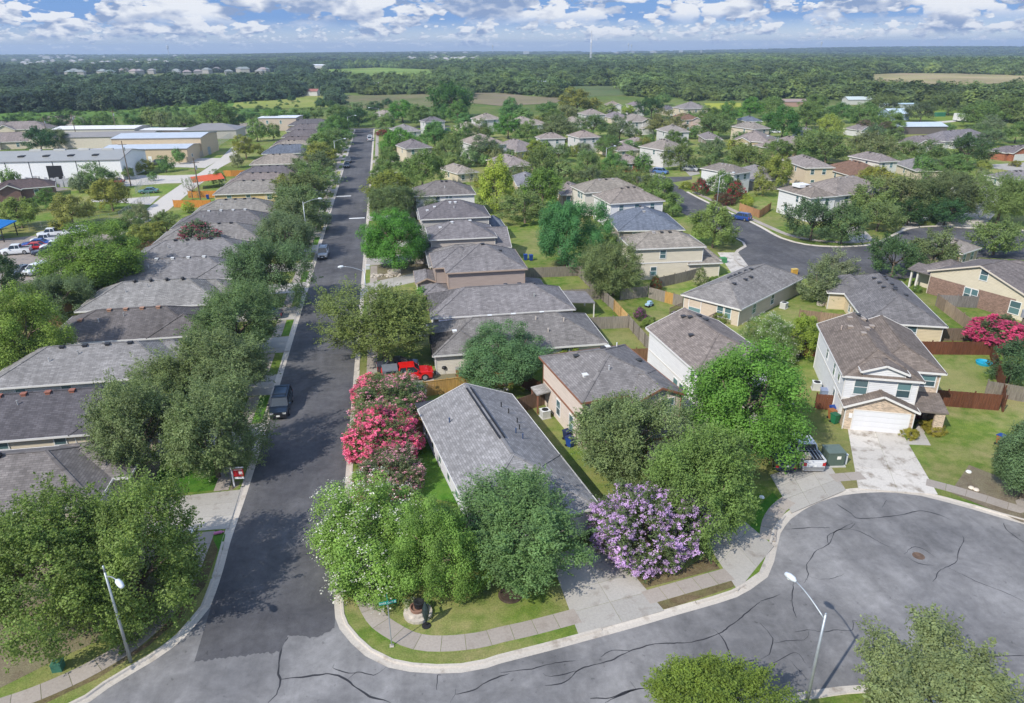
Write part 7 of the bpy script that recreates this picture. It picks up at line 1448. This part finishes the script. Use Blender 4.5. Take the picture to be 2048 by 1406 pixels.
# storage racks before the warehouse: many stacked slabs
b = MB(); 
for i in range(110):
    px, py = 35+rkr.uniform(0, 100), 372+rkr.uniform(-12, 4); x, y = G(px, py, .1); w_ = rkr.uniform(.3, .9); b.box(x, y, .1, x+w_, y+.3, rkr.uniform(.8, 2.0))
q = b.build('stacked_slabs', M['any']); q.color = (.42, .42, .44, 1); tag(q, 'dense rows of grey stone slabs stored before the white warehouse', None, None, 'stuff')
X, Y = G(190, 271, .1); X, Y = G(304, 266, .1); b = MB(); b.box(-3, -1.2, 0, 3, 1.2, 2.4); q = b.build('container', M['any'], None, (X, Y, .05)); q.color = (.02, .25, .16, 1); tag(q, 'small green container at the storage yard edge', 'container')
b = MB(); 
X, Y = G(405, 306, .1); o = empty('container', (X, Y, .05), math.radians(-60), 'grey container beside the tall metal fence', 'container'); b.box(-6, -1.2, 0, 6, 1.2, 2.6); q = b.build('container_body', M['any'], o); q.color = (.30, .36, .40, 1)
# camper at the paddock, dark trailer
X, Y = G(1920, 243, .1); o = empty('camper', (X, Y, .1), math.radians(75), 'tilted white camper with a square hatch in the paddock', 'camper')
b = MB(); b.box(-3, -2.2, .6, 3, 2.2, 3.6); q = b.build('camper_body', M['any'], o); q.color = (.75, .73, .68, 1); b = MB(); b.box(-.5, -.5, 3.6, .5, .5, 3.75); b.build('hatch', M['black'], o); b = MB(); b.tube([(-.8, -2.25, .4), (-.8, 2.25, .4)], .4, 12); b.build('wheels', M['tyre'], o)
X, Y = G(1960, 244, .1); b = MB(); b.box(-7, -1.6, 0, 7, 1.6, 2.2); q = b.build('cattle_trailer', M['black'], None, (X, Y, .1)); tag(q, 'long dark trailer beside the white camper', 'trailer')
X, Y = G(1879, 233, .1); b = MB(); b.box(-2.5, -1, 0, 2.5, 1, 2); q = b.build('container', M['any'], None, (X, Y, .1)); q.color = (.04, .17, .10, 1); tag(q, 'small green container in the paddock right of the lone oak', 'container')
X, Y = G(402, 396, .1)
# orange tarp roof behind the yellow house
X, Y = G(418, 375, .1); o = empty('tarp_shelter', (X, Y, .1), math.radians(20), 'orange-red tarpaulin shelter behind the yellow western house', 'shelter'); b = MB(); b.face([(-4, -2.5, 2.0), (4, -2.5, 2.4), (4, 2.5, 3.2), (-4, 2.5, 2.8)]); q = b.build('tarpaulin', M['any'], o); q.color = (.55, .10, .03, 1)
for x, y, z_ in ((-3.9, -2.4, 2), (3.9, -2.4, 2.4), (3.9, 2.4, 3.2), (-3.9, 2.4, 2.8)): b = MB(); b.box(x-.05, y-.05, 0, x+.05, y+.05, z_); b.build('post', M['metal'], o)
# radio mast, water towers, far plant
X, Y = G(1181, 130, 0); o = empty('radio_mast', (X, Y, 0), 0, 'tall pale radio mast standing above the distant woods', 'radio mast'); b = MB()
for s in range(4):
    a = s*math.pi/2; b.bar((2.2*math.cos(a), 2.2*math.sin(a), 0), (.5*math.cos(a), .5*math.sin(a), 62), .45, .45)
for z_ in range(0, 60, 5): r = 2.2-1.7*z_/62; b.lathe([(r, z_), (r, z_+.5)], 4)
q = b.build('lattice', M['white'], o); q.color = (.75, .75, .78, 1); b = MB(); b.lathe([(1.8, 40), (1.8, 46), (.2, 46.2)], 8); q = b.build('antenna_ring', M['white'], o); q.color = (.75, .76, .8, 1)
for i, (px, py, D_, hh_, lb) in enumerate(((354, 113, 4200, 60, 'thin water tower on the far left skyline'), (1251, 100, 4600, 60, 'left white silo on the far skyline right of the mast'), (1257, 100, 4600, 52, 'right white silo on the far skyline right of the mast'), (1626, 98, 4800, 60, 'small white tower on the right skyline'), (987, 103, 4700, 55, 'tiny tower on the middle skyline'))):
    d_ = ray(px, 200); k = D_/math.hypot(d_[0], d_[1]); X, Y = d_[0]*k, d_[1]*k; o = empty('water_tower', (X, Y, -10), 0, lb, 'tower'); b = MB()
    b.tube([(0, 0, 0), (0, 0, hh_*.75)], 1.6, 8); q = b.build('stem', M['white'], o); q.color = (.45, .47, .5, 1); b = MB(); b.lathe([(2, hh_*.7), (5, hh_*.78), (5, hh_*.95), (2, hh_)], 12); q = b.build('tank', M['white'], o); q.color = (.5, .52, .55, 1)
wf = random.Random(33)
for i in range(46):
    px = wf.uniform(60, 1400); D_ = wf.uniform(3700, 4600); d_ = ray(px, 200); k = D_/math.hypot(d_[0], d_[1]); X, Y = d_[0]*k, d_[1]*k; w_ = wf.uniform(8, 34); b = MB(); hb = wf.uniform(11, 17); b.box(-w_/2, 0, 0, w_/2, w_*.5, hb); b.box(-w_*.2, w_*.1, hb, w_*.2, w_*.4, hb+2)
    q = b.build('building', M['white'], None, (X, Y, -8)); q.color = (.45, .45, .45, 1); tag(q, 'tiny pale building on the hazy skyline', 'building', 'tiny skyline buildings')
# ------------------------------------------------------------------ woodland masses
LIM = [(-1000, 232), (0, 232), (60, 232), (250, 222), (420, 210), (470, 207), (560, 220), (640, 222), (680, 216), (880, 216), (940, 210), (1100, 206), (1160, 190), (1240, 190), (1300, 196), (1400, 204), (1484, 204), (1520, 200), (1640, 196), (1700, 205), (1800, 212), (1830, 212), (1930, 216), (1990, 240), (2048, 250), (3000, 290)]
def lim(px):
    for i in range(len(LIM)-1):
        if LIM[i][0] <= px <= LIM[i+1][0]: t = (px-LIM[i][0])/(LIM[i+1][0]-LIM[i][0]); return LIM[i][1]*(1-t)+LIM[i+1][1]*t
    return 260
CLR = FIELDS+[[(1055, 168), (1105, 168), (1105, 178), (1055, 178)], [(620, 132), (645, 132), (645, 142), (620, 142)], [(605, 180), (640, 180), (640, 196), (605, 196)], [(730, 170), (765, 170), (765, 178), (730, 178)], [(95, 149), (560, 144), (560, 151), (95, 156)], [(1700, 203), (1730, 203), (1730, 213), (1700, 213)], [(1780, 212), (1925, 212), (1925, 224), (1780, 228)]]
def gn_scatter(name, pts, scl, rot, proto, label, col):
    me = bpy.data.meshes.new(name); me.from_pydata(pts, [], []); a = me.attributes.new('sc', 'FLOAT_VECTOR', 'POINT'); a.data.foreach_set('vector', np.array(scl, np.float32).ravel()); a = me.attributes.new('rt', 'FLOAT_VECTOR', 'POINT'); a.data.foreach_set('vector', np.array(rot, np.float32).ravel())
    o = bpy.data.objects.new(name, me); link(o); tag(o, label, None, None, 'stuff'); o.color = (*(q*1.5 for q in col), 1)
    ng = bpy.data.node_groups.new(name, 'GeometryNodeTree'); ng.interface.new_socket('Geometry', in_out='INPUT', socket_type='NodeSocketGeometry'); ng.interface.new_socket('Geometry', in_out='OUTPUT', socket_type='NodeSocketGeometry')
    N = ng.nodes; L = ng.links; gi = N.new('NodeGroupInput'); go = N.new('NodeGroupOutput'); ip = N.new('GeometryNodeInstanceOnPoints'); oi = N.new('GeometryNodeObjectInfo'); oi.inputs['Object'].default_value = proto
    A = []
    for nm in ('sc', 'rt'): x = N.new('GeometryNodeInputNamedAttribute'); x.data_type = 'FLOAT_VECTOR'; x.inputs['Name'].default_value = nm; A.append(x)
    L.new(gi.outputs[0], ip.inputs['Points']); L.new(oi.outputs['Geometry'], ip.inputs['Instance']); L.new(A[0].outputs[0], ip.inputs['Scale']); L.new(A[1].outputs[0], ip.inputs['Rotation']); L.new(ip.outputs[0], go.inputs[0])
    md = o.modifiers.new('scatter', 'NODES'); md.node_group = ng; return o
wood_proto = bpy.data.objects.new('woodland_crown', CR['wood_a'])
WOODCOL = {'left': (.048, .080, .042), 'mid': (.074, .112, .040), 'right': (.090, .130, .042), 'far': (.070, .104, .052), 'light': (.125, .175, .055)}  # left: cloud shadow painted as darker green; light: sunlit canopy painted as paler green
bucket = {k: ([], [], []) for k in ('left', 'mid', 'right', 'far', 'light')}
rw = np.random.RandomState(4)
def noise2(x, y): return math.sin(x*.011+1.3)*math.sin(y*.009+.4)+.6*math.sin(x*.027+y*.019)+.4*math.sin(x*.05-y*.043+2)
for _ in range(78000):
    az = rw.uniform(-1.02, 1.02)+math.radians(9.56); D_ = math.sqrt(rw.uniform(230**2, 1500**2)); X, Y = D_*math.sin(az), D_*math.cos(az); px, py = P(X, Y, 0)
    if px < -900 or px > 2900 or py > lim(px)-1: continue
    if any(inpoly(px, py, c) or inpoly(px, py-9*F/depth(X, Y), c) or inpoly(px, py-4*F/depth(X, Y), c) for c in CLR): continue
    if noise2(X, Y) < -1.1 and D_ < 900: continue
    s = rw.uniform(3.8, 9.4)*(1 if D_ < 700 else 1.15)*(.62 if px < 640 and 152 < py < 172 else 1); k = 'left' if px < 700 else 'mid' if px < 1300 else 'right'
    if rw.rand() > (.52 if D_ < 700 else .38): continue
    h = s*rw.uniform(.50, .80); b_ = bucket[k]; b_[0].append((X, Y, h*.80)); b_[1].append((s, s, h)); b_[2].append((rw.uniform(-.2, .2), rw.uniform(-.2, .2), rw.uniform(0, 6.28)))
rings_z = lambda r, a: 0
def terr(x, y):
    r = math.hypot(x, y); a = math.atan2(x, y) % (2*math.pi); rs = random.Random(5); ph = [rs.uniform(0, 6.28) for _ in range(6)]; k = min(max((r-1200)/2500, 0), 1)
    z = k*(6*math.sin(a*5+ph[0]+r/900)+5*math.sin(a*11+ph[1]-r/1500)+4*math.sin(r/700+ph[2]+a*3))-k*6+k*10*max(0, math.sin(a-.1)); return z-(max(0, r-5600))*.022
for _ in range(33000):
    az = rw.uniform(-1., 1.)+math.radians(9.56); D_ = rw.uniform(1400, 5600) if rw.rand() < .55 else math.sqrt(rw.uniform(1400**2, 5600**2)); X, Y = D_*math.sin(az), D_*math.cos(az); px, py = P(X, Y, 0)
    if px < -900 or px > 2900: continue
    if any(inpoly(px, py, c) for c in CLR[:10]): continue
    if any(inpoly(px, py-8*F/depth(X, Y), c) for c in CLR[:10]): continue
    if 640 < px < 1700 and noise2(X*.35, Y*.35) < -.75: continue
    s = rw.uniform(10, 22)*(D_/2600)**.35; h = rw.uniform(5, 8.5); b_ = bucket['light' if (px > 900 and 117 < py+4*math.sin(px*.013) < 131) or (rw.rand() < .12) else 'far']; b_[0].append((X, Y, terr(X, Y)+h*.35)); b_[1].append((s, s, h)); b_[2].append((0, 0, rw.uniform(0, 6.28)))  # belt in sun is painted by colour; the cloud-shaded ridge keeps the darker green
WL = {'left': 'woodland belt across the upper left, cloud shade painted in dark blue green', 'mid': 'woodland between the mown fields and the radio mast', 'right': 'olive green woodland behind the estate at the right', 'far': 'distant wooded plain fading to the skyline', 'light': 'far woodland belt before the blue ridge, sunlight painted in lighter green'}
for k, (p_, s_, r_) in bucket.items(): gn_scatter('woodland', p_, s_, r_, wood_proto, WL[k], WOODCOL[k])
# scrub on the bushy meadow
p_, s_, r_ = [], [], []
for _ in range(520):
    px, py = rw.uniform(0, 600), rw.uniform(200, 240)
    if inpoly(px, py, FG) and (rw.rand() < .8): X, Y = G(px, py); s = rw.uniform(.8, 2.4); p_.append((X, Y, s*.4)); s_.append((s, s, s*.7)); r_.append((0, 0, rw.uniform(0, 6)))
    elif inpoly(px, py, FY) and rw.rand() < .25: X, Y = G(px, py); s = rw.uniform(.6, 1.6); p_.append((X, Y, s*.4)); s_.append((s, s, s*.7)); r_.append((0, 0, rw.uniform(0, 6)))
gn_scatter('scrub', p_, s_, r_, wood_proto, 'low green scrub dotted over the bushy meadows', (.07, .13, .03))
# ------------------------------------------------------------------ labels for the remaining trees
ADJ = {'oak': 'green oak', 'oakg': 'grey green oak', 'olive': 'olive oak', 'dark': 'dark green tree', 'elm': 'leafy green tree', 'bright': 'bright green tree', 'lime': 'lime green tree', 'yel': 'yellow green tree', 'grn': 'deep green tree', 'pale': 'pale grey green tree', 'cone': 'spiky green tree', 'sparse': 'thin young tree', 'myr': 'crape myrtle', 'bush': 'green shrub'}
todo = [t for t in TREES if not t['label']]; used = {}
for t in todo:
    best = sorted(LAND, key=lambda l: math.hypot(l[0]-t['px'], (l[1]-t['py'])*1.6))[0]; dx, dy = t['px']-best[0], t['py']-best[1]
    side = ('right of' if dx > 0 else 'left of') if abs(dx) > abs(dy)*1.4 else ('in front of' if dy > 0 else 'behind')
    t['key'] = (ADJ[t['sp']], side, best[2]); used.setdefault(t['key'], []).append(t)
for k, ts in used.items():
    ts.sort(key=lambda t: t['py'], reverse=True)
    for i, t in enumerate(ts):
        pre = '' if len(ts) == 1 else ('nearer ' if i == 0 else 'farther ') if len(ts) == 2 else ('nearest ', 'second nearest ', 'third nearest ', 'fourth nearest ', 'fifth nearest ', 'sixth nearest ', 'seventh nearest ', 'eighth nearest ')[min(i, 7)]
        t['o']['label'] = '%s%s %s %s' % (pre, k[0], k[1], k[2])

# ------------------------------------------------------------------ haze
b = MB(); b.box(-6900, -6900, -60, 6900, 6900, 66); hz = b.mesh('haze', bpy.data.materials.new('haze_air')); m = hz.materials[0]; m.use_nodes = True; m.node_tree.nodes.clear()
vo = m.node_tree.nodes.new('ShaderNodeVolumePrincipled'); vo.inputs['Color'].default_value = (.62, .78, 1, 1); vo.inputs['Density'].default_value = 1.7e-4; vo.inputs['Anisotropy'].default_value = .2
mo = m.node_tree.nodes.new('ShaderNodeOutputMaterial'); m.node_tree.links.new(vo.outputs[0], mo.inputs['Volume']); o = bpy.data.objects.new('haze', hz); link(o); o['kind'] = 'stuff'; o['label'] = 'pale blue haze over the distant land'
